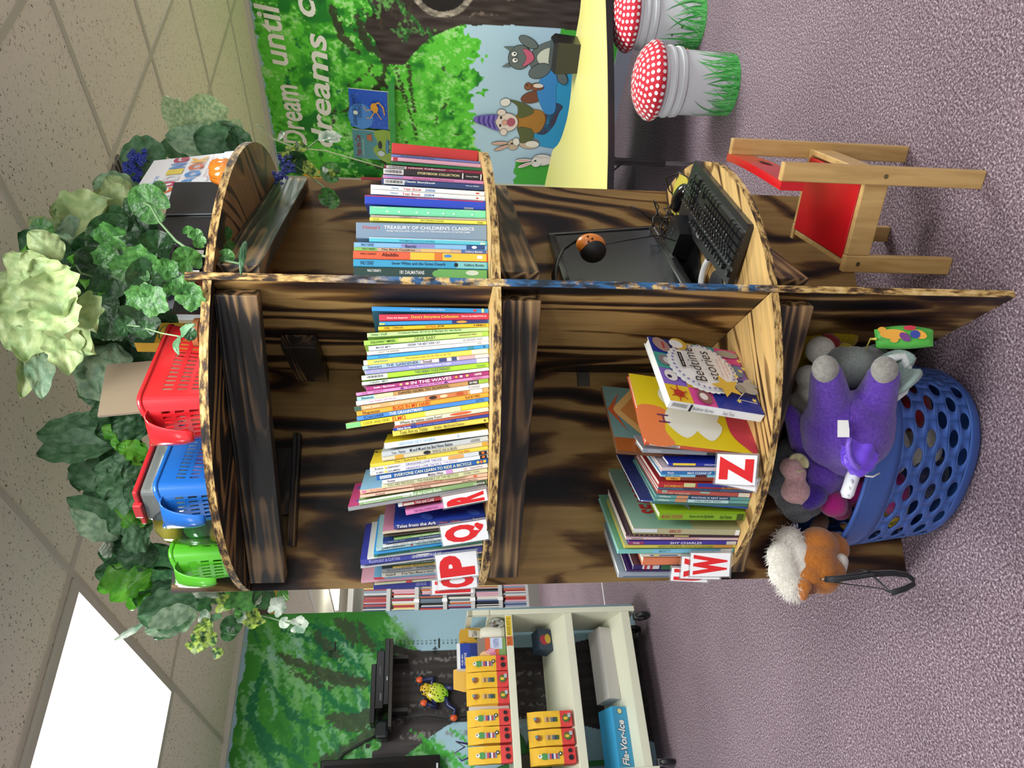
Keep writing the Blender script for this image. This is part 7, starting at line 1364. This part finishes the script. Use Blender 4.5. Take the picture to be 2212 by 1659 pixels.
cb_=MB().tube([RM(-.24,2.99,1.54),RM(-.255,3.01,1.45),RM(-.24,3.015,1.35),RM(-.27,3.01,1.20),RM(-.25,3.0,1.08)],.0035,6); tag(cb_.build('wall_cable',mat('#1b1c1e',.5),smooth=True),'thin black cable hanging past the frog ornament','cable')
# frog ornament
fr_=thing('frog_ornament','yellow-green spotted frog ornament with orange feet climbing the painted trunk','ornament',RM(-.115,3.0,1.28),ROT_ROOM)
mb=MB().ball((0,0,0),(.055,.025,.075),n=24,rot=Matrix.Rotation(.35,3,'Y')).ball((.02,-.005,.065),(.036,.022,.034),n=20)
M_frog,nt,b=nodes('frog_skin'); L=nt.links; tc=nd(nt,'ShaderNodeTexCoord'); sx=nd(nt,'ShaderNodeSeparateXYZ'); L.new(tc.outputs['Object'],sx.inputs[0]); mr=nd(nt,'ShaderNodeMapRange'); mr.inputs[1].default_value=-.07; mr.inputs[2].default_value=.09; L.new(sx.outputs[2],mr.inputs[0]); r=ramp(nt,[(0,'#7cc83c'),(.5,'#c8d43c'),(1,'#e8b030')]); L.new(mr.outputs[0],r.inputs[0])
v=nd(nt,'ShaderNodeTexVoronoi',i_Scale=75); L.new(tc.outputs['Object'],v.inputs[0]); r2=ramp(nt,[(.28,0.0),(.36,1.0)]); L.new(v.outputs[0],r2.inputs[0]); mx=nd(nt,'ShaderNodeMix',data_type='RGBA',blend_type='MULTIPLY',i_0=1.0); L.new(r.outputs[0],mx.inputs[6]); L.new(r2.outputs[0],mx.inputs[7]); L.new(mx.outputs[2],b.inputs['Base Color']); b.inputs['Roughness'].default_value=.25
remesh(mb.build('frog_body',M_frog,fr_,smooth=True),.004,3)
ML=mat('#262c58',.3,vary=.4,bscale=150)
for pts in ([(.04,0,.03),(.085,.005,.02),(.075,.0,.085)],[(-.04,0,.02),(-.085,.005,-.005),(-.06,0,.06)],[(.03,0,-.05),(.02,.0,-.10),(.05,0,-.125),(.04,0,-.16)],[(-.03,0,-.05),(-.075,0,-.07),(-.10,0,-.11),(-.13,0,-.10)]):
    MB().tube(pts,[.016,.015,.011,.010][:len(pts)],8).build('leg',ML,fr_,smooth=True)
for c in ((.078,0,.10),(-.055,0,.075),(.04,-.0,-.175),(-.145,0,-.10)):
    o=MB().ball(c,(.020,.012,.022),n=12).build('foot',mat('#d8582c',.35,vary=.4,bscale=200),fr_,smooth=True)
    mb=MB()
    for k in range(4): a=k*.9-1.3; mb.ball((c[0]+.026*math.sin(a),c[1],c[2]+.026*math.cos(a)),(.005,.005,.005),n=8)
    mb.build('toe_beads',mat('#2f6c80',.3),o)
MB().ball((.045,-.02,.085),(.008,.007,.010),n=12).ball((.0,-.022,.088),(.008,.007,.010),n=12).build('eye',mat('#101010',.1,coat=1),fr_,smooth=True)
# ================================================================ far media racks
rk=thing('media_rack','tall pale rack of disc cases in the next room, seen left of the bookcase','rack',RM(1.25,6.80,0),ROT_ROOM)
zs=[.15,.47,.79,1.11,1.43,1.75]
MB().box(0,.03,0,.4,0,2.15).box(1.40,1.43,0,.4,0,2.15).box(.03,1.40,.36,.40,0,2.15).build('rack_side',mat('#d8d6d0',.5),rk); MB().box(-.02,1.45,-.03,.42,2.12,2.18).build('rack_top',mat('#ebe9e2',.5),rk); MB().box(.0,1.43,-.02,.4,0,.12).build('rack_plinth',mat('#8a8480',.5),rk)
for z in zs: MB().box(.03,1.40,0,.36,z-.03,z-.005).box(.03,1.40,-.01,0,z-.045,z+.0).build('rack_shelf',mat('#c8c8c8',.4),rk)
rr=random.Random(12); protos={}
cc=['#d8d8dc','#2a3a6c','#b83a3a','#e4dfd2','#3a3a42','#8a9cb8','#c86a4a','#1e1e24','#d8a8b8','#6c7c8c','#e8d078','#a8344a']
for z in zs:
    x=.04
    while x<1.38:
        w=rr.choice([.014,.014,.022,.010,.028]); h_=rr.choice([.26,.26,.25,.265,.24])
        if x<.20 or x>.86: x+=w+.001; continue      # hidden behind the wall end or the bookcase
        k=(rr.randrange(12),w,h_)
        if k not in protos:
            protos[k]=MB().box(0,w,0,.13,0,h_); me=protos[k].build('disc_case',mat(cc[k[0]],.35,coat=.3)); COL.objects.unlink(me); protos[k]=me
        o=protos[k].copy(); COL.objects.link(o); o.location=RM(1.25+x,6.81,z-.004); o.rotation_euler=(0,0,ROT_ROOM); tag(o,'disc case on the tall pale rack in the next room','disc case','disc cases in the far rack')
        x+=w+.0015
for i,z in enumerate((.47,.79,1.11,1.43)):
    o=MB().box(.36,.40,-.012,-.008,z+.02-.07,z+.08-.07).box(.62,.66,-.012,-.008,z-.05,z+.01).build('shelf_tag',mat('#f6f6f6',.4),rk)
# ================================================================ laundry basket with plush toys
bk=thing('laundry_basket','blue plastic laundry basket with oval holes full of plush toys','laundry basket',(-.298,-.225,0.001),math.radians(135))
M_bk=mat('#365ca6',.38,coat=.12,bump=.04,bscale=400)
def bpt(a,z):
    """a angle, z height 0..BH; local x is the long axis"""
    f=.86+.16*(z/BH); r=.035; 
    if z<.04: f-=.07*(1-z/.04)**2
    e=2.35; c,s=math.cos(a),math.sin(a); q=(abs(c)**e+abs(s)**e)**(-1/e)
    return Vector((.262*q*c*f,.192*q*s*f,z))
BH=.315
mb=MB(); NC=16; rowsz=[.045,.075,.105,.135,.165,.195]
# solid bands and perforated middle: each cell holds an oval, rows staggered by half a cell
def strip(z0,z1,n=88,m=3):
    V=[bpt(2*math.pi*i/n,z0+(z1-z0)*j/m) for j in range(m+1) for i in range(n)]
    mb.add(V,[(j*n+i,j*n+(i+1)%n,(j+1)*n+(i+1)%n,(j+1)*n+i) for j in range(m) for i in range(n)])
strip(.0,.042,m=6); strip(.235,BH,m=4)
nr=6; hz=(.235-.042)/nr
for r in range(nr):
    z0=.042+r*hz; zc=z0+hz/2
    for k in range(NC):
        da=2*math.pi/NC; ac=(k+.5*(r%2))*da; n=24
        if not (math.pi*.10<(ac%(2*math.pi))<math.pi*1.06) and True:
            # plain (unperforated) stretches near the ends
            pass
        solid=(abs(((ac-math.radians(203)+math.pi)%(2*math.pi))-math.pi)<math.radians(40))
        inn=[];out=[]
        for i in range(n):
            w=2*math.pi*i/n; cw,sw=math.cos(w),math.sin(w); q=1/max(abs(cw),abs(sw))
            out.append(bpt(ac+da/2*cw*q,zc+hz/2*sw*q))
            inn.append(bpt(ac+da*.25*cw,zc+hz*.44*sw))
        mb.add(out+inn,[(i,(i+1)%n,n+(i+1)%n,n+i) for i in range(n)])
        if solid: mb.add(inn,[tuple(range(n))])
o=mb.build('basket_wall',M_bk,bk,smooth=True); so=o.modifiers.new('t','SOLIDIFY'); so.thickness=.0035; so.offset=0
mb=MB(); n=88; mb.add([bpt(2*math.pi*i/n,.004) for i in range(n)],[tuple(range(n))]); mb.build('basket_floor',M_bk,bk)
mb=MB().tube([bpt(2*math.pi*i/n,BH) for i in range(n+1)],.0055,8,caps=False); mb.build('rim',mat('#3c60ac',.35,coat=.2),bk,smooth=True)
# ---- plush
def plushmat(c,c2=None,sc=70,st=.8):
    m,nt,b=nodes('plush'); L=nt.links; tc=nd(nt,'ShaderNodeTexCoord'); n=nd(nt,'ShaderNodeTexNoise',i_Scale=sc*2,i_Detail=4,i_Roughness=.7); L.new(tc.outputs['Object'],n.inputs[0])
    r=ramp(nt,[(.3,c2 or c),(.65,c)]); L.new(n.outputs[0],r.inputs[0]); L.new(r.outputs[0],b.inputs['Base Color']); b.inputs['Roughness'].default_value=.95; b.inputs['Sheen Weight'].default_value=.4; b.inputs['Specular IOR Level'].default_value=.1
    bp=nd(nt,'ShaderNodeBump',i_Strength=st,i_Distance=.006); L.new(n.outputs[0],bp.inputs['Height']); L.new(bp.outputs[0],b.inputs['Normal']); return m
P_pur=plushmat('#6640ae','#48288a'); P_gr=plushmat('#8f9490','#6c7472',120,.4); P_wh=plushmat('#e6e2d8','#c8c2b4',90,.5); P_yel=plushmat('#d8c020','#b09a10',110,.5); P_or=plushmat('#b8702c','#94541c',110,.5); P_mag=plushmat('#a81c78','#8c1460',110,.4); P_dkg=plushmat('#5a5e62','#303438',90,1.0); P_pink=plushmat('#c8a0a0','#a87c7c',60,.6)
def plush(name,label,cat,P0): return thing(name,label,cat,P0)
def blob(T,name,parts,m,vox=.006,it=8):
    """parts: (x,y,depth,r) or with an axis ratio; fused into one soft body"""
    mb=MB(); P0=T.location
    for p in parts:
        if len(p)==4: mb.ball(at(*p[:3])-P0,p[3],n=20)
        else:
            (x0,y0,d0,r0,x1,y1,d1,r1)=p; A_=at(x0,y0,d0)-P0;B_=at(x1,y1,d1)-P0; k=7
            for i in range(k+1): t=i/k; mb.ball(A_.lerp(B_,t),r0+(r1-r0)*t,n=16)
    return remesh(mb.build(name,m,T,smooth=True),vox,it)
el=plush('plush_elephant','plush elephant in a purple suit hanging over the basket rim','soft toy',at(1830,900,1.86))
blob(el,'suit_body',[(1834,912,1.855,.078),(1842,932,1.87,.094),(1800,920,1.88,.078),(1872,912,1.86,.066),(1835,965,1.90,.076),(1800,945,1.90,.076),(1796,890,1.85,.056,1786,812,1.79,.038),(1882,888,1.85,.054,1908,815,1.79,.038)],P_pur,.006,10)
for (x,y,d) in ((1783,797,1.763),(1911,799,1.763)):
    o=MB().ball(at(x,y,d)-el.location,(.032,.02,.032),n=20,rot=Matrix.Rotation(YAW*-1,3,'Z')).build('foot_sole',plushmat('#a09e96','#827f78',50,.5),el,smooth=True,label='grey spotted foot sole')
blob(el,'head',[(1845,795,1.90,.055),(1875,790,1.92,.05),(1820,790,1.93,.05)],P_gr)
MB().tube([at(x,y,1.752)-el.location for x,y in ((1838,868),(1835,880),(1834,892),(1834,905),(1836,925))],.0018,6).build('seam',mat('#3c2278',.9),el,smooth=True)
# big ear: cupped disc with white rim
ec=at(1935,812,1.83)-el.location; Nn_=TOC(at(1935,812,1.83)); 
mb=MB(); roundleaf(mb,ec,.058,Nn_+Vector((.5,0,.2)),Vector((0,0,1)),0,3,cup=.25,vein=.0); o=mb.build('ear',plushmat('#8ea09c','#74867f',120,.3),el,smooth=True); so=o.modifiers.new('t','SOLIDIFY'); so.thickness=.012
pts=[at(x,y,1.815)-el.location for x,y in ((1905,783),(1925,775),(1950,768),(1960,790),(1962,815),(1952,845),(1930,862),(1922,858))]; MB().tube(pts,.010,10).build('ear_edge',plushmat('#dfe2e0','#c4c8c6',120,.5),el,smooth=True,label='white fluffy ear edge')
blob(el,'trunk',[(1712,900,1.93,.022,1735,955,1.95,.034),(1735,955,1.95,.034,1750,985,1.97,.04),(1702,888,1.93,.02,1712,900,1.93,.022)],P_pur)
tg=Art(at(1812,946,1.752)-el.location,RT,UP,-FW,.0005); 
tg.rect(0,0,.040,.028,'#e4e4e0'); 
for k in range(7): tg.rect(.006,.004+k*.003,.034,.0052+k*.003,'#8c8c8c')
# the care label hangs from the seam
o=MB().box(-.0195,.0195,-.0008,.0008,-.013,.013,0,Matrix.Translation(at(1822,926,1.768)-el.location)@Matrix.Rotation(-YAW,4,'Z')@Matrix.Rotation(math.radians(-12),4,'X')).build('care_label',mat('#e2e2de',.6),el,label='white care label')
# purple plush 2 (a doll with a satin bonnet)
dl=plush('plush_doll','purple plush doll with a crumpled satin bonnet and magenta body','soft toy',at(1785,1020,1.95))
blob(dl,'doll_body',[(1780,1015,1.95,.052),(1770,1040,1.96,.045),(1795,995,1.95,.045),(1800,1035,1.97,.04)],P_pur)
blob(dl,'doll_arm',[(1762,1070,1.93,.030,1748,1082,1.93,.026),(1762,1062,1.94,.03)],plushmat('#40208c','#2c1668'))
blob(dl,'doll_leg',[(1800,1088,1.95,.036),(1815,1100,1.98,.03),(1850,1060,1.99,.035)],P_mag)
mb=MB(); n=40; c0=at(1857,983,1.80)-dl.location
for j in range(21):
    for i in range(n):
        a=2*math.pi*i/n; t=math.pi*j/20; r=.043*(1+.07*math.sin(4*a+5*t)+.05*math.sin(9*a-4*t)+.04*math.sin(6*t+2*a))
        mb.v.append(tuple(c0+RT*(r*math.sin(t)*math.cos(a))*1.12+UP*(r*math.cos(t))*.95-FW*(r*math.sin(t)*math.sin(a)*.55)))
mb.f=[(j*n+i,j*n+(i+1)%n,(j+1)*n+(i+1)%n,(j+1)*n+i) for j in range(20) for i in range(n)]; mb.m=[0]*len(mb.f)
o=mb.build('satin_bonnet',mat('#6a3fd0',.35,sheen=.5),dl,smooth=True); sb=o.modifiers.new('s','SUBSURF'); sb.render_levels=1; sb.levels=1
MB().tube([at(x,y,1.775)-dl.location for x,y in ((1836,945),(1832,962),(1834,985),(1842,1002),(1856,1012))],.006,8).build('bonnet_band',mat('#7a58d0',.45,sheen=.4),dl,smooth=True)
MB().tube([at(1855,1012,1.80)-dl.location,at(1870,1028,1.80)-dl.location,at(1885,1030,1.80)-dl.location,at(1900,1022,1.81)-dl.location],.0022,6).build('white_cord',mat('#e8e8e8',.5),dl,smooth=True)
hd=plush('plastic_handle','white plastic toy handle with finger grooves sticking out of the basket','toy handle',at(1840,1040,1.82)); P0=hd.location
pts=[at(1848,1012,1.83)-P0,at(1842,1030,1.82)-P0,at(1836,1048,1.81)-P0,at(1830,1066,1.81)-P0,at(1828,1076,1.81)-P0]
MB().tube(pts,[.016,.019,.0185,.019,.012],14,flat=.8).build('grip',mat('#e4e8ec',.3,coat=.4),hd,smooth=True)
mb=MB(); 
for x,y in ((1840,1040),(1836,1054),(1832,1067)): mb.ball(at(x,y,1.795)-P0,(.006,.003,.003),n=10)
mb.build('finger_groove',mat('#b8bcc4',.4),hd,smooth=True)
dk=plush('plush_duck','yellow plush duck with white pom-pom and red hat behind the elephant','soft toy',at(1795,760,2.02)); P0=dk.location
blob(dk,'duck_body',[(1785,725,2.06,.045,1825,728,2.06,.035),(1785,725,2.06,.045,1745,760,2.06,.045),(1745,760,2.06,.045,1742,800,2.08,.04),(1822,764,1.98,.030),(1835,775,1.99,.022)],P_yel)
blob(dk,'pom_pom',[(1772,757,1.96,.037)],P_wh,.005,2); blob(dk,'hat',[(1788,738,1.98,.024),(1800,742,1.98,.02)],plushmat('#a81820','#841018'))
MB().ball(at(1820,762,1.945)-P0,(.003,.003,.010),n=10).build('eye',mat('#101010',.2),dk,smooth=True)
bn=plush('plush_bear','white fluffy plush toy squeezed behind the elephant','soft toy',at(1745,830,2.0)); blob(bn,'bear_body',[(1747,815,1.98,.034),(1748,850,2.0,.036),(1730,870,2.02,.034),(1760,880,2.05,.04)],P_wh)
ms_=plush('plush_mouse','grey shaggy plush mouse with pink face at the back left of the basket','soft toy',at(1705,1020,1.98)); P0=ms_.location
blob(ms_,'mouse_body',[(1700,1010,1.98,.052),(1690,1040,1.97,.048),(1715,1070,1.97,.05),(1725,1095,1.98,.042),(1715,985,2.0,.05),(1745,1085,1.99,.04)],P_dkg,.005,2)
blob(ms_,'mouse_face',[(1716,1058,1.93,.036),(1735,1070,1.94,.03),(1708,1010,1.925,.028),(1722,1022,1.925,.024)],P_pink)
ep=at(1725,1000,1.92)-P0; mb=MB(); roundleaf(mb,ep,.024,TOC(at(1725,1000,1.92)),UP+RT,0,4,cup=.5); o=mb.build('ear',mat('#b8b088',.7),ms_,smooth=True); so=o.modifiers.new('t','SOLIDIFY'); so.thickness=.005
mb=MB(); rr=random.Random(3)
for k in range(900):
    x=rr.uniform(1678,1735); y=rr.uniform(985,1110); d=1.93+rr.uniform(0,.05); c=at(x,y,d)-P0; dr=Vector((rr.uniform(-1,1),rr.uniform(-1,.3),rr.uniform(-1,1))).normalized()*.012
    s=Vector((rr.uniform(-1,1),0,rr.uniform(-1,1))).normalized()*.0008; mb.add([c-s,c+s,c+dr],[(0,1,2)])
tag(mb.build('fur',P_dkg,ms_),kind='stuff')
# cloth book over the rim
cb2=plush('cloth_book','puffy green cloth book with orange shapes hanging over the right rim','cloth book',at(1950,728,1.80)); P0=cb2.location
mb=MB(); NX,NY=22,12; C0=[(1888,712),(1893,752),(2016,748),(2016,712)]
def cbp(u,v):
    a=(C0[0][0]*(1-v)+C0[1][0]*v,C0[0][1]*(1-v)+C0[1][1]*v); b=(C0[3][0]*(1-v)+C0[2][0]*v,C0[3][1]*(1-v)+C0[2][1]*v); return a[0]*(1-u)+b[0]*u,a[1]*(1-u)+b[1]*u
for side in (0,1):
    V=[]
    for j in range(NY+1):
        for i in range(NX+1):
            u,v=i/NX,j/NY; x,y=cbp(u,v); pu=.016*(max(0,math.sin(math.pi*u))**.4)*(max(0,math.sin(math.pi*v))**.4)
            y+=4*math.sin(math.pi*u)*(1 if v>.5 else -2.2); V.append(at(x,y,1.80+(1-u)*.03-(pu if side==0 else -pu)+.0012*math.sin(u*50)*(abs(v-.5)*2)**3)-P0)
    m=NX+1; mb.add(V,[(j*m+i,j*m+i+1,(j+1)*m+i+1,(j+1)*m+i) for j in range(NY) for i in range(NX)])
mb.build('cloth_pad',mat('#4fae40',.5,sheen=.3),cb2,smooth=True)
mb=MB()
def patch(poly,dd,mi):
    mb.add([at(x,y,1.80+(1-(x-1888)/128)*.03-dd)-P0 for x,y in poly],[tuple(range(len(poly)))],mi)
def el_(cx,cy,rx,ry,rot=0,n=18): return [(cx+rx*math.cos(t)*math.cos(rot)-ry*math.sin(t)*math.sin(rot),cy+rx*math.cos(t)*math.sin(rot)+ry*math.sin(t)*math.cos(rot)) for t in [2*math.pi*i/n for i in range(n)]]
patch(el_(1930,722,30,11,.05),.0185,0); patch(el_(1932,735,9,5),.0188,0); patch(el_(1905,712,9,6),.017,0); patch(el_(1985,722,18,9,.3),.0185,0); patch(el_(1955,728,14,8,.6),.0192,1); patch(el_(1977,722,11,9,.2),.0196,2); patch(el_(1965,708,14,5),.0185,3)
mb.build('printed_patches',[mat('#d89a34',.5),mat('#6c3478',.5),mat('#2c3c90',.5),mat('#b8283c',.5)],cb2)
MB().tube([at(1893,732,1.80)-P0,at(1880,732,1.83)-P0,at(1870,755,1.86)-P0],.003,6,flat=.4).build('strap',mat('#d8c058',.5),cb2,smooth=True)
blk=plush('plush_frog','dark green plush with a rust ribbon inside the right of the basket','soft toy',at(1888,766,1.92)); blob(blk,'frog_body',[(1890,766,1.93,.028),(1900,778,1.93,.03)],plushmat('#1f6c34','#175028')); blob(blk,'ribbon',[(1860,764,1.90,.010,1880,774,1.90,.010)],mat('#b8502c',.5),.004,2)
# filler plush seen through the holes
cols_=[(P_wh,'white'),(plushmat('#a01c28','#7c141c'),'dark red'),(P_mag,'magenta'),(P_yel,'mustard yellow'),(plushmat('#3c2418','#28160e'),'dark brown'),(plushmat('#9ca4a4','#808888'),'light grey'),(P_mag,'bright pink'),(P_wh,'cream white'),(plushmat('#24305c','#18203c'),'navy')]
pos=[(-.30,-.33,.20),(-.20,-.33,.12),(-.40,-.24,.16),(-.42,-.14,.10),(-.24,-.30,.25),(-.18,-.28,.20),(-.37,-.22,.25),(-.30,-.30,.09),(-.36,-.28,.07)]
for k,((m,nm),p) in enumerate(zip(cols_,pos)):
    T=thing('plush_toy','%s plush toy glimpsed through the holes of the blue basket'%nm,'soft toy',p)
    mb=MB().ball((0,0,0),(.060,.055,.048),n=18).ball((.045,.03,.03),(.032,.03,.03),n=14).ball((-.04,.02,-.02),(.035,.03,.03),n=14).ball((.0,-.035,.035),(.022,.02,.02),n=12); remesh(mb.build('toy_body',m,T,smooth=True),.008,3)
# orange and white dog
dg=plush('plush_dog','orange and white plush dog resting against the left rim with a black leash','soft toy',at(1750,1210,1.93)); P0=dg.location
blob(dg,'dog_body',[(1765,1180,1.95,.050),(1760,1215,1.93,.055),(1775,1245,1.91,.045),(1795,1235,1.92,.036),(1745,1250,1.90,.038),(1795,1185,1.98,.045),(1780,1205,1.97,.05)],P_or,.005,5)
blob(dg,'white_mane',[(1705,1165,1.95,.034),(1690,1200,1.93,.038),(1695,1235,1.91,.040),(1712,1262,1.90,.034),(1718,1200,1.94,.045),(1722,1235,1.92,.042)],P_wh,.005,4)
blob(dg,'ear',[(1738,1265,1.87,.018,1735,1288,1.87,.012),(1742,1268,1.88,.018)],P_or,.004,4)
mb=MB(); roundleaf(mb,at(1753,1272,1.862)-P0,.013,TOC(at(1753,1272,1.86)),UP,0,2,cup=.3); mb.build('ear_lining',mat('#5c3420',.8),dg,smooth=True)
blob(dg,'paw',[(1812,1232,1.92,.018,1815,1212,1.93,.02),(1800,1262,1.90,.014)],P_wh,.004,3)
blob(dg,'foreleg',[(1768,1140,2.0,.022,1775,1125,2.02,.02),(1765,1160,1.98,.026,1768,1140,2.0,.022)],plushmat('#6c3c1c','#502a12',110,.5))
mb=MB(); rr=random.Random(5)
for k in range(2600):
    t=rr.random(); cx,cy,d=[(1705,1165,1.95),(1690,1200,1.93),(1695,1235,1.91),(1712,1262,1.90)][k%4]; v=Vector((rr.gauss(0,1),rr.gauss(0,1),rr.gauss(0,1))).normalized(); 
    if v.dot(FW)>.3: v=-v
    c=at(cx,cy,d)-P0+v*.033; dr=(v*.6-RT*.5-UP*-.15+Vector((rr.uniform(-.5,.5),rr.uniform(-.5,.5),rr.uniform(-.5,.5)))).normalized()*rr.uniform(.010,.022)
    s=v.cross(dr); s=s.normalized()*.0006 if s.length>0 else Vector((.0006,0,0)); mb.add([c-s,c+s,c+dr*.6+s*.5+Vector((0,0,-.001)),c+dr],[(0,1,2),(0,2,3)])
tag(mb.build('fur',mat('#ece8e0',.9,sheen=.3),dg),kind='stuff')
# leash straps
ls=thing('dog_leash','black webbing leash looped and hanging from the plush dog','leash',at(1790,1250,1.86)); P0=ls.location
def strap(pts,w=.008):
    MB().tube([at(x,y,d)-P0 for x,y,d in pts],w,8,flat=.22).build('strap',mat('#14171c',.6,sheen=.2),ls,smooth=True)
strap([(1782,1252,1.86),(1810,1250,1.85),(1850,1245,1.85),(1880,1240,1.86),(1930,1238,1.87),(1960,1242,1.88),(1973,1252,1.88),(1974,1262,1.88),(1955,1272,1.87),(1925,1281,1.86)],.0075)
strap([(1782,1255,1.86),(1830,1262,1.87),(1870,1267,1.88),(1905,1272,1.88),(1925,1281,1.87)],.0065)
strap([(1925,1281,1.87),(1905,1262,1.87),(1888,1246,1.86),(1880,1234,1.86),(1860,1231,1.87),(1835,1238,1.87),(1815,1247,1.86)],.0065)
strap([(1800,1251,1.855),(1830,1248,1.85),(1860,1245,1.85),(1885,1240,1.85)],.011)
MB().tube([at(1772,1251,1.865)-P0,at(1778,1251,1.855)-P0,at(1783,1253,1.86)-P0],.0018,6).build('metal_ring',mat('#d8dce0',.2,metal=1),ls,smooth=True)

for o in list(bpy.data.objects):
    if not o.users_collection: bpy.data.objects.remove(o)
